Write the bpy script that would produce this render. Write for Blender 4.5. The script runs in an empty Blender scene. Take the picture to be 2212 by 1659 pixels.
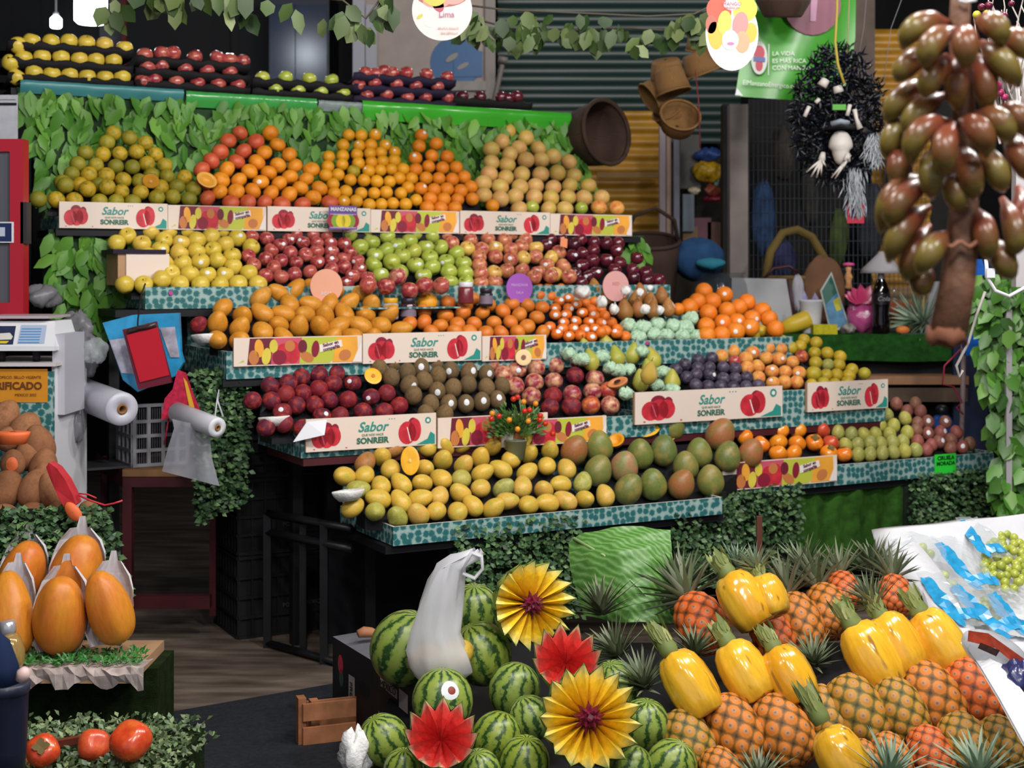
import bpy, bmesh, math, random
import numpy as np
from mathutils import Vector, Matrix, Euler, Quaternion
random.seed(7)
R = random.Random(11)
PI = math.pi
SC = bpy.context.scene
COL = SC.collection
# ---------------------------------------------------------------- camera model (2212 x 1659 frame, 50 mm lens)
F, CX, VH, H = 3072.0, 1106.0, 590.0, 1.4
TH = math.radians(28)
CT, ST = math.cos(TH), math.sin(TH)

def P(u, v, Y):
    return Vector(((u - CX) / F * Y, Y, H + (VH - v) / F * Y))
def S(a, d, z):                      # stall coordinates: a along the shelves, d into the depth
    return Vector((CT * a - ST * d, ST * a + CT * d, z))
def kof(u):
    return CT - ST * (u - CX) / F
def Yd(u, d):
    return d / kof(u)
def PD(u, v, d):
    return P(u, v, Yd(u, d))
def AD(p):                           # world -> (a, d)
    return (CT * p[0] + ST * p[1], -ST * p[0] + CT * p[1])
def a_of(u, d):
    return AD(P(u, 0, Yd(u, d)))[0]
def z_of(u, v, d):
    return PD(u, v, d).z

def lin(c):
    if isinstance(c, str):
        c = c.lstrip('#')
        c = tuple(int(c[i:i + 2], 16) / 255 for i in (0, 2, 4))
    return tuple((x / 12.92 if x <= .04045 else ((x + .055) / 1.055) ** 2.4) for x in c[:3]) + (1.0,)

# ---------------------------------------------------------------- mesh builder
class MB:
    def __init__(s):
        s.v, s.f, s.m, s.sm = [], [], [], []
        s.uvf = None
    def add(s, vs, fs, mat=0, smooth=False):
        o = len(s.v)
        s.v += [tuple(x) for x in vs]
        for i, f in enumerate(fs):
            s.f.append(tuple(o + j for j in f))
            s.m.append(mat[i] if isinstance(mat, (list, tuple)) else mat)
            s.sm.append(smooth)
        return s
    def box(s, x0, x1, y0, y1, z0, z1, mat=0, top=None, M=None):
        vs = [Vector(p) for p in ((x0, y0, z0), (x1, y0, z0), (x1, y1, z0), (x0, y1, z0), (x0, y0, z1), (x1, y0, z1), (x1, y1, z1), (x0, y1, z1))]
        if M is not None: vs = [M @ p for p in vs]
        fs = [(0, 3, 2, 1), (4, 5, 6, 7), (0, 1, 5, 4), (1, 2, 6, 5), (2, 3, 7, 6), (3, 0, 4, 7)]
        return s.add(vs, fs, [mat, mat if top is None else top, mat, mat, mat, mat])
    def lathe(s, prof, n=20, mat=0, smooth=True, M=None, fn=None, closed=True):
        vs, fs = [], []
        for (r, z) in prof:
            for i in range(n):
                a = 2 * PI * i / n
                p = Vector((r * math.cos(a), r * math.sin(a), z))
                if fn: p = fn(p, a)
                if M is not None: p = M @ p
                vs.append(p)
        for j in range(len(prof) - 1):
            for i in range(n):
                k = (i + 1) % n
                fs.append((j * n + i, j * n + k, (j + 1) * n + k, (j + 1) * n + i))
        if closed:
            fs.append(tuple(range(n - 1, -1, -1)))
            fs.append(tuple((len(prof) - 1) * n + i for i in range(n)))
        return s.add(vs, fs, mat, smooth)
    def tube(s, pts, rad, n=8, mat=0, caps=True, flat=1.0):
        pts = [Vector(p) for p in pts]
        vs, fs = [], []
        up = Vector((0, 0, 1))
        prev = None
        for i, p in enumerate(pts):
            t = (pts[min(i + 1, len(pts) - 1)] - pts[max(i - 1, 0)])
            if t.length < 1e-9: t = Vector((0, 0, 1))
            t.normalize()
            if prev is None:
                x = t.cross(up)
                if x.length < .05: x = t.cross(Vector((1, 0, 0)))
            else:
                x = prev - t * prev.dot(t)
            x.normalize(); prev = x
            y = t.cross(x)
            r = rad[i] if isinstance(rad, (list, tuple)) else rad
            for k in range(n):
                a = 2 * PI * k / n
                vs.append(p + x * (r * math.cos(a)) + y * (r * flat * math.sin(a)))
        for j in range(len(pts) - 1):
            for i in range(n):
                k = (i + 1) % n
                fs.append((j * n + i, j * n + k, (j + 1) * n + k, (j + 1) * n + i))
        if caps:
            fs.append(tuple(range(n - 1, -1, -1)))
            fs.append(tuple((len(pts) - 1) * n + i for i in range(n)))
        return s.add(vs, fs, mat, True)
    def poly(s, pts, mat=0):
        return s.add(pts, [tuple(range(len(pts)))], mat)
    # flat print on a panel facing -y: x right, z up, layer steps toward the viewer
    def ell(s, x, z, rx, rz, mat, layer=1, rot=0, n=18, y=0):
        c, q = math.cos(rot), math.sin(rot)
        pts = []
        for i in range(n):
            a = 2 * PI * i / n
            px, pz = rx * math.cos(a), rz * math.sin(a)
            pts.append((x + c * px - q * pz, y - .0004 * layer, z + q * px + c * pz))
        return s.poly(pts, mat)
    def flat(s, pts, mat, layer=1, y=0):
        return s.poly([(p[0], y - .0004 * layer, p[1]) for p in pts], mat)
    def leaf(s, p, ax, nr, L, W, mat=0, droop=.25, big=True):
        ax = ax.normalized(); sd = ax.cross(nr)
        if sd.length < 1e-4: sd = ax.cross(Vector((.3, .5, .8)))
        sd.normalize(); nr = sd.cross(ax)
        q = lambda t, w, h: p + ax * (L * t) + sd * (W * w) + nr * (L * h)
        if big:
            vs = [q(0, 0, 0), q(.3, -.42, .03), q(.3, 0, -.03), q(.3, .42, .03), q(.68, -.4, -droop * .35), q(.68, 0, -droop * .35 - .05), q(.68, .4, -droop * .35), q(1, 0, -droop)]
            fs = [(0, 2, 1), (0, 3, 2), (1, 2, 5, 4), (2, 3, 6, 5), (4, 5, 7), (5, 6, 7)]
        else:
            vs = [q(0, 0, 0), q(.5, -.5, .04), q(.5, 0, -.04), q(.5, .5, .04), q(1, 0, -droop)]
            fs = [(0, 2, 1), (0, 3, 2), (1, 2, 4), (2, 3, 4)]
        return s.add(vs, fs, mat, True)
    def mesh(s, name, mats):
        me = bpy.data.meshes.new(name)
        me.from_pydata(s.v, [], s.f)
        for m in mats: me.materials.append(m)
        me.polygons.foreach_set('material_index', s.m)
        me.polygons.foreach_set('use_smooth', s.sm)
        uv = me.uv_layers.new(name='UVMap')
        if s.uvf is not None:
            for l in me.loops: uv.data[l.index].uv = s.uvf[l.vertex_index]
        else:
            for p in me.polygons:
                n = p.normal; ax = max(range(3), key=lambda i: abs(n[i]))
                for li in p.loop_indices:
                    c = me.vertices[me.loops[li].vertex_index].co
                    uv.data[li].uv = ((c.x, c.y), (c.x, c.z), (c.y, c.z))[2 - ax] if ax != 1 else (c.x, c.z)
                    if ax == 0: uv.data[li].uv = (c.y, c.z)
                    if ax == 2: uv.data[li].uv = (c.x, c.y)
        me.update()
        return me

def mk(name, mb, mats, parent=None, M=None):
    mats = mats if isinstance(mats, (list, tuple)) else [mats]
    o = bpy.data.objects.new(name, mb.mesh(name, mats) if isinstance(mb, MB) else mb)
    COL.objects.link(o)
    if parent is not None: o.parent = parent
    if M is not None: o.matrix_local = M
    return o
def tag(o, label=None, cat=None, group=None, kind=None):
    if label: o['label'] = label
    if cat: o['category'] = cat
    if group: o['group'] = group
    if kind: o['kind'] = kind
    return o
def thing(name, label, cat, loc=(0, 0, 0), rz=0, group=None, rot=None):
    o = bpy.data.objects.new(name, None); COL.objects.link(o)
    o.empty_display_size = .05
    o.location = loc
    o.rotation_euler = rot if rot is not None else (0, 0, rz)
    return tag(o, label, cat, group)
def one(name, mb, mats, label, cat, loc=(0, 0, 0), rz=0, group=None, rot=None):
    o = mk(name, mb, mats)
    o.location = loc
    o.rotation_euler = rot if rot is not None else (0, 0, rz)
    return tag(o, label, cat, group)
def struct(name, mb, mats, loc=(0, 0, 0), rz=0):
    o = mk(name, mb, mats); o.location = loc; o.rotation_euler = (0, 0, rz)
    o['kind'] = 'structure'
    return o
def dup(o, parent=None):
    c = o.copy(); COL.objects.link(c)
    c.parent = parent
    for ch in o.children: dup(ch, c)
    return c
def text(name, body, size, mat, parent, loc, rot=(PI / 2, 0, 0), align='CENTER', ex=.0003, shear=0, off=0.0, sx=1.0):
    cu = bpy.data.curves.new(name, 'FONT')
    cu.body = body; cu.size = size; cu.align_x = align; cu.align_y = 'CENTER'
    cu.extrude = ex; cu.shear = shear; cu.offset = off; cu.resolution_u = 3
    cu.materials.append(mat)
    tmp = bpy.data.objects.new('tmp', cu)
    me = bpy.data.meshes.new_from_object(tmp); me.name = name
    if not me.materials: me.materials.append(mat)
    bpy.data.objects.remove(tmp); bpy.data.curves.remove(cu)
    o = bpy.data.objects.new(name, me); COL.objects.link(o)
    o.parent = parent; o.location = loc; o.rotation_euler = rot; o.scale = (sx, 1, 1)
    return o
def axis_rot(z, roll=0.0):           # matrix that turns local +z to the given direction
    q = Vector((0, 0, 1)).rotation_difference(Vector(z).normalized())
    return (q.to_matrix() @ Matrix.Rotation(roll, 3, 'Z')).to_4x4()

# ---------------------------------------------------------------- materials
MATS = {}
def N(t, kind, **kw):
    n = t.nodes.new(kind)
    for k, v in kw.items():
        if k in n.inputs: n.inputs[k].default_value = v
        else: setattr(n, k, v)
    return n
def base(name, rough=.5, spec=.5):
    m = bpy.data.materials.new(name); m.use_nodes = True
    t = m.node_tree; b = t.nodes['Principled BSDF']
    b.inputs['Roughness'].default_value = rough
    b.inputs['Specular IOR Level'].default_value = spec
    return m, t, b
def ramp(t, stops, interp='LINEAR'):
    n = t.nodes.new('ShaderNodeValToRGB'); cr = n.color_ramp
    cr.interpolation = interp
    while len(cr.elements) < len(stops): cr.elements.new(.5)
    for e, (p, c) in zip(cr.elements, stops):
        e.position = p; e.color = lin(c) if isinstance(c, (str, tuple)) and not (isinstance(c, tuple) and len(c) == 4) else c
    return n
def mixc(t, f, a, b, mode='MIX'):
    n = t.nodes.new('ShaderNodeMix'); n.data_type = 'RGBA'; n.blend_type = mode
    for i, x in ((0, f), (6, a), (7, b)):
        if hasattr(x, 'is_linked') or hasattr(x, 'links'): t.links.new(x, n.inputs[i])
        else: n.inputs[i].default_value = x
    return n.outputs[2]
def coord(t, scale=1.0, which='Object'):
    tc = t.nodes.new('ShaderNodeTexCoord')
    mp = t.nodes.new('ShaderNodeMapping')
    mp.inputs['Scale'].default_value = (scale,) * 3 if not isinstance(scale, tuple) else scale
    t.links.new(tc.outputs[which], mp.inputs['Vector'])
    return mp
def plain(name, col, rough=.5, spec=.4, metal=0, noise=0, nscale=8, bump=0, bscale=60, alpha=1, emit=0):
    if name in MATS: return MATS[name]
    m, t, b = base(name, rough, spec)
    b.inputs['Metallic'].default_value = metal
    c = lin(col)
    b.inputs['Base Color'].default_value = c
    if noise:
        mp = coord(t)
        nz = N(t, 'ShaderNodeTexNoise', Scale=nscale, Detail=5.0)
        t.links.new(mp.outputs[0], nz.inputs['Vector'])
        lo = tuple(x * (1 - noise) for x in c[:3]) + (1,); hi = tuple(min(1, x * (1 + noise)) for x in c[:3]) + (1,)
        r = ramp(t, [(.3, lo), (.7, hi)])
        t.links.new(nz.outputs['Fac'], r.inputs[0]); t.links.new(r.outputs[0], b.inputs['Base Color'])
    if bump:
        mp = coord(t)
        nz = N(t, 'ShaderNodeTexNoise', Scale=bscale, Detail=3.0)
        t.links.new(mp.outputs[0], nz.inputs['Vector'])
        bp = N(t, 'ShaderNodeBump', Strength=bump, Distance=.01)
        t.links.new(nz.outputs['Fac'], bp.inputs['Height']); t.links.new(bp.outputs[0], b.inputs['Normal'])
    if alpha < 1: b.inputs['Alpha'].default_value = alpha
    if emit:
        b.inputs['Emission Color'].default_value = c; b.inputs['Emission Strength'].default_value = emit
    MATS[name] = m
    return m
def fruit(name, cols, blush=None, amt=.5, nscale=18, rough=.38, spec=.5, speck=None, sscale=260, bump=.0, streak=False, coat=0):
    """skin that varies from fruit to fruit (cols), with a second colour in patches (blush) and small specks"""
    if name in MATS: return MATS[name]
    m, t, b = base(name, rough, spec)
    oi = t.nodes.new('ShaderNodeObjectInfo')
    k = len(cols)
    r1 = ramp(t, [((i + .0) / max(1, k - 1), c) for i, c in enumerate(cols)])
    t.links.new(oi.outputs['Random'], r1.inputs[0])
    out = r1.outputs[0]
    mp = coord(t, (1, 1, .25) if streak else 1.0)
    add = N(t, 'ShaderNodeVectorMath', operation='ADD')
    sc = N(t, 'ShaderNodeVectorMath', operation='SCALE', Scale=30.0)
    t.links.new(oi.outputs['Random'], sc.inputs[0]); t.links.new(mp.outputs[0], add.inputs[0]); t.links.new(sc.outputs[0], add.inputs[1])
    if blush:
        nz = N(t, 'ShaderNodeTexNoise', Scale=float(nscale) * .15, Detail=2.5, Roughness=.55)
        t.links.new(add.outputs[0], nz.inputs['Vector'])
        rr = ramp(t, [(max(0, .62 - amt * .35), (0, 0, 0, 1)), (min(1, .78 - amt * .2), (1, 1, 1, 1))])
        t.links.new(nz.outputs['Fac'], rr.inputs[0])
        mul = N(t, 'ShaderNodeMath', operation='MULTIPLY'); mul.inputs[1].default_value = .92
        t.links.new(rr.outputs[0], mul.inputs[0])
        out = mixc(t, mul.outputs[0], out, lin(blush))
    nz2 = N(t, 'ShaderNodeTexNoise', Scale=7.0, Detail=5.0)
    t.links.new(add.outputs[0], nz2.inputs['Vector'])
    r2 = ramp(t, [(.25, (.84, .84, .84, 1)), (.75, (1.08, 1.08, 1.08, 1))])
    t.links.new(nz2.outputs['Fac'], r2.inputs[0])
    out = mixc(t, 1.0, out, r2.outputs[0], 'MULTIPLY')
    if speck:
        nz3 = N(t, 'ShaderNodeTexNoise', Scale=float(sscale) * .14, Detail=1.0)
        t.links.new(add.outputs[0], nz3.inputs['Vector'])
        r3 = ramp(t, [(.66, (0, 0, 0, 1)), (.74, (1, 1, 1, 1))])
        t.links.new(nz3.outputs['Fac'], r3.inputs[0])
        out = mixc(t, r3.outputs[0], out, lin(speck))
    t.links.new(out, b.inputs['Base Color'])
    if bump:
        nb = N(t, 'ShaderNodeTexNoise', Scale=46.0, Detail=1.0)
        t.links.new(add.outputs[0], nb.inputs['Vector'])
        bp = N(t, 'ShaderNodeBump', Strength=bump, Distance=.004)
        t.links.new(nb.outputs['Fac'], bp.inputs['Height']); t.links.new(bp.outputs[0], b.inputs['Normal'])
    if coat:
        b.inputs['Coat Weight'].default_value = coat; b.inputs['Coat Roughness'].default_value = .12
    MATS[name] = m
    return m
def leafmat(name, cols, rough=.42, spec=.5):
    if name in MATS: return MATS[name]
    m, t, b = base(name, rough, spec)
    g = t.nodes.new('ShaderNodeNewGeometry')
    k = len(cols)
    r = ramp(t, [(i / max(1, k - 1), c) for i, c in enumerate(cols)])
    t.links.new(g.outputs['Random Per Island'], r.inputs[0]); t.links.new(r.outputs[0], b.inputs['Base Color'])
    MATS[name] = m
    return m
def film(name, col, clear=.5, rough=.2):
    """thin plastic film: partly see-through, partly diffuse, glossy"""
    if name in MATS: return MATS[name]
    m, t, b = base(name, rough, .6)
    b.inputs['Base Color'].default_value = lin(col)
    tr = t.nodes.new('ShaderNodeBsdfTransparent'); tl = t.nodes.new('ShaderNodeBsdfTranslucent')
    tl.inputs['Color'].default_value = lin(col)
    m1 = t.nodes.new('ShaderNodeMixShader'); m1.inputs[0].default_value = .35
    t.links.new(b.outputs[0], m1.inputs[1]); t.links.new(tl.outputs[0], m1.inputs[2])
    m2 = t.nodes.new('ShaderNodeMixShader'); m2.inputs[0].default_value = clear
    t.links.new(m1.outputs[0], m2.inputs[1]); t.links.new(tr.outputs[0], m2.inputs[2])
    t.links.new(m2.outputs[0], t.nodes['Material Output'].inputs[0])
    MATS[name] = m
    return m

def m_pattern():
    """printed carton: teal round motifs on a pale grey-green ground"""
    m, t, b = base('teal_print', .5, .35)
    mp = coord(t, 1.0, 'UV')
    vo = N(t, 'ShaderNodeTexVoronoi', Scale=37.0, Randomness=.6); vo.voronoi_dimensions = '2D'
    t.links.new(mp.outputs[0], vo.inputs['Vector'])
    nz = N(t, 'ShaderNodeTexNoise', Scale=160.0, Detail=2.0)
    t.links.new(mp.outputs[0], nz.inputs['Vector'])
    ad = N(t, 'ShaderNodeMath', operation='MULTIPLY_ADD'); ad.inputs[1].default_value = .42; ad.inputs[2].default_value = -.2
    t.links.new(nz.outputs['Fac'], ad.inputs[0])
    sm = N(t, 'ShaderNodeMath', operation='ADD')
    t.links.new(vo.outputs['Distance'], sm.inputs[0]); t.links.new(ad.outputs[0], sm.inputs[1])
    r = ramp(t, [(.30, '#2b6668'), (.40, '#397677'), (.50, '#8ea9a5'), (.75, '#a0b6b2')])
    t.links.new(sm.outputs[0], r.inputs[0]); t.links.new(r.outputs[0], b.inputs['Base Color'])
    return m
M_PAT = m_pattern()
M_CREAM = plain('carton_cream', '#e4d2c4', .6)
M_EDGE = plain('carton_edge', '#d9cfc6', .6)
M_KRAFT = plain('kraft_card', '#b08a68', .75, noise=.15)
M_BLACK = plain('black_board', '#15141a', .6, .3)
M_IRON = plain('black_iron', '#17181b', .45, .4, noise=.3)
M_DRED = plain('dark_red_paint', '#4a1a20', .5, .4, noise=.2)
M_WHITE = plain('white_plastic', '#dcdce2', .4, .5)
M_STICK = plain('sticker_white', '#e6e6ea', .35)
M_STEM = plain('brown_stem', '#4c3a22', .7)
M_FOAM = plain('white_foam', '#e8e6e4', .6, bump=.3, bscale=120)
# ---------------------------------------------------------------- fruit shapes (unit radius), local -y faces the shopper
def sh_ball(e=1.0, dim=.0):
    def f(th, ph):
        r = math.sin(th); z = math.cos(th) * e
        z -= dim * math.exp(-(r / .22) ** 2) * (1 if z > 0 else -1)
        return Vector((r * math.cos(ph), r * math.sin(ph), z))
    return f
def sh_apple(h=.92, taper=.1):
    def f(th, ph):
        z = math.cos(th); r = math.sin(th) * (1 + taper * z)
        zz = z * h
        if z > 0: zz -= .34 * math.exp(-(r / .28) ** 2)
        else: zz += .2 * math.exp(-(r / .22) ** 2); r *= 1 + .03 * math.cos(5 * ph) * (-z)
        return Vector((r * math.cos(ph), r * math.sin(ph), zz))
    return f
def sh_pear(th, ph):
    z = math.cos(th); r = math.sin(th)
    zz = z * 1.25 + (.25 if z > 0 else 0) * z
    r *= (1 - .42 * max(0, (z + .1)) ** 1.1) * (1.0 + .02 * math.cos(3 * ph))
    return Vector((r * math.cos(ph), r * math.sin(ph), zz))
def sh_mango(L=1.32, flat=.9, beak=.18):
    def f(th, ph):
        z = math.cos(th); r = math.sin(th) * (1 - .14 * z)
        x = r * math.cos(ph); y = r * math.sin(ph) * flat
        x += beak * z * z * (1 if z > 0 else .3)
        return Vector((x, y, z * L))
    return f
def sh_egg(L=1.2, tip=.08):
    def f(th, ph):
        z = math.cos(th); r = math.sin(th) * (1 - tip * z)
        return Vector((r * math.cos(ph), r * math.sin(ph), z * L))
    return f
def sh_peach(th, ph):
    z = math.cos(th); r = math.sin(th)
    c = math.exp(-((ph - 1.5 * PI) / .28) ** 2) * .06 * r
    zz = z * .96 - (.16 * math.exp(-(r / .25) ** 2) if z > 0 else -.03)
    r -= c
    return Vector((r * math.cos(ph), r * math.sin(ph), zz))
def sh_persimmon(th, ph):
    z = math.cos(th); r = math.sin(th) ** .85
    r *= 1 + .045 * math.cos(4 * ph)
    zz = z * .84 - (.16 * math.exp(-(r / .4) ** 2) if z > 0 else 0)
    return Vector((r * math.cos(ph), r * math.sin(ph), zz))
def sh_papaya(th, ph):
    z = math.cos(th); r = math.sin(th) ** .8 * (1 - .16 * z)
    r *= 1 + .03 * math.cos(5 * ph)
    return Vector((r * math.cos(ph), r * math.sin(ph), z * 1.72))
def blob(f, nt=13, np_=20, mb=None, mat=0, M=None):
    mb = mb or MB()
    vs = [f(1e-4, 0)]
    for i in range(1, nt):
        for j in range(np_): vs.append(f(PI * i / nt, 2 * PI * j / np_))
    vs.append(f(PI - 1e-4, 0))
    fs = [(0, 1 + j, 1 + (j + 1) % np_) for j in range(np_)]
    for i in range(nt - 2):
        for j in range(np_):
            a = 1 + i * np_ + j; b = 1 + i * np_ + (j + 1) % np_
            fs.append((a, a + np_, b + np_, b))
    e = len(vs) - 1; o = 1 + (nt - 2) * np_
    fs += [(e, o + (j + 1) % np_, o + j) for j in range(np_)]
    if M is not None: vs = [M @ v for v in vs]
    return mb.add(vs, fs, mat, True)
def cap(f, th0, ph0, d, lift=1.02, n=12):
    """a round patch lying on the skin"""
    mb = MB(); vs = [f(th0, ph0) * lift]
    for k in (.55, 1.0):
        for i in range(n):
            a = 2 * PI * i / n
            vs.append(f(th0 + k * d * math.cos(a), ph0 + k * d * math.sin(a) / max(.3, math.sin(th0))) * (lift - .012 * (k > .9)))
    fs = [(0, 1 + i, 1 + (i + 1) % n) for i in range(n)]
    fs += [(1 + i, 1 + n + i, 1 + n + (i + 1) % n, 1 + (i + 1) % n) for i in range(n)]
    return mb.add(vs, fs, 0, True)

KIND = {}
def kind(key, name, cat, f, mat, stem=None, nt=13, np_=20, sd=.3, calyx=False):
    me = blob(f, nt, np_).mesh(name, [mat])
    st = cap(f, 1.25, -PI / 2 + .1, sd).mesh('sticker', [M_STICK])
    sm = None
    if stem:
        top = f(1e-4, 0)
        mb = MB().tube([top + Vector((0, 0, -.05)), top + Vector((.03, 0, stem * .6)), top + Vector((.09, 0, stem))], [.05, .04, .055], 6)
        sm = ('stem', mb.mesh('stem', [M_STEM]))
    if calyx:
        top = f(1e-4, 0); mb = MB()
        for i in range(4):
            a = PI / 2 * i + .4
            mb.leaf(top + Vector((0, 0, .03)), Vector((math.cos(a), math.sin(a), .35)), Vector((0, 0, 1)), .55, .5, 0, .1)
        sm = ('calyx', mb.mesh('calyx', [plain('dry_calyx', '#6b5a32', .8)]))
    KIND[key] = dict(name=name, cat=cat, me=me, st=st, sm=sm)
PROTO = {}
def put(key, pos, r, rot, label, group=None, mat=None, sticker=False, name=None, cat=None, scale=None, stem=True):
    """one more fruit: copy of the first of its kind, with copies of its parts"""
    k = KIND[key]
    o = bpy.data.objects.new(name or k['name'], k['me']) if key not in PROTO else PROTO[key].copy()
    PROTO.setdefault(key, o)
    if o is not PROTO[key]: o.name = name or k['name']
    COL.objects.link(o)
    o.location = pos; o.rotation_euler = rot
    o.scale = scale if scale is not None else (r, r, r)
    for q in ('label', 'category', 'group', 'kind'):
        if q in o: del o[q]
    tag(o, label, cat or k['cat'], group)
    sl = o.material_slots[0]
    if mat is not None:
        sl.link = 'OBJECT'; sl.material = mat
    else:
        sl.link = 'DATA'
    if k['sm'] and stem:
        c = bpy.data.objects.new(k['sm'][0], k['sm'][1]); COL.objects.link(c); c.parent = o
    if sticker:
        c = bpy.data.objects.new('sticker', k['st']); COL.objects.link(c); c.parent = o
    return o

FM = fruit
m_green_orange = FM('skin_green_orange', ['#8c8426', '#a9992a', '#c7a42a', '#d0a626'], '#7c8226', .4, 14, .42, .45, bump=.25)
m_mandarin = FM('skin_mandarin', ['#e98a1d', '#f09a24', '#ee9320'], '#e2771a', .3, 14, .4, .45, bump=.25)
m_redmand = FM('skin_red_mandarin', ['#cf5a35', '#d9623c', '#d2573a'], '#e0713f', .3, 16, .38, .5, bump=.2)
m_smallor = FM('skin_small_orange', ['#eda01e', '#f2a823', '#ee9a1c'], '#d9a31f', .3, 14, .38, .45, bump=.2)
m_orange = FM('skin_orange', ['#ee8a1c', '#e9801c', '#f0951f'], '#f09c26', .3, 14, .4, .45, bump=.25)
m_navel = FM('skin_navel', ['#f5861f', '#f67f1d', '#f38b22'], '#f9912a', .3, 12, .36, .5, bump=.25)
m_grape = FM('skin_grapefruit', ['#cdb04a', '#d9b860', '#dfb069', '#c9ad45'], '#e0a166', .5, 9, .4, .45, bump=.2)
m_yapple = FM('skin_yellow_apple', ['#ddbd43', '#e5c650', '#d8bb40', '#e6c052'], '#cbb53a', .35, 10, .33, .5, speck='#b89a34')
m_rapple = FM('skin_red_apple', ['#a5333c', '#b0434a', '#8c2436', '#a8343c', '#bb5a4e'], '#c9735a', .5, 13, .25, .55, speck='#c98a72', coat=.3)
m_gapple = FM('skin_green_apple', ['#a9b942', '#b4c14c', '#9db03a', '#bcbf48'], '#c3c660', .4, 12, .28, .55, speck='#d5d98c', coat=.3)
m_bapple = FM('skin_bicolour_apple', ['#b83e48', '#a82f46', '#c05348', '#b4404c'], '#dd9a62', .75, 11, .28, .55, speck='#e0b080', coat=.25)
m_byel = FM('skin_gold_apple', ['#e6c15c', '#e3b65a'], '#d7875a', .35, 10, .28, .55, coat=.25)
m_dapple = FM('skin_dark_apple', ['#521726', '#6a1c2e', '#451423', '#7a2034'], '#38101d', .4, 12, .22, .6, speck='#8d5560', coat=.4)
m_omango = FM('skin_orange_mango', ['#dc922c', '#e29a34', '#d88d2a', '#e3a040'], '#c98a2e', .45, 12, .42, .4, speck='#9d6422', sscale=130)
m_tang = FM('skin_tangerine', ['#e6792c', '#e9842a', '#df8229', '#e87530'], '#d18a2c', .35, 12, .36, .5, bump=.2)
m_clem = FM('skin_clementine', ['#ee7a24', '#ea7420', '#f08028'], '#f28c34', .3, 18, .36, .5, bump=.2)
m_bpear = FM('skin_brown_pear', ['#b5763f', '#a9683a', '#bd8248', '#9c6a34'], '#93703a', .4, 14, .5, .35, speck='#7d5428', sscale=180)
m_peach = FM('skin_dark_peach', ['#86202e', '#6d1e32', '#5c2036', '#8e2a30'], '#b8402c', .42, 12, .6, .3)
m_kiwi = FM('skin_kiwi', ['#7b6340', '#846a48', '#746044', '#87694a'], '#6a5436', .4, 18, .75, .2, bump=.35)
m_nect = FM('skin_nectarine', ['#a53247', '#98283f', '#8c2c46', '#b23d4c'], '#e6b083', .62, 10, .32, .5)
m_gpear = FM('skin_green_pear', ['#b3b348', '#bdb94e', '#a9ad44'], '#c3a84c', .35, 9, .4, .45, speck='#8d8a3a', sscale=180)
m_plum = FM('skin_black_plum', ['#463c4e', '#3c3446', '#524658', '#352f40'], '#6a5f70', .45, 16, .42, .4)
m_apri = FM('skin_apricot_peach', ['#e7a54a', '#e9ad55', '#e2a04a'], '#dd6f42', .6, 11, .5, .35)
m_ymand = FM('skin_yellow_mandarin', ['#d2ab2c', '#dcb32c', '#b5a42c', '#d9ac28'], '#a6a02e', .4, 14, .38, .5, bump=.2)
m_nect2 = FM('skin_red_nectarine', ['#b83c40', '#a92c40', '#c2513f', '#7f2036'], '#e58a45', .55, 10, .32, .5)
m_persi = FM('skin_persimmon', ['#ee7e1e', '#f08a22', '#f3921f', '#ea6f22'], '#f5a02c', .35, 10, .24, .55, coat=.35)
m_persr = FM('skin_red_persimmon', ['#d8532c', '#c94c30'], '#e0683a', .3, 10, .3, .5, coat=.2)
m_gplum = FM('skin_green_plum', ['#a6a44a', '#b3ac4c', '#9ba05a', '#bfb050'], '#c7bd66', .4, 14, .45, .4)
m_passi = FM('skin_brown_fruit', ['#9a6450', '#8f5a4c', '#a2584f', '#8b6a50'], '#7d4a48', .45, 16, .5, .35)
m_atau = FM('skin_yellow_mango', ['#dfb145', '#e3b84c', '#d7b044', '#e2b25a'], '#bfb044', .42, 9, .4, .42, speck='#a8842c', sscale=120)
m_kent = FM('skin_green_mango', ['#6d7a3a', '#7d8440', '#72773e', '#66743c'], '#9c8a4a', .5, 8, .4, .4, speck='#a3a45e', sscale=200)
m_kentr = FM('skin_blush_mango', ['#a0683c', '#ad6a42'], '#7f7c40', .45, 7, .4, .4, speck='#c69a66', sscale=200)
m_kentp = FM('skin_pink_mango', ['#8a8a52', '#8f8c56'], '#c47e64', .6, 7, .4, .4)
m_mamey = FM('skin_mamey', ['#a4704e', '#9a6848', '#ac7854'], '#8b5c40', .4, 12, .8, .2, bump=.4)
m_papaya = FM('skin_papaya', ['#e0912e', '#dd8a2c', '#e39a34'], '#d5702c', .5, 5, .4, .45, streak=True)
m_tomato = FM('skin_tomato_persimmon', ['#d8441f', '#cf3c20', '#d24a26'], '#e06a2e', .35, 8, .25, .55, coat=.3)

kind('gorange', 'green_orange', 'orange', sh_ball(.95, .06), m_green_orange)
kind('mandarin', 'mandarin', 'mandarin', sh_ball(.86, .12), m_mandarin)
kind('smallorange', 'small_orange', 'orange', sh_ball(1.0, .05), m_smallor, sd=.2)
kind('orange', 'orange', 'orange', sh_ball(.97, .05), m_orange, sd=.26)
kind('navel', 'navel_orange', 'orange', sh_ball(.98, .05), m_navel, sd=.24)
kind('grapefruit', 'grapefruit', 'grapefruit', sh_ball(.92, .05), m_grape)
kind('yapple', 'yellow_apple', 'apple', sh_apple(1.0, .12), m_yapple, stem=.3, sd=.24)
kind('rapple', 'red_apple', 'apple', sh_apple(.95, .1), m_rapple, stem=.3, sd=.26)
kind('gapple', 'green_apple', 'apple', sh_apple(.9, .08), m_gapple, stem=.3, sd=.24)
kind('omango', 'orange_mango', 'mango', sh_mango(1.3, .9, .2), m_omango)
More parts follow.
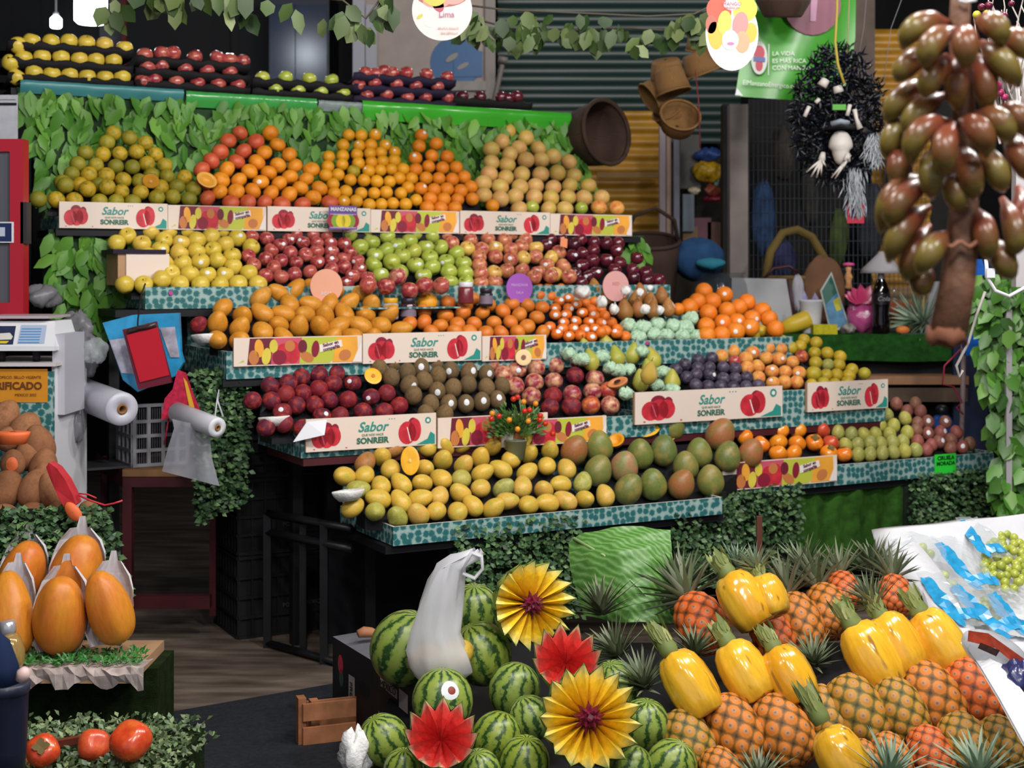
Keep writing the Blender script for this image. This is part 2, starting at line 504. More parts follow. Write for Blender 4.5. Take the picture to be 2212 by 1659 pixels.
kind('tangerine', 'tangerine', 'tangerine', sh_ball(.86, .1), m_tang, sd=.2)
kind('clementine', 'clementine', 'clementine', sh_ball(.88, .08), m_clem, sd=.42)
kind('pear', 'pear', 'pear', sh_pear, m_bpear, stem=.4, sd=.3)
kind('peach', 'peach', 'peach', sh_peach, m_peach, sd=.26)
kind('kiwi', 'kiwi', 'kiwi', sh_egg(1.16, .04), m_kiwi, sd=.34)
kind('plum', 'plum', 'plum', sh_peach, m_plum)
kind('gplum', 'green_plum', 'plum', sh_egg(1.18, .08), m_gplum)
kind('passion', 'passion_fruit', 'passion fruit', sh_egg(1.12, .1), m_passi, sd=.34)
kind('persimmon', 'persimmon', 'persimmon', sh_persimmon, m_persi, calyx=True)
kind('atau', 'yellow_mango', 'mango', sh_mango(1.3, .92, .16), m_atau, sd=.2)
kind('kent', 'large_mango', 'mango', sh_mango(1.18, .94, .1), m_kent, nt=18, np_=28, sd=.16)
kind('mamey', 'mamey', 'mamey', sh_egg(1.3, .12), m_mamey, nt=16, np_=24)
kind('papaya', 'papaya', 'papaya', sh_papaya, m_papaya, nt=22, np_=32)

ORD = 'zeroth first second third fourth fifth sixth seventh eighth ninth tenth eleventh twelfth thirteenth fourteenth fifteenth'.split()
PILES = []
def pile(key, org, data, r, plane, desc, where, group, lip, var=None, rotmode='any', sc=442 / 2212, jit=.04, riser=True, rname=None, rlabel=None, cut=.9):
    """fruit centres measured on the bank of one pile, row by row from the top"""
    items = []
    for ri, row in enumerate(data.strip().split('/')):
        pts = []
        for tok in row.split():
            x, y = tok.split(',')
            fl = ''
            while y and y[-1].isalpha(): fl = y[-1] + fl; y = y[:-1]
            pts.append((float(x) * sc + org[0], float(y) * sc + org[1], fl))
        pts.sort()
        for ci, (u, v, fl) in enumerate(pts):
            items.append((u, v, fl, ri + 1, ci + 1))
    d0, z0, m = plane
    fr = []
    for (u, v, fl, ri, ci) in items:
        rx, rz = (u - CX) / F, (VH - v) / F
        k = CT - ST * rx
        Y = (H - z0 + m * d0) / (m * k - rz)
        rr = r
        for l in fl:
            if var and l in var and len(var[l]) > 2: rr = r * var[l][2]
        fr.append(dict(p=np.array([rx * Y, Y, H + rz * Y]), r=rr * (1 + R.uniform(-jit, jit)), fl=fl, ri=ri, ci=ci))
    PILES.append(dict(key=key, fr=fr, plane=plane, desc=desc, where=where, group=group, lip=lip, var=var or {}, mode=rotmode, r=r, riser=riser, rname=rname, rlabel=rlabel, cut=cut))

def hull2(pts):
    pts = sorted(set(pts))
    def half(ps):
        o = []
        for p in ps:
            while len(o) > 1 and (o[-1][0] - o[-2][0]) * (p[1] - o[-2][1]) - (o[-1][1] - o[-2][1]) * (p[0] - o[-2][0]) <= 0: o.pop()
            o.append(p)
        return o
    a, b = half(pts), half(pts[::-1])
    return a[:-1] + b[:-1]

def solve_piles():
    allf = []
    for pi_, pl in enumerate(PILES):
        for f in pl['fr']: f['pl'] = pl; allf.append(f)
    X = np.array([f['p'] for f in allf]); T = X.copy()
    Rr = np.array([f['r'] * (1.1 if f['pl']['key'] in ('atau', 'omango', 'kent', 'kiwi', 'gplum', 'pear') else 1.0) for f in allf])
    n = np.zeros((len(allf), 3)); p0 = np.zeros((len(allf), 3)); dmin = np.zeros(len(allf))
    for i, f in enumerate(allf):
        d0, z0, m = f['pl']['plane']
        nv = np.array([ST * m, -CT * m, 1.0]); nv /= np.linalg.norm(nv)
        n[i] = nv; p0[i] = np.array(S(0, d0, z0)); dmin[i] = f['pl']['lip'] + f['r'] + .006
    dv = np.array([-ST, CT, 0.0])
    for it in range(60):
        D = X[:, None, :] - X[None, :, :]
        L = np.sqrt((D ** 2).sum(2)) + 1e-9
        ov = np.maximum(0, (Rr[:, None] + Rr[None, :]) * .985 - L)
        np.fill_diagonal(ov, 0)
        push = (D / L[:, :, None] * ov[:, :, None] * .5).sum(1)
        cnt = np.maximum(1, (ov > 0).sum(1))[:, None]
        X = X + push / np.sqrt(cnt) + (T - X) * (.05 if it < 45 else 0)
        h = ((X - p0) * n).sum(1)
        off = np.array([0.0] * len(allf))
        low = h < off
        X[low] += n[low] * (off - h)[low][:, None]
        dd = X @ dv
        near = dd < dmin
        X[near] += dv * (dmin - dd)[near][:, None]
    for i, f in enumerate(allf): f['x'] = Vector(X[i])
    return allf

def build_piles():
    solve_piles()
    for pl in PILES:
        d0, z0, m = pl['plane']
        rows = max(f['ri'] for f in pl['fr'])
        for f in pl['fr']:
            fl = f['fl']; mat = pl.get('mat'); desc = pl['desc']; name = cat = None
            for l in fl:
                if l in pl['var']:
                    v = pl['var'][l]
                    mat, desc = v[0], v[1]
                    if len(v) > 3: name = v[3]
            stk = 's' in fl
            mode = pl['mode']
            if mode == 'up':
                rot = (R.uniform(-.3, .3), R.uniform(-.3, .3), R.uniform(-.8, .8) + TH)
            elif mode == 'long':      # long fruit lying any way round on the heap
                rot = (R.uniform(.5, 1.5), R.uniform(-.5, .5), R.uniform(0, 6.28))
            elif mode == 'stand':
                rot = (R.uniform(.0, .45), R.uniform(-.3, .3), R.uniform(-.7, .7))
            elif stk:
                rot = (R.uniform(-.25, .35), R.uniform(-.3, .3), R.uniform(-.6, .6))
            else:
                rot = (R.uniform(-1.0, 1.0), R.uniform(-.9, .9), R.uniform(0, 6.28))
            label = f"{desc} {pl['where']}, {ORD[f['ri']]} row down, {ORD[f['ci']]} from left"
            put(pl['key'], f['x'], f['r'] * .985, rot, label, pl['group'], mat, stk, name)
        if pl['riser']:
            # added sloping block under the heap; its black stands in for shade between fruit
            pts = []
            for f in pl['fr']:
                a, d = AD(f['x']); pts.append((a, d))
            ca = sum(p[0] for p in pts) / len(pts); cd = sum(p[1] for p in pts) / len(pts)
            q = pl['cut']
            hp = hull2([(round(ca + (a - ca) * q, 4), round(cd + (d - cd) * q, 4)) for a, d in pts])
            nl = math.sqrt(1 + m * m)
            zt = lambda d: z0 + (d - d0) * m - pl['r'] * 1.16 * nl
            zb = min(zt(d) for a, d in hp) - .012
            mb = MB(); k = len(hp)
            vs = [S(a, d, zt(d)) for a, d in hp] + [S(a, d, zb) for a, d in hp]
            fs = [tuple(range(k)), tuple(range(2 * k - 1, k - 1, -1))] + [(i, k + i, k + (i + 1) % k, (i + 1) % k) for i in range(k)]
            org = S(ca, cd, zb)
            mb.add([v - org for v in vs], fs, 0)
            tag(one('gap_shade_riser', mb, [M_BLACK], None, None, org), f"added support, black as gap shade, under the {pl['rlabel'] or pl['where']}", 'display riser', 'sloping supports under the fruit')
T1 = (5.71, 1.70, 1.1); T2 = (5.42, 1.372, .75); T3 = (5.12, 1.14, .65); T3L = (5.12, 1.165, .65)
T4 = (4.82, .865, .65); T4R = (4.82, .905, .65); T5 = (4.45, .59, .55); T5R = (4.67, .65, .72)
L1, L2, L3, L4, L5, L6 = 5.655, 5.355, 5.055, 4.755, 4.385, 4.605
pile('gorange', (80, 250), '''825,190 1000,240/755,290 1170,295/520,400 710,420 895,410 1075,390 1280,420/440,530 640,540 850,550 1030,555 1190,530 1385,550/
380,650 565,660 760,670 955,690 1100,690 1225,650 1400,665 1580,680/300,770 490,790 690,785 905,830 1125,830 1350,790 1510,770 1700,800/300,860 690,860 1300,870 1480,850 1650,850/
120,960 220,930 430,900 570,910 640,930 810,920 1035,930''', .0335, T1, 'yellow-green orange', 'in leafy-wall pyramid', 'yellow-green oranges in the leafy-wall pyramid', L1, rlabel='yellow-green orange pyramid')
pile('mandarin', (410, 250), '''540,190r 870,190/415,270r 715,280r 960,325/325,400r 580,385r 805,400 1070,420/240,515r 500,510r 725,505 950,540 1165,550/
150,620r 380,590 640,600 865,630 1090,665/150,740r 345,700 530,700 780,740s 985,755 1290,690 1350,650/310,800 485,830 680,810 880,860 1090,860 1195,795 1400,800/
215,880r 420,910r 625,925r 810,925r 1010,925r 1240,915r 1330,890 1480,915r''', .037, T1, 'orange mandarin', 'in red-and-orange pyramid', 'mandarins in the two-coloured pyramid', L1,
     var={'r': (m_redmand, 'red-skinned mandarin')}, rlabel='two-coloured mandarin pyramid')
pile('smallorange', (680, 250), '''365,210 500,215 650,210s/305,320 480,325s 605,320 765,325s/150,445 300,440 460,440 610,430 710,410 860,430s/140,570 295,525 480,510 625,480 745,485 870,490/
240,640 420,600g 580,590s 700,590 835,580 945,550/90,660 150,710 370,690 545,700 655,710 820,710 930,680 1010,680/190,830 330,820 500,840 640,840 770,830 930,840 1040,780/
305,910s 440,930 575,960 710,960 840,950 980,960 1105,920''', .0295, T1, 'small golden orange', 'in central heap', 'small oranges in the central heap', L1,
     var={'g': (m_green_orange, 'small greenish orange')}, rlabel='heap of small golden oranges')
pile('orange', (680, 250), '''1150,215s/1125,330 1310,305/1085,460s 1265,435 1430,445/1065,590 1230,550 1380,565 1535,570/1190,665 1335,680 1485,690 1635,700/
1150,790s 1285,800 1435,800 1580,810 1700,790/1245,910 1395,905 1545,900 1700,900 1860,900/1215,990 1350,1000 1510,1000''', .033, T1, 'orange', 'in narrow pyramid', 'oranges in the narrow pyramid', L1, rlabel='narrow orange pyramid')
pile('grapefruit', (980, 250), '''595,170 780,240/520,280 700,350 920,365/405,365 450,510 555,505 620,450 750,470 950,470 1080,450 1205,490/400,640 545,670 735,635 940,635 1120,620 1300,650/
350,740 480,790 705,790 880,780 1075,780 1255,755 1455,760/310,870 520,880 660,900 865,880 1050,890 1235,880 1405,890 1595,890/690,960 850,970g 1025,1010 1200,1010 1380,1000g 1570,990p 1760,1000p''',
     .041, T1, 'yellow grapefruit', 'in leafy-wall pyramid', 'grapefruit in the leafy-wall pyramid', L1, var={'g': (m_gapple, 'green grapefruit', .8), 'p': (m_apri, 'pink-tinged grapefruit', .95)}, rlabel='grapefruit pyramid')
pile('yapple', (220, 440), '''410,285 590,345 760,320 860,300 1045,265 1305,310/170,425 305,370 385,415 690,390 850,420s 1000,410 1140,390 1330,410 1470,410s/660,480s 1010,520 1220,510 1560,460/
650,620 850,560 1060,610s 1300,640 1400,590/390,700 520,720 700,680 850,640/650,820 740,760 910,770 1110,800s 1340,780s 1430,700 1545,760/360,880 540,890 820,890 1010,890 1260,890 1470,890 1660,890''',
     .0365, T2, 'yellow apple', 'on patterned shelf', 'yellow apples on the patterned shelf', L2, rlabel='yellow apple heap')
pile('rapple', (500, 440), '''470,180 600,200 740,220/310,270 470,270 620,250 750,260/240,370 370,390 600,400s 670,300 860,320 1000,340/530,430s 770,420s 950,430 1090,460s 1220,470s/
440,500 650,530 800,560 950,520 1100,540s 1270,540/190,560 380,600 530,620 700,640 960,620s 1090,620s 1230,610 1330,620s/230,650 330,780 480,720 1110,690 1240,700 1370,710s/
530,770 660,770 850,740 1300,770s 1400,780/1300,840s''', .0315, T2, 'red apple', 'beside yellow apples', 'red apples beside the yellow apples', L2, rlabel='red apple heap')
pile('gapple', (740, 440), '''70,330 260,330 570,310s 520,360 755,370 960,350/740,420 210,460 340,460 930,470s 1070,470/500,490 610,480s 780,530/290,630 390,590s 550,610 650,590 770,630s 860,590/
960,650 1080,620s 1260,570 1300,620/390,750s 610,730 860,760s 1120,730 1310,750/1210,840 1390,840''', .0375, T2, 'bright green apple', 'on patterned shelf', 'green apples on the patterned shelf', L2, rlabel='green apple heap')
pile('rapple', (1050, 440), '''-431,340 -296,330s -121,330y/-171,400 0,380 210,400 260,350 420,400/-350,490 -220,480y -70,490 85,480ys 290,490 380,470 555,500y/-80,590 120,580 300,600s 410,590y 550,590 740,530/
-90,710 60,750y 210,730 390,720 650,650s 730,590y/-60,800 570,750s 740,750y 850,690/50,840 -100,850 540,840 690,840 860,830''', .0355, T2, 'red-and-gold apple', 'between green and dark apples', 'red-and-gold apples', L2,
     var={'y': (m_byel, 'mostly yellow apple')}, rlabel='red-and-gold apple heap')
PILES[-1]['mat'] = m_bapple
pile('rapple', (1050, 440), '''690,410 830,390 940,430 1040,400 1160,420 1300,430 1410,430/680,490s 880,550s 1030,540 1160,510 1410,510s/1150,620 1300,610s 1440,640 1630,590/1040,670s 960,770 1160,770s 1390,720 1600,730/
980,830 1130,810s 1600,800 1710,760 1730,820 1860,830''', .0325, T2, 'dark red apple', 'at shelf end', 'dark red apples at the shelf end', L2, rlabel='dark red apple heap')
PILES[-1]['mat'] = m_dapple
pile('rapple', (740, 440), '280,890 480,890 700,910 890,890 1060,890/620,825p', .038, (5.255, 1.305, 2.0), 'large red apple', 'lined up above jars', 'large red apples above the jars', 5.2, var={'p': (m_nect, 'pinkish red apple')}, riser=False)
pile('omango', (430, 560), '''670,400 860,370 1030,330 1250,310 1460,350 1740,370/310,540 480,600 690,590 900,590 1030,480 1190,500 1390,480 1620,470 1850,470/1120,590 1330,600 1560,590 1780,600 2030,580/
90,700r 240,710 430,760 660,760 880,740 1120,720 1310,720 1510,720 1720,720 1940,720 2130,750/240,870 420,850 900,830 1460,830 1640,840 1860,840''', .0385, T3L, 'orange mango', 'in middle-shelf heap', 'orange mangoes on the middle shelf', L3,
     var={'r': (m_peach, 'dark red peach', .8)}, rotmode='long', rlabel='orange mango heap')
pile('tangerine', (820, 560), '''510,470o/740,465 1000,430 930,490 300,600/480,560 710,610 900,580 1180,490 1110,580 370,690 1430,480 1600,500/455,690 670,740 850,710 1020,700 1235,690 1330,560 1510,600 1700,630 1750,520/
560,780 800,790 960,790 1130,800 1300,800 1415,680 1490,790 1600,740 1750,790''', .0345, T3, 'tangerine', 'beside orange mangoes', 'tangerines beside the mangoes', L3, var={'o': (m_smallor, 'largest pale orange', 1.3)}, rlabel='tangerine heap')
pile('clementine', (1120, 560), '''230,320 330,320 480,310/60,390 230,390 350,400 420,360 530,420s 610,370/430,450s 620,480s 720,480 820,460/400,530s 540,530s 780,540 890,540/410,600s 500,600s 690,580s 820,610s 930,620/
490,690s 620,670s 760,680s 900,690s 1000,690/340,730s 480,750s 590,750s 720,760s 830,760s 940,780 1070,760/430,810s 550,830s 660,840 790,840s 900,830 1020,840s 1140,820''', .0258, T3, 'small clementine', 'in stickered heap', 'clementines with white stickers', L3, rlabel='clementine heap')
pile('pear', (1120, 560), '840,310 960,370 1100,400 1230,430 1350,400 1400,450 1550,400/1160,560b 1290,540 1450,550s 1620,530s', .033, (5.12, 1.16, .65), 'brown pear', 'standing beside clementines', 'brown pears standing in foam', L3,
     var={'b': (m_bpear, 'largest brown pear', 1.15)}, rotmode='up', rlabel='brown pear group')
pile('navel', (1420, 560), '''520,370 725,385s/470,460 600,470 710,520 900,510 970,500 1090,540/550,580 340,520 235,540m/530,730 710,690s 870,680s 1030,650s 1190,680/550,830 700,830 860,810s 1010,770s 1310,800''', .0415, T3, 'large bright orange', 'at middle-shelf end',
     'large oranges at the middle-shelf end', L3, var={'m': (m_navel, 'smaller bright orange', .75)}, rlabel='large bright orange heap')
pile('peach', (500, 720), '''1120,440 930,450/760,480 1090,540 1310,540s 620,540/480,590 600,650 740,640 890,630 1030,710 1690,620/310,730 450,740 1260,720 1510,690s 1850,770/590,810s 730,800 830,800 950,870s 1170,890 1420,850 1650,850/
500,1000 620,1010 720,1030 870,1040''', .0355, T4, 'dark red peach', 'in corner tray', 'dark red peaches in the corner tray', L4, rlabel='dark red peach heap')
pile('kiwi', (780, 680), '''900,310 1010,350/490,440 610,460 750,400 940,460s 1110,470/370,570 490,600 640,580s 790,510/250,600 820,640 990,610s 1160,620s 1310,630s/370,720 500,750s 650,740 830,790s 990,790 1155,770 1330,780 1500,770/
540,870 740,960 955,960s 1140,960s 1300,940s 1460,920s/890,1080 710,1075''', .0335, (4.82, .89, .65), 'brown kiwi', 'in strawberry-box heap', 'kiwis in the pyramid', L4, rotmode='stand', rlabel='kiwi pyramid')
pile('peach', (1040, 680), '''410,290s 590,300/300,460d 620,440y 730,420 850,400s/140,560 370,600s 590,580 800,550 980,510/230,630 360,770 570,730 780,720 1010,660d 1210,670/540,880 770,880d 980,860 1200,830 1370,820a/740,1000d 970,990d 1180,980a 1390,980''',
     .039, T4, 'pink-and-cream nectarine', 'beside kiwis', 'pink-and-cream nectarines', L4, var={'d': (m_peach, 'dark nectarine'), 'y': (m_apri, 'pale yellow nectarine'), 'a': (m_nect2, 'orange-red nectarine')}, rlabel='pink-and-cream nectarine heap')
PILES[-1]['mat'] = m_nect
pile('pear', (1040, 680), '1110,370 1340,310/1460,460 1630,430 1850,480/1190,540 1810,610/1720,720 2060,720', .0375, T4R, 'green pear', 'among pale foam nets', 'green pears among foam nets', L4, rotmode='up', rlabel='green pear group')
PILES[-1]['mat'] = m_gpear
pile('plum', (1440, 680), '''340,490 490,470/220,550 460,580 320,590 620,570 740,580 720,500r/130,620 310,640 470,650s 230,680/310,740 600,690 740,690 870,680/430,770 580,780 720,790 860,780 990,770''', .0295, T4R, 'blue-black plum', 'beside apricot peaches', 'blue-black plums', L4,
     var={'r': (m_rapple, 'single red plum')}, rlabel='blue-black plum heap')
pile('peach', (1440, 680), '''620,460 760,420 830,460 930,400s 1080,350 1220,370/1075,460 1200,480s 1460,450o 1340,510/870,570 970,560 1130,610s 1280,620 1430,630s/990,680 1150,740s 1280,730 1400,730''', .0325, T4R, 'apricot-coloured peach', 'beside black plums', 'apricot-coloured peaches', L4,
     var={'o': (m_nect2, 'deep orange peach')}, rlabel='apricot-coloured peach heap')
PILES[-1]['mat'] = m_apri
pile('gorange', (1440, 680), '''1025,160/915,240 1170,220 1220,270g/980,310 830,330 1490,270 1610,300 1340,340 1430,340/1600,410 1750,420 1860,450/1620,520 1750,540g 1870,550/1590,640b 1730,650 1840,650 1990,590 1970,660 2120,630/1700,740 1820,750 1950,720 1570,760''',
     .030, T4R, 'yellow mandarin', 'at heap beside grass counter', 'yellow mandarins by the grass counter', L4, var={'g': (m_gplum, 'greener mandarin'), 'b': (m_ymand, 'largest yellow mandarin', 1.25)}, rlabel='yellow mandarin heap')
PILES[-1]['mat'] = m_ymand
pile('peach', (1520, 760), '''350,470s 520,480 680,440 860,460ds 1040,430ds 1190,440/60,600 170,570 330,610s 500,610s 690,580s 850,610s 1020,570 1170,590''', .0375, (4.72, .70, .85), 'red-orange nectarine', 'above persimmons', 'red-orange nectarines above persimmons', L6,
     var={'d': (m_dapple, 'deep maroon nectarine')}, rlabel='red-orange nectarine rows')
PILES[-1]['mat'] = m_nect2
pile('persimmon', (1520, 760), '''410,730r 640,700 810,710 1210,710r/620,820 830,860 1020,850 1270,840r/450,920 620,1000 810,990 1010,990 1210,990 1420,1010r/800,1095 960,1090 1380,1090 1520,1150''', .0385, T5R, 'shiny orange persimmon', 'in mixed-fruit box heap', 'persimmons', L6,
     var={'r': (m_persr, 'redder persimmon')}, rlabel='persimmon heap')
pile('gplum', (1770, 760), '''140,650 340,650 590,640 720,680 930,720/180,730 340,750 480,770 560,710/200,870 350,890 480,900 600,890 650,790 750,900 820,810 950,880/320,1030 460,1030 590,1050 690,1030 840,1020 960,1020/
410,1120 550,1120 680,1130 800,1110 920,1120 1060,1090''', .0295, T5R, 'yellow-green plum', 'beside persimmons', 'yellow-green plums', L6, rotmode='stand', rlabel='yellow-green plum heap')
pile('passion', (1770, 760), '''860,580 1040,560 920,620 1090,640/1170,760s 1360,760s 1060,770/1050,850 1170,880s 1310,870s 1480,870/1090,1000 1210,1010 1350,1010s 1470,1000 1610,1000/1160,1090 1450,1090 1580,1080s''', .0295, T5R, 'brown passion fruit', 'at tray end', 'brown passion fruit', L6, rotmode='stand', rlabel='brown passion fruit heap')
pile('atau', (680, 860), '''1210,520 840,550k 1430,510 1570,490 1770,450 1870,500 2330,430 2540,560/590,700k 700,650 810,750 1400,670 1600,720 1790,640 2130,660 2310,600 2520,730 2710,760/390,840 560,850 690,900 1210,770 1360,860 1570,870g 1810,810 2010,770 2300,800/
530,1020g 690,1090 900,930 1130,920 1340,1060 1580,1040 1800,970 2060,990g 2240,960 2460,990 2650,930 2900,910g/470,1190 680,1220g 900,1110 1120,1090/
900,1270g 1130,1250 1320,1230 1530,1220 1750,1180 1930,1170 2110,1150 2260,1150 2440,1140 2690,1110 2920,1090 3140,1050''', .0355, T5, 'yellow mango', 'in front-tray heap', 'yellow mangoes in the front tray', L5,
     var={'g': (m_gplum, 'greenish yellow mango'), 'k': (m_bpear, 'brown-spotted mango')}, rotmode='long', rlabel='yellow mango heap')
pile('kent', (1200, 840), '''1090,290 1210,370 1750,280/210,660o 460,620 920,700 1210,700 1550,690 1780,490r/460,880 740,840p 1390,820 1860,730 2110,690o/790,1080 1050,1030 1360,1030o 1620,960''', .053, (4.46, .60, .55), 'large green mango', 'in front tray', 'large green mangoes in the front tray', L5,
     var={'o': (m_kentr, 'orange-blushed large mango'), 'p': (m_kentp, 'pink-blushed large mango'), 'r': (m_kentr, 'biggest orange-red mango', 1.12)}, rotmode='stand', rlabel='large green mango heap')
# ---------------------------------------------------------------- trays, cartons, frame of the stall
def tray(label, a0, a1, d0, d1, z0, z1, lipb=None, group='patterned trays'):
    t = thing('display_tray', label, 'tray', S(a0, d0, z0), TH, group)
    L, D, h, k = a1 - a0, d1 - d0, z1 - z0, .009
    mats = [M_PAT, M_EDGE]
    mk('bottom_panel', MB().box(0, L, 0, D, 0, k, 0), mats, t)
    mk('front_panel', MB().box(0, L, 0, k, k, h, 0, 1), mats, t)
    mk('side_panel', MB().box(0, k, k, D, k, h, 0, 1), mats, t)
    mk('side_panel', MB().box(L - k, L, k, D, k, h, 0, 1), mats, t)
    hb = lipb if lipb else h
    mk('back_panel', MB().box(k, L - k, D - k, D, k, hb, 0, 1), mats, t)
    return t
pm = [M_CREAM, plain('print_red', '#c8303e', .45, noise=.25, nscale=25), plain('print_dark_red', '#8a2238', .45), plain('print_teal', '#2e9085', .5), plain('print_green', '#2f6a55', .5),
      plain('print_lime', '#bcc244', .5), plain('print_orange', '#eda63c', .5, noise=.12), plain('print_maroon', '#6e2433', .5), plain('print_pink', '#c9566a', .5), plain('print_yellow', '#d9c64a', .5, noise=.15),
      plain('print_tan', '#c67a44', .5), plain('print_ink', '#6a3350', .5), plain('print_pale', '#ece0da', .5)]
def carton(kd, u0, u1, d, z0, z1, label, depth=.3, tilt=0, fold=False, part=None):
    a0, a1 = a_of(u0, d), a_of(u1, d)
    L, h = a1 - a0, z1 - z0
    t = thing('fruit_carton', label, 'box', S(a0, d, z0), TH, 'printed fruit cartons on the shelves')
    if tilt: t.rotation_euler = (0, tilt, TH)
    mb = MB().box(0, L, 0, .005, 0, h, 0)
    if kd == 'S':
        f = lambda x: x * L
        for (x, z, rx, rz, m) in ((.155, .42, .062, .33, 1), (.1, .4, .06, .3, 1), (.205, .44, .055, .3, 1), (.15, .68, .05, .2, 2), (.215, .65, .03, .17, 2), (.77, .42, .07, .36, 1), (.83, .5, .05, .36, 1), (.815, .72, .035, .17, 2)):
            mb.ell(f(x), z * h, rx * L, rz * h, m, 1 + (m == 1))
        mb.flat([(f(.765), h * .6), (f(.772), h * .6), (f(.8), h * .15), (f(.792), h * .15)], 12, 3)
        mb.flat([(f(.105), h * .6), (f(.112), h * .6), (f(.14), h * .2), (f(.132), h * .2)], 8, 3)
        mb.ell(f(.935), h * .78, .024 * L, .024 * L, 3, 1); mb.ell(f(.935), h * .78, .012 * L, .012 * L, 12, 2)
        mb.flat([(f(.84), .003), (f(.99), .003), (f(.99), h * .32), (f(.955), h * .42), (f(.93), h * .2)], 3, 1)
        for x in (.06, .3): mb.ell(f(x), h * .07, .008 * L, .005 * L, 8, 1)
        for x in (.63, .65, .67): mb.ell(f(x), h * .88, .005 * L, .004 * L, 3, 1)
    else:
        f = lambda x: x * L
        mb.flat([(f(.1), .004), (f(.36), .004), (f(.3), h - .003), (f(.12), h - .003)], 7, 1)
        mb.flat([(f(.28), .004), (f(.56), .004), (f(.55), h - .003), (f(.3), h - .003)], 8, 2)
        mb.flat([(f(.5), .004), (f(.74), .004), (f(.85), h * .5), (f(.8), h - .003), (f(.52), h - .003)], 5, 3)
        mb.flat([(f(.76), .006), (f(.97), .006), (f(.96), h - .003), (f(.8), h - .003)], 6, 4)
        for (x, z, rx, rz, m, la, ro) in ((.19, .62, .035, .32, 6, 4, .1), (.15, .3, .04, .26, 10, 4, 0), (.245, .33, .035, .3, 9, 5, -.15), (.3, .68, .032, .24, 9, 5, 0), (.38, .42, .06, .36, 1, 4, 0), (.345, .28, .055, .26, 2, 5, 0), (.45, .45, .055, .4, 1, 5, 0),
                                          (.425, .68, .04, .2, 10, 6, 0), (.525, .65, .035, .24, 7, 6, 0), (.56, .27, .055, .17, 10, 6, -.5), (.625, .55, .03, .3, 2, 6, -.1), (.86, .3, .05, .2, 10, 6, .3)):
            mb.ell(f(x), z * h, rx * L, rz * h, m, la, ro)
        mb.flat([(f(.66), h * .42), (f(.84), h * .62), (f(.83), h * .86), (f(.655), h * .7)], 12, 8)
        mb.flat([(f(.03), h * .1), (f(.08), h * .16), (f(.07), h * .22)], 5, 1)
        mb.flat([(f(.92), .004), (f(.995), .004), (f(.995), h * .8), (f(.955), h * .4)], 12, 9)
    fr = mk('printed_front', mb, pm, t)
    if kd == 'S':
        text('script_lettering', 'Sabor', .42 * h, pm[3], fr, (L * .5, -.0016, h * .66), shear=.3, ex=.0004, off=.0008)
        text('small_lettering', 'QUE NOS HACE', .1 * h, pm[4], fr, (L * .5, -.0016, h * .42))
        text('block_lettering', 'SONREIR', .25 * h, pm[4], fr, (L * .5, -.0016, h * .24), off=.0012, sx=1.05)
    else:
        rt = (PI / 2, -.22, 0)
        text('lettering', 'Sabor en', .17 * h, pm[11], fr, (L * .745, -.0044, h * .725), rt, off=.0006)
        text('lettering', 'compañía', .17 * h, pm[11], fr, (L * .75, -.0044, h * .575), rt, off=.0006)
    if fold:
        g = MB(); g.add([(0, -.012, h * .93), (.07, -.02, h * .98), (.05, -.05, h * .55), (-.05, -.012, h * .35)], [(0, 3, 2, 1)], 0); g.add([(0, -.008, h * .93), (.07, -.016, h * .98), (.05, -.046, h * .55), (-.05, -.008, h * .35)], [(0, 1, 2, 3)], 0)
        mk('folded_flap', g, [M_WHITE], t)
    mk('side_panel', MB().box(0, .005, .005, depth, 0, h, 0), [M_KRAFT], t)
    mk('side_panel', MB().box(L - .005, L, .005, depth, 0, h, 0), [M_KRAFT], t)
    mk('bottom_panel', MB().box(.005, L - .005, .005, depth, 0, .005, 0), [M_KRAFT], t)
    return t

# shelf boards, posts and backing: the stall itself
st = thing('display_stand', 'black stepped market stand that carries the fruit shelves', 'display stand', S(1.6, 4.9, 0), TH)
def sbox(nm, a0, a1, d0, d1, z0, z1, m, lab=None):
    return mk(nm, MB().box(a0 - 1.6, a1 - 1.6, d0 - 4.9, d1 - 4.9, z0, z1), [m], st)
sbox('shelf_board', 1.02, 3.70, 5.66, 6.08, 1.545, 1.572, M_BLACK)
sbox('shelf_board', 1.18, 3.66, 5.36, 5.76, 1.235, 1.262, M_BLACK)
sbox('shelf_board', 1.5, 4.12, 5.06, 5.64, .985, 1.012, M_BLACK)
sbox('shelf_board', 1.7, 4.4, 4.76, 5.16, .72, .748, M_DRED)
sbox('shelf_board', 1.86, 3.25, 4.40, 4.86, .458, .484, M_BLACK)
sbox('shelf_board', 3.28, 4.9, 4.62, 5.05, .485, .513, M_BLACK)
sbox('top_board', .92, 3.56, 6.09, 6.75, 2.13, 2.158, M_BLACK)
for (a, d, h) in ((1.12, 6.68, 2.13), (3.5, 6.68, 2.13), (3.62, 5.72, 1.235), (4.05, 5.42, .985), (4.3, 5.12, .72), (1.8, 5.12, .72), (1.97, 4.82, .458), (3.2, 4.82, .458), (4.85, 5.0, .485), (1.25, 5.72, 1.235)):
    sbox('leg', a - .02, a + .02, d - .02, d + .02, 0, h, M_IRON)
sbox('back_panel', 1.9, 4.85, 5.06, 5.09, .0, .72, M_BLACK)  # added black sheet standing in for the shaded void under the front trays
sbox('back_panel', 1.72, 4.3, 5.26, 5.28, .748, .985, M_DRED)
sbox('back_panel', 1.5, 4.05, 5.64, 5.66, 1.012, 1.235, M_BLACK)
sbox('back_panel', 1.3, 3.64, 5.78, 5.80, 1.262, 1.545, M_BLACK)

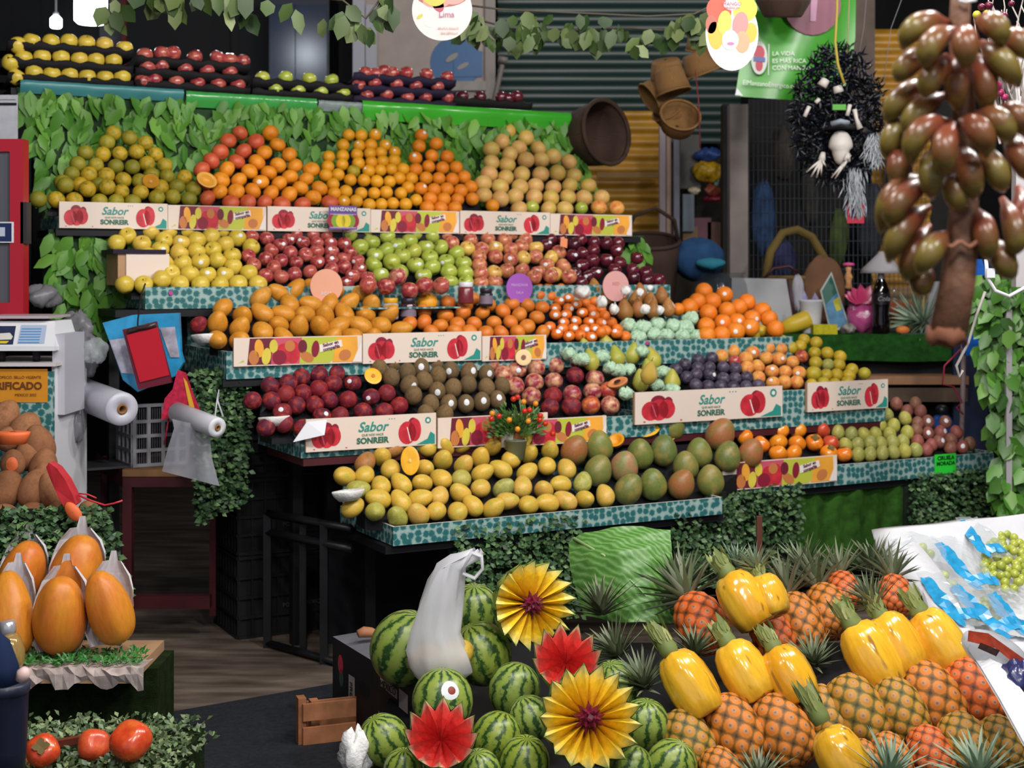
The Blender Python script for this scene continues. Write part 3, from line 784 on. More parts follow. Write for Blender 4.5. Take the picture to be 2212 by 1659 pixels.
tray('patterned tray under yellow, red and green apples', 1.29, 3.66, 5.355, 5.76, 1.265, 1.348)
tray('patterned tray under orange mangoes, tangerines and pears', 1.51, 4.117, 5.05, 5.62, 1.014, 1.115, .23)
tray('patterned tray of dark red peaches, kiwis and nectarines', 1.69, 3.18, 4.755, 5.24, .75, .835, .22)
tray('patterned tray of green pears, black plums and apricots', 3.2, 4.39, 4.755, 5.17, .75, .905, .2)
tray('patterned front tray full of yellow and green mangoes', 1.88, 3.23, 4.38, 4.87, .488, .552, .21)
tray('patterned tray of persimmons and yellow-green plums', 3.30, 4.894, 4.60, 5.06, .515, .60, .1)
tray('plain low tray under citrus pyramids by leafy wall', 1.03, 3.64, 5.675, 6.05, 1.573, 1.62, .04)
CZ = (1.574, 1.672)
for i, (kd, u0, u1, lab) in enumerate((('S', 128, 362, 'strawberry-printed carton under yellow-green oranges'), ('M', 363, 575, 'mixed-fruit carton under red mandarins'), ('S', 578, 800, 'strawberry-printed carton behind apple sign'),
                                       ('M', 801, 992, 'mixed-fruit carton under narrow orange pyramid'), ('S', 994, 1188, 'strawberry-printed carton under the grapefruit'), ('M', 1189, 1365, 'mixed-fruit carton at top-ledge end'))):
    carton(kd, u0, u1, 5.645, CZ[0], CZ[1] + (.004 if i % 2 == 0 else 0), lab, .02)
carton('M', 505, 782, 5.035, 1.06, 1.164, 'mixed-fruit carton in front of orange mangoes', .012)
carton('S', 784, 1040, 5.035, 1.055, 1.17, 'strawberry-printed carton below tangerines', .012)
carton('M', 1042, 1180, 5.035, 1.05, 1.15, 'mixed-fruit carton half hidden by nectarines', .012)
carton('S', 661, 942, 4.735, .772, .888, 'strawberry-printed carton with folded corner below peaches', .018, fold=True)
carton('M', 946, 1183, 4.735, .757, .868, 'mixed-fruit carton behind berry plant', .018)
carton('M', 1084, 1310, 4.70, .75, .848, 'mixed-fruit carton below nectarines', .02)
carton('S', 1372, 1690, 4.735, .80, .928, 'strawberry-printed carton below black plums', .018)
carton('S', 1745, 1918, 4.735, .81, .935, 'strawberry-printed carton behind framed sign', .018)
carton('M', 1562, 1808, 4.585, .535, .645, 'mixed-fruit carton in front of persimmons', .012)

# leafy wall behind the top ledge, and the leafy panel under it
LC = leafmat('laurel_leaf', ['#3a6d1e', '#4a7f28', '#578c30', '#659838', '#42751f', '#73a345', '#366a24'], .45, .35)
def leafwall(name, label, quad, n, L, W, seed, mats, nrm, down=(0, 0, -1), cat='leaf panel', big=True, back=None, spread=.7, thick=.03, kindv=None, out=.5):
    """leaves laid over a quad (4 world corners: top-left, top-right, bottom-right, bottom-left)"""
    rr = random.Random(seed); q = [Vector(p) for p in quad]
    org = (q[0] + q[1] + q[2] + q[3]) / 4; nrm = Vector(nrm).normalized(); down = Vector(down)
    ax = (q[1] - q[0]).normalized()
    o = thing(name, label, cat, org)
    mb = MB()
    for i in range(n):
        s, t = rr.random(), rr.random()
        p = q[0].lerp(q[1], s).lerp(q[3].lerp(q[2], s), t) - org
        dr = down + ax * rr.uniform(-spread, spread) + nrm * rr.uniform(.0, out) + Vector((0, 0, rr.uniform(0, .5)))
        nv = nrm + ax * rr.uniform(-.5, .5) + Vector((0, 0, rr.uniform(-.2, .6)))
        k = rr.uniform(.75, 1.2)
        mb.leaf(p + nrm * rr.uniform(.0, thick), dr, nv, L * k, W * k, 0, rr.uniform(.05, .4), big)
    mk('leaves', mb, [mats], o)
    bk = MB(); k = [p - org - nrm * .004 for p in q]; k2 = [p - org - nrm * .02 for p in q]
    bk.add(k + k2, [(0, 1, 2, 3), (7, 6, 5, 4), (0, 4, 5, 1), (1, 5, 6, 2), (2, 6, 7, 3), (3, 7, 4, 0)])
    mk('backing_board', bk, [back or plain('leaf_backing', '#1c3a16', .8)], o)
    return o
NF = S(0, -1, 0.0)
leafwall('laurel_screen', 'green laurel leaf wall behind the citrus pyramids', [S(.94, 6.07, 2.16), S(3.52, 6.07, 2.17), S(3.80, 6.05, 1.58), S(1.07, 6.05, 1.58)], 1500, .095, .05, 1, LC, NF + Vector((0, 0, .15)), out=.35)
leafwall('laurel_screen', 'green laurel leaf panel below strawberry-printed carton', [S(1.0, 5.70, 1.57), S(1.60, 5.70, 1.57), S(1.60, 5.70, 1.22), S(1.02, 5.70, 1.19)], 210, .09, .05, 2, LC, NF, out=.35)
leafwall('leaf_sprig', 'spray of laurel leaves at the shelf end', [S(3.62, 5.72, 1.58), S(3.76, 5.72, 1.58), S(3.72, 5.72, 1.44), S(3.62, 5.72, 1.46)], 26, .08, .045, 3, LC, NF)
# plastic wraps along the lip of the top board
def strip(name, label, a0, a1, d, z0, z1, m, cat='plastic wrap'):
    mb = MB(); n = 26; rr = random.Random(int(a0 * 100)); vs = []
    for i in range(n + 1):
        a = a0 + (a1 - a0) * i / n
        w = rr.uniform(-.004, .004)
        for j, (dz, dd) in enumerate(((0, .0), (.35, -.012), (.7, -.02), (.95, -.014), (1.0, .01), (1.0, .2))):
            vs.append(S(a - a0, dd + w * (1 if j else 0) + rr.uniform(-.003, .003), (z1 - z0) * dz) - S(0, 0, 0))
    fs = [(i * 6 + j, (i + 1) * 6 + j, (i + 1) * 6 + j + 1, i * 6 + j + 1) for i in range(n) for j in range(5)]
    mb.add(vs, fs, 0, True)
    return one(name, mb, [m], label, cat, S(a0, d, z0))
G1 = plain('green_film', '#3ca52c', .22, .6); G2 = plain('green_film_dull', '#3f9a4a', .2, .6); G3 = plain('teal_film', '#3f8083', .35, .5); G4 = plain('grey_film', '#7f8b8a', .4, .4)
strip('plastic_wrap', 'teal plastic wrap under yellow apple trays', .95, 1.62, 6.06, 2.135, 2.19, G3)
strip('plastic_wrap', 'shiny green plastic wrap under red apple trays', 1.63, 2.22, 6.055, 2.115, 2.185, G2)
strip('plastic_wrap', 'grey plastic wrap under green apple trays', 2.23, 2.5, 6.06, 2.13, 2.18, G4)
strip('plastic_wrap', 'bright green plastic wrap at the top ledge end', 2.44, 3.54, 6.05, 2.10, 2.19, G1)

# moulded trays of apples on the top board
M_PULP = plain('black_pulp_tray', '#191619', .75, .25, bump=.3, bscale=200); M_PURP = plain('purple_pulp_tray', '#241a33', .7, .25, bump=.3, bscale=200)
def moulded(label, u0, u1, v, d, m, group, sag=.0):
    z = z_of((u0 + u1) / 2, v, d); a0, a1 = a_of(u0, d), a_of(u1, d); n = 16; mb = MB(); D = .3
    vs = []
    for i in range(n + 1):
        x = (a1 - a0) * i / n
        wav = .006 * math.sin(i * 2 * PI / n * 5)
        for (y, zz) in ((0, .024 + wav), (.012, .0), (.05, -.014), (D - .04, -.014), (D, .02), (D - .01, .012), (D - .05, -.02), (.05, -.02), (.004, -.008), (-.006, .018 + wav)):
            vs.append((x, y, zz))
    fs = [(i * 10 + j, (i + 1) * 10 + j, (i + 1) * 10 + (j + 1) % 10, i * 10 + (j + 1) % 10) for i in range(n) for j in range(10)]
    fs += [tuple(range(10)), tuple(n * 10 + j for j in range(9, -1, -1))]
    mb.add(vs, fs, 0, True)
    o = one('apple_tray', mb, [m], label, 'tray', S(a0, d, z), TH, group)
    return o
def trayrow(key, pts, d, r, mat, lab, group, sc=1.0, roll=.4):
    for i, (u, v) in enumerate(pts):
        p = PD(u, v, d + r * .2 + .02)
        put(key, p, r, (R.uniform(-.6, .6), R.uniform(-.5, .5), R.uniform(0, 6.2)), f"{lab}, {ORD[i + 1]} from left", group, mat, False)
dT = 6.16
for v, pts, w in ((106, [(38, 98), (68, 90), (110, 92), (149, 91), (187, 94), (226, 98), (269, 106)], 'top'), (142, [(22, 136), (51, 126), (91, 124), (132, 125), (172, 129), (208, 130), (245, 132)], 'middle'), (175, [(35, 167), (73, 157), (112, 161), (151, 163), (189, 167), (227, 169), (264, 167)], 'bottom')):
    moulded(f'black moulded tray of yellow apples, {w} of its stack', 16, 288, v + 2, dT, M_PULP, 'black moulded trays on the top ledge')
    trayrow('yapple', pts, dT, .036, m_yapple, f'yellow apple in {w} tray of ledge stack', 'yellow apples in stacked trays')
for v, pts, w in ((138, [(313, 120), (350, 116), (374, 116), (421, 124), (470, 125), (496, 130), (524, 134)], 'top'), (163, [(318, 146), (348, 142), (401, 150), (448, 153), (497, 156)], 'middle'), (190, [(308, 176), (334, 173), (381, 178), (427, 181), (471, 183), (514, 184)], 'bottom')):
    moulded(f'black moulded tray of dark red apples, {w} of its stack', 293, 541, v + 2, dT, M_PULP, 'black moulded trays on the top ledge')
    trayrow('rapple', pts, dT, .035, m_rapple, f'red apple in {w} tray beside yellow-apple stack', 'red apples in stacked trays')
for v, pts, w in ((183, [(567, 169), (617, 168), (668, 171), (716, 174)], 'upper'), (205, [(595, 193), (644, 196), (693, 199), (741, 200)], 'lower')):
    moulded(f'black moulded tray of green apples, {w} of two', 545, 762, v + 3, dT, M_PULP, 'black moulded trays on the top ledge')
    trayrow('gapple', pts, dT, .034, m_gapple, f'green apple in {w} tray on top ledge', 'green apples in stacked trays')
for v, pts, w in ((172, [(790, 158), (812, 161), (829, 154), (848, 159), (878, 158), (921, 161), (966, 167)], 'top'), (196, [(775, 185), (809, 181), (857, 182), (898, 186), (945, 187)], 'middle'), (221, [(793, 207), (835, 204), (880, 210), (919, 211), (967, 211)], 'bottom')):
    moulded(f'purple moulded tray of bright red apples, {w} of its stack', 764, 985, v + 3, dT, M_PURP, 'purple moulded trays on the top ledge')
    trayrow('rapple', pts, dT, .033, m_rapple, f'bright red apple in {w} purple tray', 'bright red apples in purple trays')
moulded('black moulded tray of dark apples at ledge end', 980, 1150, 226, dT, M_PULP, 'black moulded trays on the top ledge')
trayrow('rapple', [(999, 209), (1037, 210), (1083, 211), (1098, 214), (1117, 209)], dT, .031, m_dapple, 'dark maroon apple at ledge end', 'dark apples at the ledge end')

build_piles()

# signs, jars, foam and cut fruit among the heaps
def disc_sign(label, u, v, rp, d, m, lines=(), inkm=None, cat='price sign'):
    p = PD(u, v, d); r = rp / F * Yd(u, d)
    t = thing('round_sign', label, cat, p, TH, None)
    b = MB().lathe([(r, -.0015), (r, .0015)], 32, 0, False, Matrix.Rotation(PI / 2, 4, 'X'))
    mk('sign_disc', b, [m], t)
    mk('sign_stake', MB().tube([(0, .006, 0), (0, .006, -r - .08)], .004, 6), [M_WHITE], t)
    for (s, z, sz) in lines: text('lettering', s, sz, inkm or M_WHITE, t, (0, -.003, z))
    return t
disc_sign('peach-coloured round sign standing behind orange mangoes', 705, 618, 37, 5.30, plain('sign_peach', '#e5a58a', .5), [('ROJA', -.03, .02)])
disc_sign('purple round sign behind clementine heap', 1122, 622, 32, 5.30, plain('sign_purple', '#a85fc0', .5), [('MANZANA', .012, .016), ('GALA', -.02, .014)], plain('sign_lilac', '#dcb8e6', .5))
disc_sign('pale pink round sign behind brown pears', 1330, 618, 33, 5.30, plain('sign_pink', '#dca3a0', .5), [('RED', .01, .02)], plain('sign_pinkink', '#c98a8c', .5))
t = thing('price_card', 'purple apple price card with painted apples', 'price card', PD(741, 470, 5.60), TH)
w, h = .125, .10; mb = MB().box(-w / 2, w / 2, -.002, .002, -h / 2, h / 2, 0)
mb.flat([(-w * .46, -h * .44), (w * .46, -h * .44), (w * .46, h * .15), (-w * .46, h * .15)], 4, 2, -.002)
for x, m in ((-.4, 1), (-.26, 2), (-.1, 3), (.1, 3), (.26, 2), (.4, 1)): mb.ell(x * w, -.14 * h, .17 * w, .27 * h, m, 3 + m, 0, 16, -.002)
mk('card', mb, [plain('card_purple', '#6d4a94', .5), plain('card_red', '#9a2238', .5), plain('card_green', '#7da030', .5), plain('card_yellow', '#e0cb32', .5), plain('card_lilac', '#b9a6cf', .5)], t)
text('lettering', 'MANZANAS', .021, M_WHITE, t, (0, -.005, h * .34), off=.0008)
mk('wire_stake', MB().tube([(0, .004, -.03), (.004, .0, -.13)], .0025, 6), [M_IRON], t)
t = thing('price_card', 'neon green handwritten price card clipped on tray end', 'price card', PD(2042, 998, 4.594), TH)
mk('card', MB().box(-.062, .062, -.0015, .0015, -.05, .035), [plain('neon_green', '#2fd63e', .5)], t)
for i, (s, z) in enumerate((('CIRUELA', .018), ('MORADA', -.006))): text('lettering', s, .024, plain('black_ink', '#12301a', .5), t, (0, -.003, z), (PI / 2, 0, 0), off=.0008, sx=1.05)
# framed tilted sign
t = thing('framed_sign', 'tilted dark-framed sign with white card behind yellow-green plums', 'sign', PD(1832, 868, 4.93), TH, rot=(-.25, .22, TH - .25))
mb = MB().box(-.115, .115, -.006, .008, -.085, .075, 0)
mk('backing', mb, [M_BLACK], t)
mk('frame', MB().box(-.118, .118, -.012, .01, .062, .082, 0).box(-.122, -.104, -.012, .01, -.09, .082, 0), [plain('frame_brown', '#2a2026', .3)], t)
mk('frame_edge', MB().box(.098, .122, -.016, .012, -.09, .082, 0), [plain('frame_silver', '#d9d9e2', .25)], t)
mb = MB().box(-.1, .096, -.009, -.006, -.08, .055, 0)
for (x, z, rx, rz, m) in ((-.07, .035, .028, .016, 1), (.06, .04, .03, .014, 1), (-.08, -.02, .016, .02, 1), (.08, -.01, .014, .03, 1)): mb.ell(x, z, rx, rz, m, 1, 0, 14, -.009)
mk('card', mb, [plain('sign_white', '#eceef2', .35), plain('sign_peachy', '#e8b98c', .5)], t)
text('lettering', 'Ciruela', .03, plain('sign_ink', '#6f7c9a', .5), t, (0, -.011, .012)); text('lettering', 'kilo', .026, MATS['sign_ink'], t, (0, -.011, -.028))
# jars on the ledge below the large red apples
def jar(label, u, v, d, r, h, body, lid, band=None):
    p = PD(u, v, d); t = thing('honey_jar', label, 'jar', p, TH, 'small jars behind the tangerines')
    mk('jar_body', MB().lathe([(r * .9, 0), (r, .006), (r, h * .7), (r * .82, h * .78)], 20), [body], t)
    mk('lid', MB().lathe([(r * .9, h * .78), (r * .92, h * .79), (r * .92, h), (r * .88, h * 1.01)], 20), [lid], t)
    if band: mk('jar_label', MB().lathe([(r * 1.01, h * .15), (r * 1.01, h * .6)], 20, closed=False), [band], t)
M_JAM = plain('jam_dark', '#3d1f2c', .2, .6); M_JL = plain('jar_label_grey', '#7d7080', .5)
jar('small jar with yellow lid below large red apples', 844, 690, 5.24, .031, .085, plain('jar_pale', '#b9b2b0', .3), plain('lid_yellow', '#d9a21e', .35), M_JL)
jar('dark jam jar with black lid below large red apples', 882, 690, 5.235, .032, .085, M_JAM, plain('lid_black', '#2a2430', .35), M_JL)
jar('jam jar with white lid above tangerines', 1006, 656, 5.235, .032, .088, plain('jam_red', '#7b2f38', .25, .6), M_WHITE)
jar('small black jar with pale label above tangerines', 1050, 662, 5.235, .028, .075, plain('jar_black', '#23252c', .3), MATS['lid_black'], M_JL)
mb = MB().box(-.02, a_of(985, 5.26) - a_of(775, 5.26), 0, .09, 0, .006)
one('ledge_shelf', mb, [M_PAT], 'thin black ledge under the row of large red apples', 'shelf', S(a_of(775, 5.24), 5.20, 1.258), TH)
# cut fruit
m_flesh_m = plain('mango_flesh', '#f5b31f', .35, .5, noise=.12, nscale=30); m_flesh_d = plain('mango_flesh_rim', '#e89a1c', .4)
def half(label, pos, r, rot, skin, flesh, sh, name, cat, cutz=0.0, dim=.0, pit=None, sx=(1, 1, 1)):
    t = thing(name, label, cat, pos, rot=rot)
    t.scale = sx
    mb = MB(); n = 28; prof = [(1.0, 0)]
    for i in range(1, 9): prof.append((math.cos(i * PI / 18), -math.sin(i * PI / 18)))
    prof.append((.02, -1))
    mb.lathe([(a * r, b * r * sh) for a, b in prof], n, 0, True, closed=False)
    mk('skin', mb, [skin], t)
    mb = MB().lathe([(r * .01, -dim * r), (r * .45, -dim * r * .9), (r * .62, 0), (r * .93, .012 * r), (r * .995, -.01 * r)], n, 0, True, closed=False)
    mk('flesh', mb, [flesh], t)
    if pit: mk('pit_mark', MB().lathe([(.01 * r, .005), (pit[0] * r, .004)], 12, 0, True, closed=False), [pit[1]], t)
    return t
V = Vector
def face(dirw, spin=0): return axis_rot(dirw, spin).to_euler()
half('halved yellow mango propped upright showing golden flesh', PD(886, 995, 4.60), .041, face((-.05, -1, .18)), m_atau, m_flesh_m, .5, 'mango_half', 'mango', pit=(.14, plain('pit_cream', '#f3d27a', .5)), sx=(.82, 1.25, 1))
half('halved yellow mango with stone hollow below berry plant', PD(1098, 947, 4.72), .036, face((.35, -.9, .25), .3), m_atau, plain('mango_flesh_pale', '#f2bd4a', .35, noise=.1), .6, 'mango_half', 'mango', dim=.06, sx=(.8, 1.3, 1))
half('halved green mango lying cut side up on the heap', PD(1386, 920, 4.80), .066, face((.02, -.62, .8)), m_kent, m_flesh_m, .75, 'mango_half', 'mango', sx=(1.12, .95, 1))
half('thick green mango slice leaning beside its cut half', PD(1452, 938, 4.78), .05, face((-.25, -.55, .8), .6), m_kent, m_flesh_m, .3, 'mango_slice', 'mango', sx=(1.35, .55, 1))
half('green mango cheek with flat cut face near red mango', PD(1490, 924, 4.84), .052, face((.1, -.85, .55), .3), m_kent, m_flesh_m, .6, 'mango_half', 'mango', sx=(1.05, .85, 1))
half('hollowed mango skin cup beside the cut half', PD(1330, 950, 4.70), .034, face((-.3, -.6, .7)), m_kentr, m_flesh_d, .9, 'mango_skin_cup', 'mango', dim=.55)
half('halved peach with bright orange flesh above dark peaches', PD(806, 812, 4.98), .034, face((.35, -.75, .5)), m_peach, m_flesh_m, .8, 'peach_half', 'peach', pit=(.22, plain('peach_stone', '#c8792a', .6)))
half('halved nectarine with cream flesh and star-shaped stone', PD(1131, 772, 5.0), .033, face((.1, -.95, .2)), m_nect, plain('cream_flesh', '#e6c890', .45), .8, 'nectarine_half', 'nectarine', pit=(.3, plain('stone_brown', '#8a5c48', .7)))
half('halved orange with peel on the yellow-green orange pyramid', PD(326, 391, 5.72), .033, face((.1, -.8, -.5)), m_green_orange, plain('orange_flesh', '#eda83a', .4), .9, 'orange_half', 'orange', pit=(.2, plain('orange_pith', '#f0c98a', .5)))
half('curled mandarin peel with open segments beside red mandarins', PD(447, 388, 5.70), .036, face((.4, -.8, .3)), m_mandarin, MATS['orange_flesh'], .5, 'mandarin_half', 'mandarin', dim=.35, sx=(1.2, .9, 1))
half('cut open papaya piece with dark seeds on pale nets', PD(1334, 825, 4.86), .034, face((-.3, -.6, .75)), m_kentr, plain('papaya_flesh', '#d98a52', .4), .9, 'papaya_piece', 'papaya', dim=.3, pit=(.35, plain('dark_seeds', '#3a2228', .5)), sx=(1.25, .8, 1))
half('glossy cut persimmon between orange persimmons', PD(1724, 897, 4.92), .038, face((.1, -.75, .65)), m_persi, plain('persimmon_flesh', '#e8722c', .15, .7, noise=.2, nscale=60), .8, 'persimmon_half', 'persimmon')
# pale green foam nets, white foam and wrapped fruit
m_net = plain('foam_net', '#bfe0bf', .7, noise=.18, nscale=90, bump=.8, bscale=160)
def crumple(label, pos, r, name, cat, mat, group, seed, squash=(1, 1, .8), amp=.16):
    rr = random.Random(seed); ph = [rr.uniform(0, 6) for _ in range(6)]
    def f(th, p):
        k = 1 + amp * (math.sin(3 * p + ph[0]) * math.sin(2 * th + ph[1]) + .6 * math.sin(5 * p + ph[2] + 3 * th) + .4 * math.sin(9 * p + ph[3]) * math.sin(7 * th + ph[4]))
        return Vector((math.sin(th) * math.cos(p) * r * squash[0] * k, math.sin(th) * math.sin(p) * r * squash[1] * k, math.cos(th) * r * squash[2] * k))
    return one(name, blob(f, 14, 22), [mat], label, cat, pos, R.uniform(0, 6), group)
nets = [(1190, 720), (1340, 730), (1490, 700), (1660, 720), (1800, 735), (1860, 640), (1290, 840), (1460, 812), (1590, 822), (1770, 832), (1920, 832)]
for i, (x, y) in enumerate(nets):
    u, v = x * .2 + 1120, y * .2 + 560
    crumple(f'pale green netted pear below brown pears, {ORD[i % 6 + 1]} from left in {"upper" if i < 6 else "lower"} row', PD(u, v, 5.12 + (735 - v) / 140 * .16), .036, 'netted_pear', 'pear', m_net, 'netted pears on the middle shelf', i)
nets = [(1300, 450), (1390, 570), (1590, 590), (1730, 400), (1960, 620), (940, 420), (1080, 480), (1900, 760), (1560, 850), (2050, 810), (1480, 600)]
for i, (x, y) in enumerate(sorted(nets)):
    u, v = x * .2 + 1040, y * .2 + 680
    crumple(f'crumpled pale green foam net between green pears, {ORD[i + 1]} from left', PD(u, v, 4.84 + (850 - v) / 100 * .2), .034, 'foam_net', 'foam net', m_net, 'empty foam nets among green pears', 30 + i, (1, .8, .7), .2)
for i, (u, v, r, lab) in enumerate(((1258, 632, .045, 'white foam net clump behind clementines'), (1300, 652, .028, 'white foam tuft behind first brown pear'), (1352, 628, .022, 'white foam tuft between brown pears, upper'), (1382, 632, .02, 'white foam tuft above middle brown pears'), (1394, 668, .022, 'white foam tuft between large pears'), (1426, 670, .02, 'white foam tuft beside last brown pears'), (1404, 622, .014, 'small white foam tuft at pear row end'), (1326, 668, .024, 'greenish white foam tuft above netted pears'))):
    crumple(lab, PD(u, v, 5.20 if v < 640 else 5.12), r, 'foam_tuft', 'foam', M_FOAM, 'white foam among brown pears', 60 + i, (1.2, .8, .6) if i == 0 else (1, .8, .9), .14)
put('pear', PD(1402, 808, 4.80), .036, (0, .2, 0), 'shiny film-wrapped yellow pear above green pears', 'green pears among foam nets', plain('wrapped_pear', '#d3b04a', .08, .8, noise=.2, nscale=50, bump=.5, bscale=50), name='wrapped_pear')
def foamtray(u, v, d, rot, lab, L_=.13, W_=.09, tip=-.1):
    t = thing('foam_tray', lab, 'foam tray', PD(u, v, d), group='white fruit trays', rot=(tip, 0, TH + rot))
    mb = MB(); n = 24; rings = []
    for (k, z) in ((.55, -.02), (.6, -.022), (.9, -.004), (1.0, .004), (1.03, .0), (.93, -.012), (.62, -.03), (.5, -.03)):
        rings.append([V_((math.copysign(abs(math.cos(2 * PI * i / n)) ** .6, math.cos(2 * PI * i / n)) * L_ * .5 * k, math.copysign(abs(math.sin(2 * PI * i / n)) ** .6, math.sin(2 * PI * i / n)) * W_ * .5 * k, z)) for i in range(n)])
    vs = [p for r_ in rings for p in r_]
    mb.add(vs, [(j * n + i, j * n + (i + 1) % n, (j + 1) * n + (i + 1) % n, (j + 1) * n + i) for j in range(7) for i in range(n)] + [tuple(range(n - 1, -1, -1))], 0, True)
    mk('tray_shell', mb, [M_FOAM], t)
V_ = Vector
foamtray(446, 724, 5.13, .3, 'white fruit tray corner beside orange mangoes', .10)
foamtray(592, 902, 4.83, .3, 'white fruit tray corner beside dark peaches', .10)
foamtray(752, 1062, 4.47, .55, 'white fruit tray corner beside yellow mangoes', .10)
t = thing('apple_box', 'kraft box with white paper and purple tray under yellow apples', 'box', PD(272, 605, 5.44), TH)
mk('box_body', MB().box(-.03, .16, 0, .2, -.02, .1), [M_KRAFT], t); mk('paper_liner', MB().box(.0, .163, -.006, -.001, -.02, .1), [M_CREAM], t)
mk('purple_tray', MB().box(-.05, .15, -.012, .2, .1, .116), [M_PURP], t)
one('price_tag', MB().box(-.018, .018, -.001, .001, -.022, .022), [plain('tag_orange', '#e58a5c', .5)], 'orange square tag stuck among dark red apples', 'tag', PD(1218, 524, 5.52), TH, rot=(-.3, .25, TH))
for i, (u, v, d) in enumerate(((369, 633, 5.352), (1398, 741, 5.046))):
    one('pink_dot', MB().lathe([(.008, -.0006), (.008, .0006)], 14, 0, False, Matrix.Rotation(PI / 2, 4, 'X')), [plain('dot_pink', '#c03a90', .5)], ('pink dot stuck on tray edge below yellow apples', 'pink dot stuck on tray edge above black plums')[i], 'sticker', PD(u, v, d - .004), TH)
# berry plant in front of the nectarines
p0 = PD(1115, 940, 4.66); t = thing('berry_plant', 'small potted plant with red and orange berries amid mangoes', 'plant', p0, TH)
mb = MB(); rr = random.Random(5)
for i in range(420):
    dr = V((rr.gauss(0, 1), rr.gauss(0, .7), rr.uniform(.05, 1.3))).normalized(); q = V((dr.x * .115, dr.y * .06, dr.z * .125 - .01)) * rr.uniform(.25, 1)
    mb.leaf(q, dr + V((0, 0, .2)), V((rr.uniform(-1, 1), -1, .5)), rr.uniform(.02, .038), .011, 0, .2, False)
mk('foliage', mb, [leafmat('berry_leaf', ['#33551f', '#44692a', '#5c8038', '#2b4a1c'])], t)
mk('pot', MB().lathe([(.03, -.09), (.042, -.02), (.045, -.02)], 18), [plain('pot_grey', '#8fa090', .6)], t)
ber = MB(); br = [(1063, 893), (1061, 905), (1078, 899), (1100, 907), (1133, 888), (1144, 886), (1141, 910), (1167, 898), (1166, 907), (1118, 927), (1109, 862), (1118, 858), (1131, 868), (1178, 915), (1194, 937), (1157, 872)]
bm = [plain('berry_red', '#c8321e', .25), plain('berry_orange', '#e8922a', .25)]
bme = blob(sh_ball(1.0), 8, 12).mesh('berry', [bm[0]]); bme2 = blob(sh_ball(1.0), 8, 12).mesh('berry', [bm[1]])
for i, (u, v) in enumerate(br):
    o = bpy.data.objects.new('berry', bme if i % 3 else bme2); COL.objects.link(o); o.parent = t
    q = Matrix.Rotation(-TH, 4, 'Z') @ (PD(u, v, 4.60) - p0); o.location = q; o.scale = (.0105,) * 3
# wall-mounted knick: rough white paper at T1 left
# ---------------------------------------------------------------- melons and pineapples in front
def FY(v, h): return (1.889 - h) / (.17 + (v - 590) / F)
def FP(u, v, h): return P(u, v, FY(v, h))
def m_melon():
    m, t, b = base('melon_rind', .34, .5)
    oi = t.nodes.new('ShaderNodeObjectInfo')
    tc = t.nodes.new('ShaderNodeTexCoord')
    sp = t.nodes.new('ShaderNodeSeparateXYZ'); t.links.new(tc.outputs['Object'], sp.inputs[0])
    at = N(t, 'ShaderNodeMath', operation='ARCTAN2'); t.links.new(sp.outputs[1], at.inputs[0]); t.links.new(sp.outputs[0], at.inputs[1])
    mp = coord(t, 1.0); nz = N(t, 'ShaderNodeTexNoise', Scale=3.2, Detail=4.0, Roughness=.7); t.links.new(mp.outputs[0], nz.inputs['Vector'])
    nm = N(t, 'ShaderNodeMath', operation='MULTIPLY_ADD'); nm.inputs[1].default_value = .85; nm.inputs[2].default_value = -.42; t.links.new(nz.outputs['Fac'], nm.inputs[0])
    ad = N(t, 'ShaderNodeMath', operation='ADD'); t.links.new(at.outputs[0], ad.inputs[0]); t.links.new(nm.outputs[0], ad.inputs[1])
    ml = N(t, 'ShaderNodeMath', operation='MULTIPLY'); ml.inputs[1].default_value = 11.0; t.links.new(ad.outputs[0], ml.inputs[0])
    sn = N(t, 'ShaderNodeMath', operation='SINE'); t.links.new(ml.outputs[0], sn.inputs[0])
    n2 = N(t, 'ShaderNodeTexNoise', Scale=9.0, Detail=3.0); t.links.new(mp.outputs[0], n2.inputs['Vector'])
    s2 = N(t, 'ShaderNodeMath', operation='MULTIPLY_ADD'); s2.inputs[1].default_value = .9; t.links.new(n2.outputs['Fac'], s2.inputs[0]); t.links.new(sn.outputs[0], s2.inputs[2])
    r = ramp(t, [(.0, '#93a450'), (.45, '#869a46'), (.66, '#5f7c38'), (.82, '#2f4d28'), (1.0, '#23401f')])
    m3 = N(t, 'ShaderNodeMapRange'); m3.inputs[1].default_value = -.7; m3.inputs[2].default_value = 1.75; t.links.new(s2.outputs[0], m3.inputs[0])
    t.links.new(m3.outputs[0], r.inputs[0])
    r2 = ramp(t, [(0, '#d8dcb8'), (.5, '#ffffff'), (1, '#f4f0c0')]); t.links.new(oi.outputs['Random'], r2.inputs[0])
    t.links.new(mixc(t, 1.0, r.outputs[0], r2.outputs[0], 'MULTIPLY'), b.inputs['Base Color'])
    return m
M_MEL = m_melon()
kind('melon', 'watermelon', 'watermelon', sh_ball(1.06, .04), M_MEL, nt=26, np_=40)
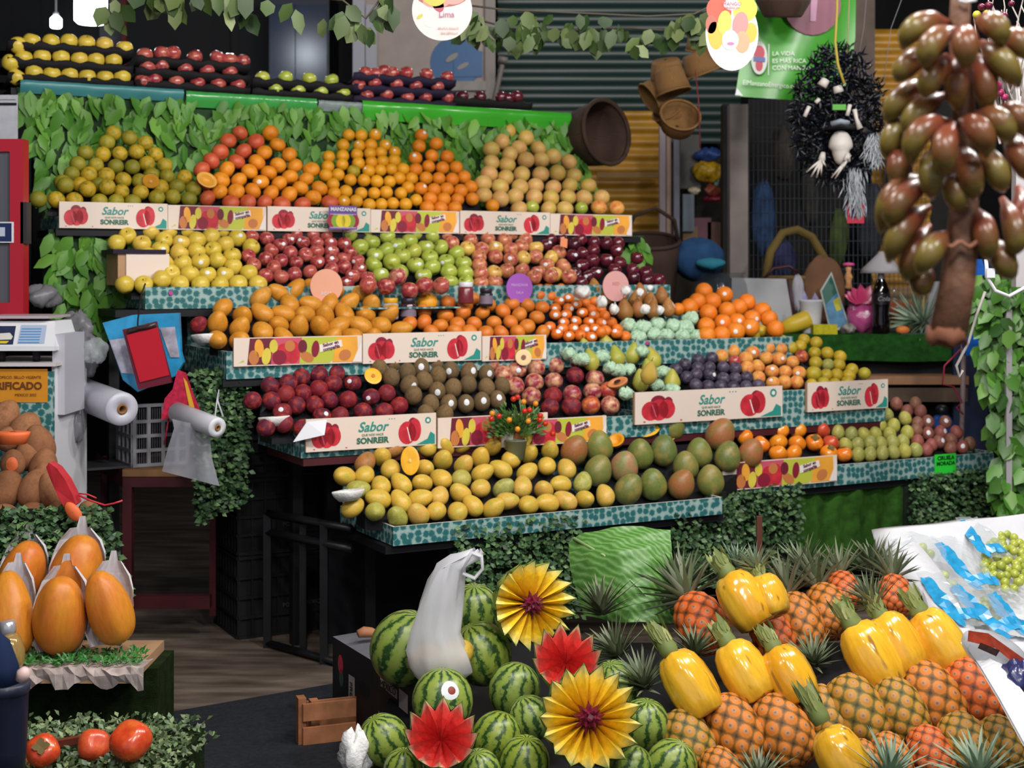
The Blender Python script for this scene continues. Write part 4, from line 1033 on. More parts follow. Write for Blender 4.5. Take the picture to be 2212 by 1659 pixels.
mels = [(877, 1400, 78, 'large watermelon behind white plastic bag', .14), (1023, 1322, 58, 'watermelon behind the tall yellow carved one', .2), (1040, 1412, 66, 'upright watermelon beside the plastic bag', .14),
        (1111, 1490, 56, 'watermelon below red carved upper melon', .1), (956, 1513, 66, 'watermelon wearing a round white sticker', .12), (829, 1599, 55, 'watermelon beside white crumpled paper', .06),
        (1073, 1595, 55, 'watermelon between red and yellow lower carvings', .07), (1145, 1552, 48, 'watermelon tucked behind lower yellow carving', .08), (1133, 1645, 54, 'watermelon at front edge below yellow carving', .07),
        (872, 1662, 44, 'pale watermelon at front edge below red carving', .06), (1035, 1668, 48, 'watermelon cut by the picture bottom near red carving', .06), (1330, 1487, 58, 'watermelon just above the lower yellow carving', .1),
        (1392, 1568, 56, 'watermelon touching the unpeeled pineapples', .08), (1362, 1662, 50, 'watermelon at front edge beneath yellow petals', .06), (1450, 1655, 56, 'watermelon beside the lowest peeled pineapple row', .06)]
mel_objs = []
for i, (u, v, rp, lab, h) in enumerate(mels):
    Y = FY(v, h); p = P(u, v, Y)
    ax = V((R.uniform(-.5, .5), R.uniform(-.2, .3) - .15, 1)).normalized()
    o = put('melon', p, rp / F * Y, axis_rot(ax, R.uniform(0, 6)).to_euler(), lab)
    if i == 4:
        st_ = bpy.data.objects.new('round_sticker', cap(sh_ball(1.06), 1.0, 0, .3, 1.012, 20).mesh('round_sticker', [M_STICK])); COL.objects.link(st_); st_.parent = o
        s2_ = bpy.data.objects.new('sticker_print', cap(sh_ball(1.06), 1.02, .05, .13, 1.024, 14).mesh('sticker_print', [plain('print_redblk', '#8a3a2a', .5, noise=.6, nscale=200)])); COL.objects.link(s2_); s2_.parent = st_
        o.rotation_euler = (0, 0, -PI / 2 + .35)
def m_carve(name, stops):
    m, t, b = base(name, .22, .55)
    tc = t.nodes.new('ShaderNodeTexCoord'); sp = t.nodes.new('ShaderNodeSeparateXYZ'); t.links.new(tc.outputs['Object'], sp.inputs[0])
    cb = t.nodes.new('ShaderNodeCombineXYZ'); t.links.new(sp.outputs[0], cb.inputs[0]); t.links.new(sp.outputs[1], cb.inputs[1])
    ln = N(t, 'ShaderNodeVectorMath', operation='LENGTH'); t.links.new(cb.outputs[0], ln.inputs[0])
    r = ramp(t, stops); t.links.new(ln.outputs['Value'], r.inputs[0])
    mp = coord(t, 1.0); nz = N(t, 'ShaderNodeTexNoise', Scale=9.0, Detail=3.0); t.links.new(mp.outputs[0], nz.inputs['Vector'])
    r2 = ramp(t, [(.3, (.82, .82, .82, 1)), (.7, (1.05, 1.05, 1.05, 1))]); t.links.new(nz.outputs['Fac'], r2.inputs[0])
    t.links.new(mixc(t, 1.0, r.outputs[0], r2.outputs[0], 'MULTIPLY'), b.inputs['Base Color'])
    return m
M_YF = m_carve('yellow_melon_flesh', [(0, '#f0a41f'), (.3, '#f7bd28'), (.7, '#fbd536'), (.9, '#f8e27a'), (.98, '#d5d78c'), (1.0, '#9db35c')])
M_RF = m_carve('red_melon_flesh', [(0, '#c92d2c'), (.5, '#db3c38'), (.84, '#e2564c'), (.93, '#eeb49a'), (.98, '#cfd08c'), (1.0, '#8ea550')])
M_BEET = plain('beet_magenta', '#6b0f2e', .3, .5, noise=.3, nscale=6)
def carved(label, p, r, direc, n, flesh, depth, spin, beet, body=1.0, hi=.2, lo=.22):
    """melon cut in a zigzag round its middle; the cut walls run down to the heart like petals"""
    t = thing('carved_watermelon', label, 'watermelon', p, rot=axis_rot(direc, spin).to_euler()); t.scale = (r, r, r)
    K = 2 * n
    rim = []
    for i in range(K):
        a = 2 * PI * i / K
        z = hi if i % 2 == 0 else -lo
        rr_ = 1.06 if i % 2 == 0 else .87
        rim.append(V((rr_ * math.cos(a), rr_ * math.sin(a), z)))
    vs, fs = list(rim), []
    rows = 9
    for j in range(1, rows):
        k = j / rows
        for i in range(K):
            a = 2 * PI * i / K
            z0_ = rim[i].z * (1 - k) ** 1.5
            th = PI / 2 * k
            rr_ = math.cos(th) ** .9
            q = rim[i].lerp(V((rr_ * math.cos(a), rr_ * math.sin(a), z0_ - body * math.sin(th))), min(1, k * 2.2))
            vs.append(q)
    vs.append(V((0, 0, -body)))
    for j in range(rows - 1):
        for i in range(K):
            k = (i + 1) % K
            fs.append((j * K + i, (j + 1) * K + i, (j + 1) * K + k, j * K + k))
    e = len(vs) - 1
    fs += [((rows - 1) * K + i, e, (rows - 1) * K + (i + 1) % K) for i in range(K)]
    mk('rind', MB().add(vs, fs, 0, True), [M_MEL], t)
    vs, fs = [], []
    lev = [(1.0, 1.0), (.72, 1.0), (.45, .9), (.2, .55)]
    for li, (k, w) in enumerate(lev):
        for i in range(K):
            q = rim[i] * (k * .985)
            zt = rim[i].z * w * (1.0 if i % 2 == 0 else 1.25)
            zc = -depth * (1 - k) ** 1.2
            vs.append(V((q.x, q.y, zt * (.55 + .45 * k) + zc * (1.0 if i % 2 else .55) + .004)))
    vs.append(V((0, 0, -depth)))
    for j in range(3):
        for i in range(K):
            k = (i + 1) % K
            fs.append((j * K + i, j * K + k, (j + 1) * K + k, (j + 1) * K + i))
    fs += [(3 * K + i, 3 * K + (i + 1) % K, len(vs) - 1) for i in range(K)]
    mk('flesh', MB().add(vs, fs, 0, False), [flesh], t)
    if beet:
        mb = MB()
        for ring, (m_, l_, up) in enumerate(((9, .36, .25), (7, .3, .75), (4, .22, 1.6))):
            for i in range(m_):
                a = 2 * PI * i / m_ + ring * .4
                d_ = V((math.cos(a), math.sin(a), up)).normalized(); sd = V((-math.sin(a), math.cos(a), 0))
                o_ = V((0, 0, -.12 + ring * .07))
                tip = o_ + d_ * l_; b1 = o_ + d_ * .08 + sd * .1; b2 = o_ + d_ * .08 - sd * .1; md = o_ + d_ * (l_ * .5) + V((0, 0, .07)); lo_ = o_ + d_ * .1 + V((0, 0, -.1))
                mb.add([b1, b2, tip, md, lo_], [(0, 3, 1), (0, 2, 3), (1, 3, 2), (0, 4, 2), (1, 2, 4)], 0)
        mb.lathe([(.15, -.25), (.2, -.05), (.1, .12)], 10, 0, False)
        mk('beet_flower', mb, [M_BEET], t, None)
    return t
def cv(u, v, rp, h, **k):
    Y = FY(v, h); return P(u, v, Y), rp / F * Y
p, r = cv(1152, 1306, 92, .30); carved('tall watermelon carved into a yellow flower with magenta heart', p, r * 1.0, (.38, -.9, .12), 17, M_YF, .32, .1, True, 1.0, .2, .16)
p, r = cv(1274, 1550, 108, .22); carved('lower watermelon carved into a wide yellow flower with magenta heart', p, r, (.12, -.9, .42), 17, M_YF, .34, .3, True, .75, .22, .16)
p, r = cv(1224, 1422, 74, .24); carved('red carved watermelon resting above the lower yellow flower', p, r, (.06, -.72, .69), 12, M_RF, .36, .2, False, .85, .26, .2)
p, r = cv(953, 1588, 78, .18); carved('red carved watermelon beside the sticker watermelon', p, r, (.06, -.72, .69), 12, M_RF, .36, .0, False, .85, .26, .2)

# ---- pineapples
def pine_mesh(n=8, m=5.2, amp=.07):
    mb = MB(); nt, np_ = 44, 64; vs, uv = [], []
    for i in range(nt + 1):
        t_ = i / nt; zz = math.cos(PI * t_)
        for j in range(np_ + 1):
            ph = 2 * PI * j / np_
            rr_ = math.sin(PI * t_) ** .62 * (1 - .06 * zz)
            a_, b_ = n * j / np_ + m * t_, n * j / np_ - m * t_
            da, db = (a_ % 1) - .5, (b_ % 1) - .5
            d_ = math.sqrt(da * da + db * db)
            k = 1 + amp * (max(0, .5 - d_) * 2 - .35) * min(1, math.sin(PI * t_) * 2)
            vs.append(V((rr_ * k * math.cos(ph), rr_ * k * math.sin(ph), zz * 1.28 * (1 + (k - 1) * .3)))); uv.append((a_, b_))
    fs = []
    for i in range(nt):
        for j in range(np_):
            a_ = i * (np_ + 1) + j
            fs.append((a_, a_ + np_ + 1, a_ + np_ + 2, a_ + 1))
    mb.add(vs, fs, 0, True); mb.uvf = uv
    return mb
def m_pine(name, eye, mid, gap):
    m, t, b = base(name, .55, .35)
    mp = coord(t, 1.0, 'UV'); fr = N(t, 'ShaderNodeVectorMath', operation='FRACTION'); t.links.new(mp.outputs[0], fr.inputs[0])
    sb = N(t, 'ShaderNodeVectorMath', operation='SUBTRACT'); sb.inputs[1].default_value = (.5, .5, 0); t.links.new(fr.outputs[0], sb.inputs[0])
    ln = N(t, 'ShaderNodeVectorMath', operation='LENGTH'); t.links.new(sb.outputs[0], ln.inputs[0])
    oc = coord(t, 1.0); nz = N(t, 'ShaderNodeTexNoise', Scale=14.0, Detail=4.0); t.links.new(oc.outputs[0], nz.inputs['Vector'])
    ma = N(t, 'ShaderNodeMath', operation='MULTIPLY_ADD'); ma.inputs[1].default_value = .16; t.links.new(nz.outputs['Fac'], ma.inputs[0]); t.links.new(ln.outputs['Value'], ma.inputs[2])
    r = ramp(t, [(.10, eye), (.2, '#b58a6a'), (.27, mid), (.46, mid), (.56, gap), (.75, '#3f2c16')]); t.links.new(ma.outputs[0], r.inputs[0])
    t.links.new(r.outputs[0], b.inputs['Base Color'])
    return m
MP = [m_pine('pine_orange', '#7a5a48', '#cf7a2c', '#8a5a20'), m_pine('pine_gold', '#8a6448', '#b9822e', '#6e6426'), m_pine('pine_red', '#7a5248', '#d8682c', '#a04a20')]
PME = [pine_mesh().mesh('pineapple', [x]) for x in MP]
LG = leafmat('pine_leaf', ['#4c5a3a', '#6b7656', '#8a9078', '#566848', '#75805f'], .5, .4)
LG2 = leafmat('pine_leaf_pale', ['#7f957c', '#9bad94', '#6e8a70', '#b0bca6'], .5, .4)
def crown_mesh(seed, n=46, L=1.9, W=.3, spread=1.0):
    rr_ = random.Random(seed); mb = MB()
    for i in range(n):
        k = i / n; a = i * 2.39996; tilt = (1 - k) * 1.15 * spread + .1
        l = L * (.45 + .55 * math.sin(PI * (.25 + .6 * k))) * rr_.uniform(.8, 1.15)
        d_ = V((math.sin(tilt) * math.cos(a), math.sin(tilt) * math.sin(a), math.cos(tilt)))
        sd = V((-math.sin(a), math.cos(a), 0)); o_ = V((.12 * math.cos(a), .12 * math.sin(a), k * .35))
        out = V((math.cos(a), math.sin(a), 0)); vs = []
        for s_ in range(6):
            q = s_ / 5; w = W * (1 - q) ** .7 * (.9 if q < .1 else 1) * .5
            c_ = o_ + d_ * (l * q) + out * (l * .22 * q * q)
            inn = -out * math.cos(tilt) * .0 + d_.cross(sd) * (w * .5)
            vs += [c_ - sd * w + inn, c_, c_ + sd * w + inn]
        fs = []
        for s_ in range(5):
            b_ = s_ * 3; fs += [(b_, b_ + 1, b_ + 4, b_ + 3), (b_ + 1, b_ + 2, b_ + 5, b_ + 4)]
        mb.add(vs, fs, 0, True)
    return mb
CR = [crown_mesh(i).mesh('crown', [LG if i < 2 else LG2]) for i in range(3)]
M_PEEL = fruit('peeled_pineapple', ['#f3bd35', '#efb52c', '#f5c542'], '#e59f22', .45, 4, .16, .65, speck='#a5762a', sscale=22, streak=True, coat=.4)
def peeled_mesh():
    mb = MB(); n = 40; prof = [(.02, -1.14), (.70, -1.15), (.86, -1.08), (1.0, -.6), (1.04, -.1), (1.0, .4), (.86, .85), (.62, 1.12), (.3, 1.2), (.02, 1.22)]
    def fn(p, a):
        k = 1 + .022 * math.cos(9 * a + p.z) + .012 * math.cos(17 * a)
        return V((p.x * k, p.y * k, p.z + .03 * math.sin(3 * a)))
    return mb.lathe(prof, n, 0, True, fn=fn)
PEEL = peeled_mesh().mesh('peeled_pineapple', [M_PEEL])
stub = MB(); rr = random.Random(3)
stub.lathe([(.36, .95), (.42, 1.15), (.34, 1.5), (.3, 1.75), (.2, 1.9)], 14, 0, True)
for i in range(16):
    a = i * 2.4; d_ = V((math.cos(a) * .25, math.sin(a) * .25, 1)); stub.leaf(V((.33 * math.cos(a), .33 * math.sin(a), 1.1 + .35 * rr.random())), d_, V((math.cos(a), math.sin(a), 0)), rr.uniform(.5, .9), .32, 0, .1)
STUB = stub.mesh('leaf_stub', [leafmat('stub_leaf', ['#7d8a4a', '#939a58', '#6a7a44', '#a9ab72'], .5, .4)])
BASE = MB().lathe([(.02, -1.17), (.66, -1.17), (.74, -1.1), (.72, -1.06)], 24, 0, True).mesh('base_end', [plain('pine_base', '#b57a34', .5, noise=.3, nscale=8)])
def pineapple(label, u, v, rx, ry, mi=0, h=.08, axis=(-.38, .62, .68), crown=None, group=None, roll=None):
    Y = FY(v, h); r = rx / F * Y; k = max(.85, min(1.35, ry / rx))
    o = bpy.data.objects.new('pineapple', PME[mi]); COL.objects.link(o)
    ax = V(axis) + V((R.uniform(-.06, .06), R.uniform(-.05, .05), R.uniform(-.05, .05)))
    o.location = P(u, v, Y); o.rotation_euler = axis_rot(ax, roll if roll is not None else R.uniform(0, 6)).to_euler(); o.scale = (r, r, r * (.75 + .25 * k))
    tag(o, label, 'pineapple')
    if crown is not None:
        c = bpy.data.objects.new('crown', CR[crown]); COL.objects.link(c); c.parent = o; c.location = (0, 0, 1.18); c.scale = (.95, .95, .95)
    return o
def peeled(label, u, v, rx, ry, h, axis=(-.46, .36, .81), crown=None, stubk=1.0):
    Y = FY(v, h); r = rx / F * Y
    o = bpy.data.objects.new('peeled_pineapple', PEEL); COL.objects.link(o)
    o.location = P(u, v, Y); o.rotation_euler = axis_rot(V(axis), R.uniform(0, 6)).to_euler(); o.scale = (r, r, r * 1.12 * ry / 70)
    tag(o, label, 'pineapple')
    for nm, me in (('leaf_stub', STUB), ('base_end', BASE)):
        c = bpy.data.objects.new(nm, me); COL.objects.link(c); c.parent = o
        if nm == 'leaf_stub': c.scale = (1, 1, stubk)
    if crown is not None:
        c = bpy.data.objects.new('crown', CR[crown]); COL.objects.link(c); c.parent = o; c.location = (0, 0, 1.5); c.scale = (.8, .8, .8)
    return o
for a in (('orange unpeeled pineapple at back beside banana leaf', 1514, 1345, 56, 50, 2, .12, (-.25, .75, .6), 0), ('unpeeled pineapple right behind topmost peeled pair', 1727, 1346, 50, 62, 0, .12, (-.3, .6, .72), 1),
          ('unpeeled pineapple at back below tall grey crown', 1789, 1320, 48, 52, 0, .13, (-.1, .7, .7), 1), ('small orange pineapple top peeking from back row', 1822, 1278, 38, 30, 2, .16, (0, .8, .55), 0),
          ('orange pineapple peeking beside the grape crate cloth', 1932, 1288, 40, 34, 2, .16, (.1, .8, .55), 1), ('orange pineapple hidden beneath topmost peeled pair', 1668, 1372, 46, 46, 2, .1, (-.3, .6, .7), None),
          ('unpeeled pineapple touching the watermelons at front', 1488, 1602, 54, 62, 1, .05, (-.42, .55, .72), None), ('large unpeeled pineapple second along the front row', 1588, 1580, 61, 74, 0, .06, (-.42, .5, .76), None),
          ('large unpeeled pineapple third along the front row', 1691, 1580, 62, 72, 0, .06, (-.42, .5, .76), None), ('unpeeled pineapple half hidden behind the third front one', 1785, 1548, 54, 56, 1, .07, (-.38, .6, .7), None),
          ('olive-gold unpeeled pineapple below the peeled trio', 1853, 1538, 62, 72, 1, .09, (-.42, .5, .76), None), ('narrow brown unpeeled pineapple beneath peeled trio middle', 1945, 1535, 54, 66, 1, .1, (-.4, .5, .77), None),
          ('orange unpeeled pineapple under last peeled one', 2016, 1508, 62, 70, 0, .11, (-.42, .5, .76), None), ('reddest unpeeled pineapple beside white cloth strip', 2106, 1498, 58, 68, 2, .12, (-.4, .5, .77), None),
          ('brown-gold unpeeled pineapple low by cloth strip', 2086, 1606, 54, 50, 1, .08, (-.35, .6, .7), None), ('bright orange small pineapple in the lowest row', 2012, 1628, 48, 46, 2, .06, (-.3, .6, .72), None),
          ('olive pineapple at frame corner in the lowest row', 2165, 1606, 48, 46, 1, .09, (-.35, .6, .7), None), ('pineapple low between crowns beside last peeled one', 1925, 1636, 42, 44, 0, .06, (-.3, .6, .7), None),
          ('pineapple sliver behind lowest peeled pineapple', 1868, 1642, 34, 40, 0, .06, (-.3, .6, .7), None), ('pineapple cut by frame bottom below second front one', 1560, 1672, 46, 46, 0, .04, (-.3, .6, .7), None)):
    pineapple(*a)
for a in (('topmost peeled pineapple with dry stalk', 1607, 1296, 49, 68, .24, (-.5, .3, .81), None, 1.1), ('peeled pineapple tucked behind the topmost one', 1658, 1288, 40, 60, .25, (-.28, .45, .83), 2, .9),
          ('peeled pineapple nearest the watermelons', 1489, 1478, 51, 76, .17, (-.5, .3, .8), None, 1.2), ('peeled pineapple second from the watermelons', 1607, 1450, 50, 70, .18, (-.46, .35, .81), None, 1.1),
          ('peeled pineapple third from watermelons with green stalk', 1704, 1457, 48, 68, .18, (-.44, .35, .81), None, 1.1), ('peeled pineapple first of the trio by grapes', 1883, 1418, 54, 72, .2, (-.46, .33, .82), None, 1.1),
          ('peeled pineapple middle of trio with grey crown', 1937, 1390, 50, 70, .22, (-.44, .36, .82), 1, 1.0), ('peeled pineapple last of trio near grape crate', 2025, 1384, 52, 68, .22, (-.46, .34, .82), None, 1.1),
          ('lowest peeled pineapple with long green stalk', 1820, 1640, 52, 70, .14, (-.44, .3, .84), None, 1.5)):
    peeled(*a)
# loose crowns standing out between the fruit
for (u, v, s_, ci, ax, lab) in ((1472, 1290, .074, 0, (.0, .2, 1), 'big dark pineapple crown in front of banana leaf'), (1300, 1330, .062, 1, (-.1, .1, 1), 'grey pineapple crown beside tall yellow carving'), (1340, 1420, .055, 0, (-.5, 0, .85), 'leaning pineapple crown above lower yellow carving'),
                                (1395, 1490, .052, 0, (-.3, -.2, 1), 'pineapple crown at the first peeled pineapple'), (1740, 1250, .07, 1, (-.2, .1, 1), 'tall grey pineapple crown before moss curtain'), (1890, 1240, .066, 1, (-.15, .1, 1), 'spiky grey pineapple crown beside grape cloth'),
                                (1590, 1230, .045, 2, (.05, .1, 1), 'pale green crown over the topmost peeled pineapple'), (1500, 1420, .05, 1, (0, 0, 1), 'crown between first and second peeled pineapples'), (1760, 1440, .045, 0, (-.2, -.2, 1), 'dark crown between peeled groups'),
                                (1920, 1690, .055, 2, (.1, 0, 1), 'pale crown at frame bottom near lowest peeled pineapple'), (2120, 1690, .06, 2, (-.2, 0, 1), 'pale crown in bottom corner of the display'), (1640, 1700, .045, 1, (0, 0, 1), 'grey crown at frame bottom below front row')):
    Y = FY(v, .12); o = one('leaf_rosette', CR[ci], [], lab, 'pineapple crown', P(u, v, Y), rot=axis_rot(V(ax), R.uniform(0, 6)).to_euler()); o.scale = (s_, s_, s_)
# the low display bench beneath
mb = MB(); q = [P(700, 1700, 3.45), P(2330, 1700, 3.45)]
zf = lambda Y: .14 + (Y - 3.7) * .17 - .045
vs = [(-.52, 3.3, zf(3.3)), (1.75, 3.3, zf(3.3)), (1.6, 4.5, zf(4.5)), (-.28, 4.5, zf(4.5))]
mb.add([V(p) for p in vs] + [V((p[0], p[1], 0)) for p in vs], [(0, 1, 2, 3), (0, 4, 5, 1), (1, 5, 6, 2), (2, 6, 7, 3), (3, 7, 4, 0)], 0)
one('display_bench', mb, [M_BLACK], 'low black sloping bench under watermelons and pineapples', 'bench')
# big banana-like leaf
mb = MB(); base_p = P(1215, 1330, 4.72)
def bl(s_, w):
    c_ = P(1240, 1150, 4.66).lerp(P(1445, 1148, 4.62), s_)
    return c_
rows = []
top = [P(1228, 1172, 4.60), P(1262, 1150, 4.58), P(1320, 1140, 4.56), P(1390, 1136, 4.55), P(1448, 1146, 4.56)]
mid = [P(1232, 1230, 4.55), P(1275, 1205, 4.50), P(1335, 1190, 4.46), P(1400, 1190, 4.46), P(1452, 1200, 4.5)]
low = [P(1248, 1290, 4.52), P(1290, 1285, 4.46), P(1350, 1275, 4.42), P(1410, 1270, 4.42), P(1462, 1270, 4.46)]
bot = [P(1262, 1330, 4.5), P(1310, 1340, 4.44), P(1365, 1345, 4.4), P(1420, 1345, 4.4), P(1475, 1345, 4.46)]
g = [top, mid, low, bot]
def bez(rowa, n=24):
    o_ = []
    for i in range(n + 1):
        x = i / n * 4; k = min(3, int(x)); o_.append(rowa[k].lerp(rowa[k + 1], x - k))
    return o_
G = [bez(x) for x in g]; rr_rows = []
for i in range(19):
    x = i / 18 * 3; k = min(2, int(x)); f_ = x - k
    rr_rows.append([G[k][j].lerp(G[k + 1][j], f_) + V((0, -.006 * math.sin(i * 2.1 + j * .55), .004 * math.sin(i * 2.1 + j * .55))) for j in range(25)])
org = rr_rows[9][12].copy()
vs = [p - org for row in rr_rows for p in row]
mb.add(vs, [(i * 25 + j, (i + 1) * 25 + j, (i + 1) * 25 + j + 1, i * 25 + j + 1) for i in range(18) for j in range(24)], 0, True)
m, t_, b_ = base('banana_leaf', .4, .5)
mp = coord(t_, 1.0); wv = N(t_, 'ShaderNodeTexWave', Scale=22.0, Distortion=2.0); t_.links.new(mp.outputs[0], wv.inputs['Vector'])
wv.inputs['Detail Scale'].default_value = 2.0; wv.bands_direction = 'DIAGONAL'
rm = ramp(t_, [(.0, '#4a7a34'), (.6, '#5d8f42'), (1, '#77a25a')]); t_.links.new(wv.outputs['Fac'], rm.inputs[0]); t_.links.new(rm.outputs[0], b_.inputs['Base Color'])
tt = thing('banana_leaf', 'large drooping ribbed green leaf under the front tray', 'leaf', org)
mk('blade', mb, [m], tt)
mk('midrib', MB().tube([rr_rows[0][2] - org, rr_rows[6][9] - org, rr_rows[12][15] - org, rr_rows[18][21] - org], [.006, .004, .002, .001], 8), [plain('leaf_rib', '#9ab878', .5)], tt)
# plastic bag with fruit in it
Yb = FY(1400, .2); pb = P(955, 1330, Yb); s_ = Yb / F
t = thing('plastic_bag', 'white translucent plastic bag with yellow fruit on watermelons', 'plastic bag', pb)
cen = [(1028, -140, 10), (1008, -128, 34), (975, -108, 32), (962, -70, 40), (950, -20, 46), (940, 30, 50), (945, 75, 66), (952, 110, 68), (950, 132, 52), (948, 140, 12)]
rings = []
for i, (u, dv, w) in enumerate(cen):
    c_ = V(((u - 955) * s_, 0, -dv * s_)); rr_ = []
    for j in range(28):
        a = 2 * PI * j / 28; k = 1 + .08 * math.sin(5 * a + i * .5) + .06 * math.sin(9 * a - i)
        rr_.append(c_ + V((w * s_ * k * math.cos(a), w * s_ * .75 * k * math.sin(a), .008 * math.sin(4 * a + i))))
    rings += rr_
fs = [(i * 28 + j, i * 28 + (j + 1) % 28, (i + 1) * 28 + (j + 1) % 28, (i + 1) * 28 + j) for i in range(len(cen) - 1) for j in range(28)]
fs.append(tuple((len(cen) - 1) * 28 + j for j in range(28)))
M_BAG = film('bag_film', '#eeeef4', .2, .3)
mk('bag_skin', MB().add(rings, fs, 0, True), [M_BAG], t)
loop = [((1000 - 955) * s_, -.02, 105 * s_), ((1020 - 955) * s_, -.02, 140 * s_), ((1040 - 955) * s_, -.02, 132 * s_), ((1043 - 955) * s_, -.02, 105 * s_), ((1026 - 955) * s_, -.02, 84 * s_), ((1000 - 955) * s_, -.02, 95 * s_)]
mk('bag_handle', MB().tube(loop, [.014, .018, .016, .014, .016, .014], 10, 0, True, .35), [M_BAG], t)
put('atau', P(918, 1425, Yb), .043, (.6, .3, 0), 'yellow mango showing through the plastic bag, lower one')
put('atau', P(985, 1415, Yb + .01), .044, (1.2, .3, 2), 'pale yellow mango showing through the plastic bag, plumper one')
# black carton, wooden slats, crumpled paper
pA, pB = P(722, 1378, 4.52), P(893, 1478, 3.98)
pA0, pB0 = V((pA.x - .005, pA.y, .02)), V((pB.x, pB.y, .02))
dirx = (pB0 - pA0); L = math.hypot(dirx.x, dirx.y); ang = math.atan2(dirx.y, dirx.x)
t = thing('black_carton', 'worn black printed carton beside the watermelons', 'box', pA0, ang)
hA = pA.z - .02; hB = pB.z - .02; hh = (hA + hB) / 2
mbk = plain('black_carton', '#1d1c20', .6, .3, noise=.35, nscale=12); mgr = plain('grey_carton', '#6a6a72', .65, noise=.25)
mb = MB().box(0, L, 0, .012, 0, hh, 0, 1)
ink = [mbk, mgr, plain('carton_pale_print', '#a79c98', .6, noise=.2), plain('carton_red_print', '#c0364a', .5), plain('carton_leaf_print', '#37503f', .6)]
mb.ell(L * .11, hh * .68, .022, .03, 3, 1); mb.ell(L * .12, hh * .5, .018, .028, 4, 1)
mb.flat([(L * .22, hh * .1), (L * .3, hh * .1), (L * .3, hh * .62), (L * .22, hh * .62)], 2, 1)
mb.flat([(L * .62, hh * .74), (L * .82, hh * .7), (L * .82, hh * .82), (L * .62, hh * .86)], 2, 1); mb.flat([(L * .84, hh * .62), (L * .94, hh * .6), (L * .94, hh * .84), (L * .84, hh * .86)], 2, 1)
mb.flat([(L * .58, hh * .06), (L * .85, hh * .06), (L * .6, hh * .4)], 2, 1)
mb.ell(L * .42, hh * .55, .04, .03, 0, 2)
mk('front_panel', mb, ink, t)
text('lettering', 'FRESH', .03, mbk, t, (L * .26, -.003, hh * .36), (PI / 2, PI / 2, 0)); text('lettering', 'MEXICO', .03, mbk, t, (L * .72, -.003, hh * .78))
mk('hand_hole', MB().lathe([(.038, -.002), (.038, .0)], 20, 0, False, Matrix.Translation((L * .42, -.0012, hh * .55)) @ Matrix.Rotation(PI / 2, 4, 'X') @ Matrix.Diagonal((1, .6, 1, 1))), [plain('hole_dark', '#050506', .9)], t)
mk('top_flap', MB().add([(0, .0, hh), (L, 0, hh), (L, .05, hh + .004), (L * .55, .06, hh + .006), (L * .3, .16, hh + .02), (0.03, .17, hh + .015)], [(0, 1, 2, 3, 4, 5)], 0), [mgr], t)
mk('side_panel', MB().box(0, .012, .012, .2, 0, hh, 0, 1), [mbk, mgr], t)
mk('side_panel', MB().box(L - .012, L, .012, .12, 0, hh, 0, 1), [mbk, mgr], t)
for i, (u, v, r_, rot) in enumerate(((794, 1368, .017, 0), (838, 1385, .014, 1.1))):
    one('ginger_root', MB().tube([(-.03, 0, 0), (-.01, .004, .004), (.012, 0, .002), (.03, .004, -.004)], [r_ * .7, r_, r_ * .9, r_ * .6], 10), [plain('ginger_skin', '#a8724e', .7, noise=.2)], ('knobbly brown root lying on the black carton', 'brown root standing between carton and watermelon')[i], 'root', P(u, v, 4.42), rot=(0, rot, .3))
t = thing('wooden_crate', 'broken slatted wooden crate on the dark mat', 'crate', P(655, 1612, 4.2), .35); t.location.z = 0
wd = plain('crate_wood', '#9a6442', .7, noise=.3, nscale=14)
for z, y in ((.005, 0), (.075, 0)): mk('slat', MB().box(0, .16, y, y + .012, z, z + .05), [wd], t)
for z, y in ((.005, .09), (.06, .09)): mk('slat', MB().box(.03, .2, y, y + .012, z, z + .045), [wd], t)
mk('corner_post', MB().box(-.012, .012, .012, .05, 0, .14), [wd], t); mk('corner_post', MB().box(.035, .06, .05, .09, 0, .115), [wd], t)
crumple('crumpled white paper beside the front watermelon', P(768, 1630, 3.62), .05, 'crumpled_paper', 'paper', M_FOAM, None, 91, (.75, .7, 1.1), .28)
# hedge mats
HB = leafmat('box_leaf', ['#20381f', '#2f4d2c', '#436440', '#56784c', '#6f8f58', '#284228'], .45, .4)
def hedge(label, quad, n, seed, nrm, L=.024, W=.017, thick=.05):
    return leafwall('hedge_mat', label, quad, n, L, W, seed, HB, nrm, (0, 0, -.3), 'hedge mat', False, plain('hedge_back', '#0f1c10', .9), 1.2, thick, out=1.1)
NV = V((0, -1, .15))
hedge('boxwood hedge mat under the yellow mangoes', [PD(965, 1130, 4.42), PD(1245, 1105, 4.42), PD(1245, 1330, 4.42), PD(985, 1330, 4.42)], 1500, 11, NF)
hedge('boxwood hedge mat below the big green mangoes', [PD(1440, 1100, 4.42), PD(1570, 1062, 4.5), PD(1590, 1260, 4.5), PD(1440, 1270, 4.42)], 900, 12, NF)
hedge('boxwood hedge mat below the persimmon carton', [PD(1560, 1060, 4.60), PD(1720, 1040, 4.60), PD(1720, 1250, 4.60), PD(1560, 1250, 4.60)], 1000, 13, NF)
hedge('boxwood hedge mat below the passion fruit tray end', [PD(1955, 1022, 4.62), PD(2152, 1005, 4.62), PD(2165, 1160, 4.62), PD(1955, 1165, 4.62)], 1300, 14, NF)
hedge('shaded boxwood column beside the corner peach tray', [PD(412, 795, 5.15), PD(532, 800, 5.12), PD(532, 1080, 5.12), PD(425, 1130, 5.15)], 1300, 15, NF)
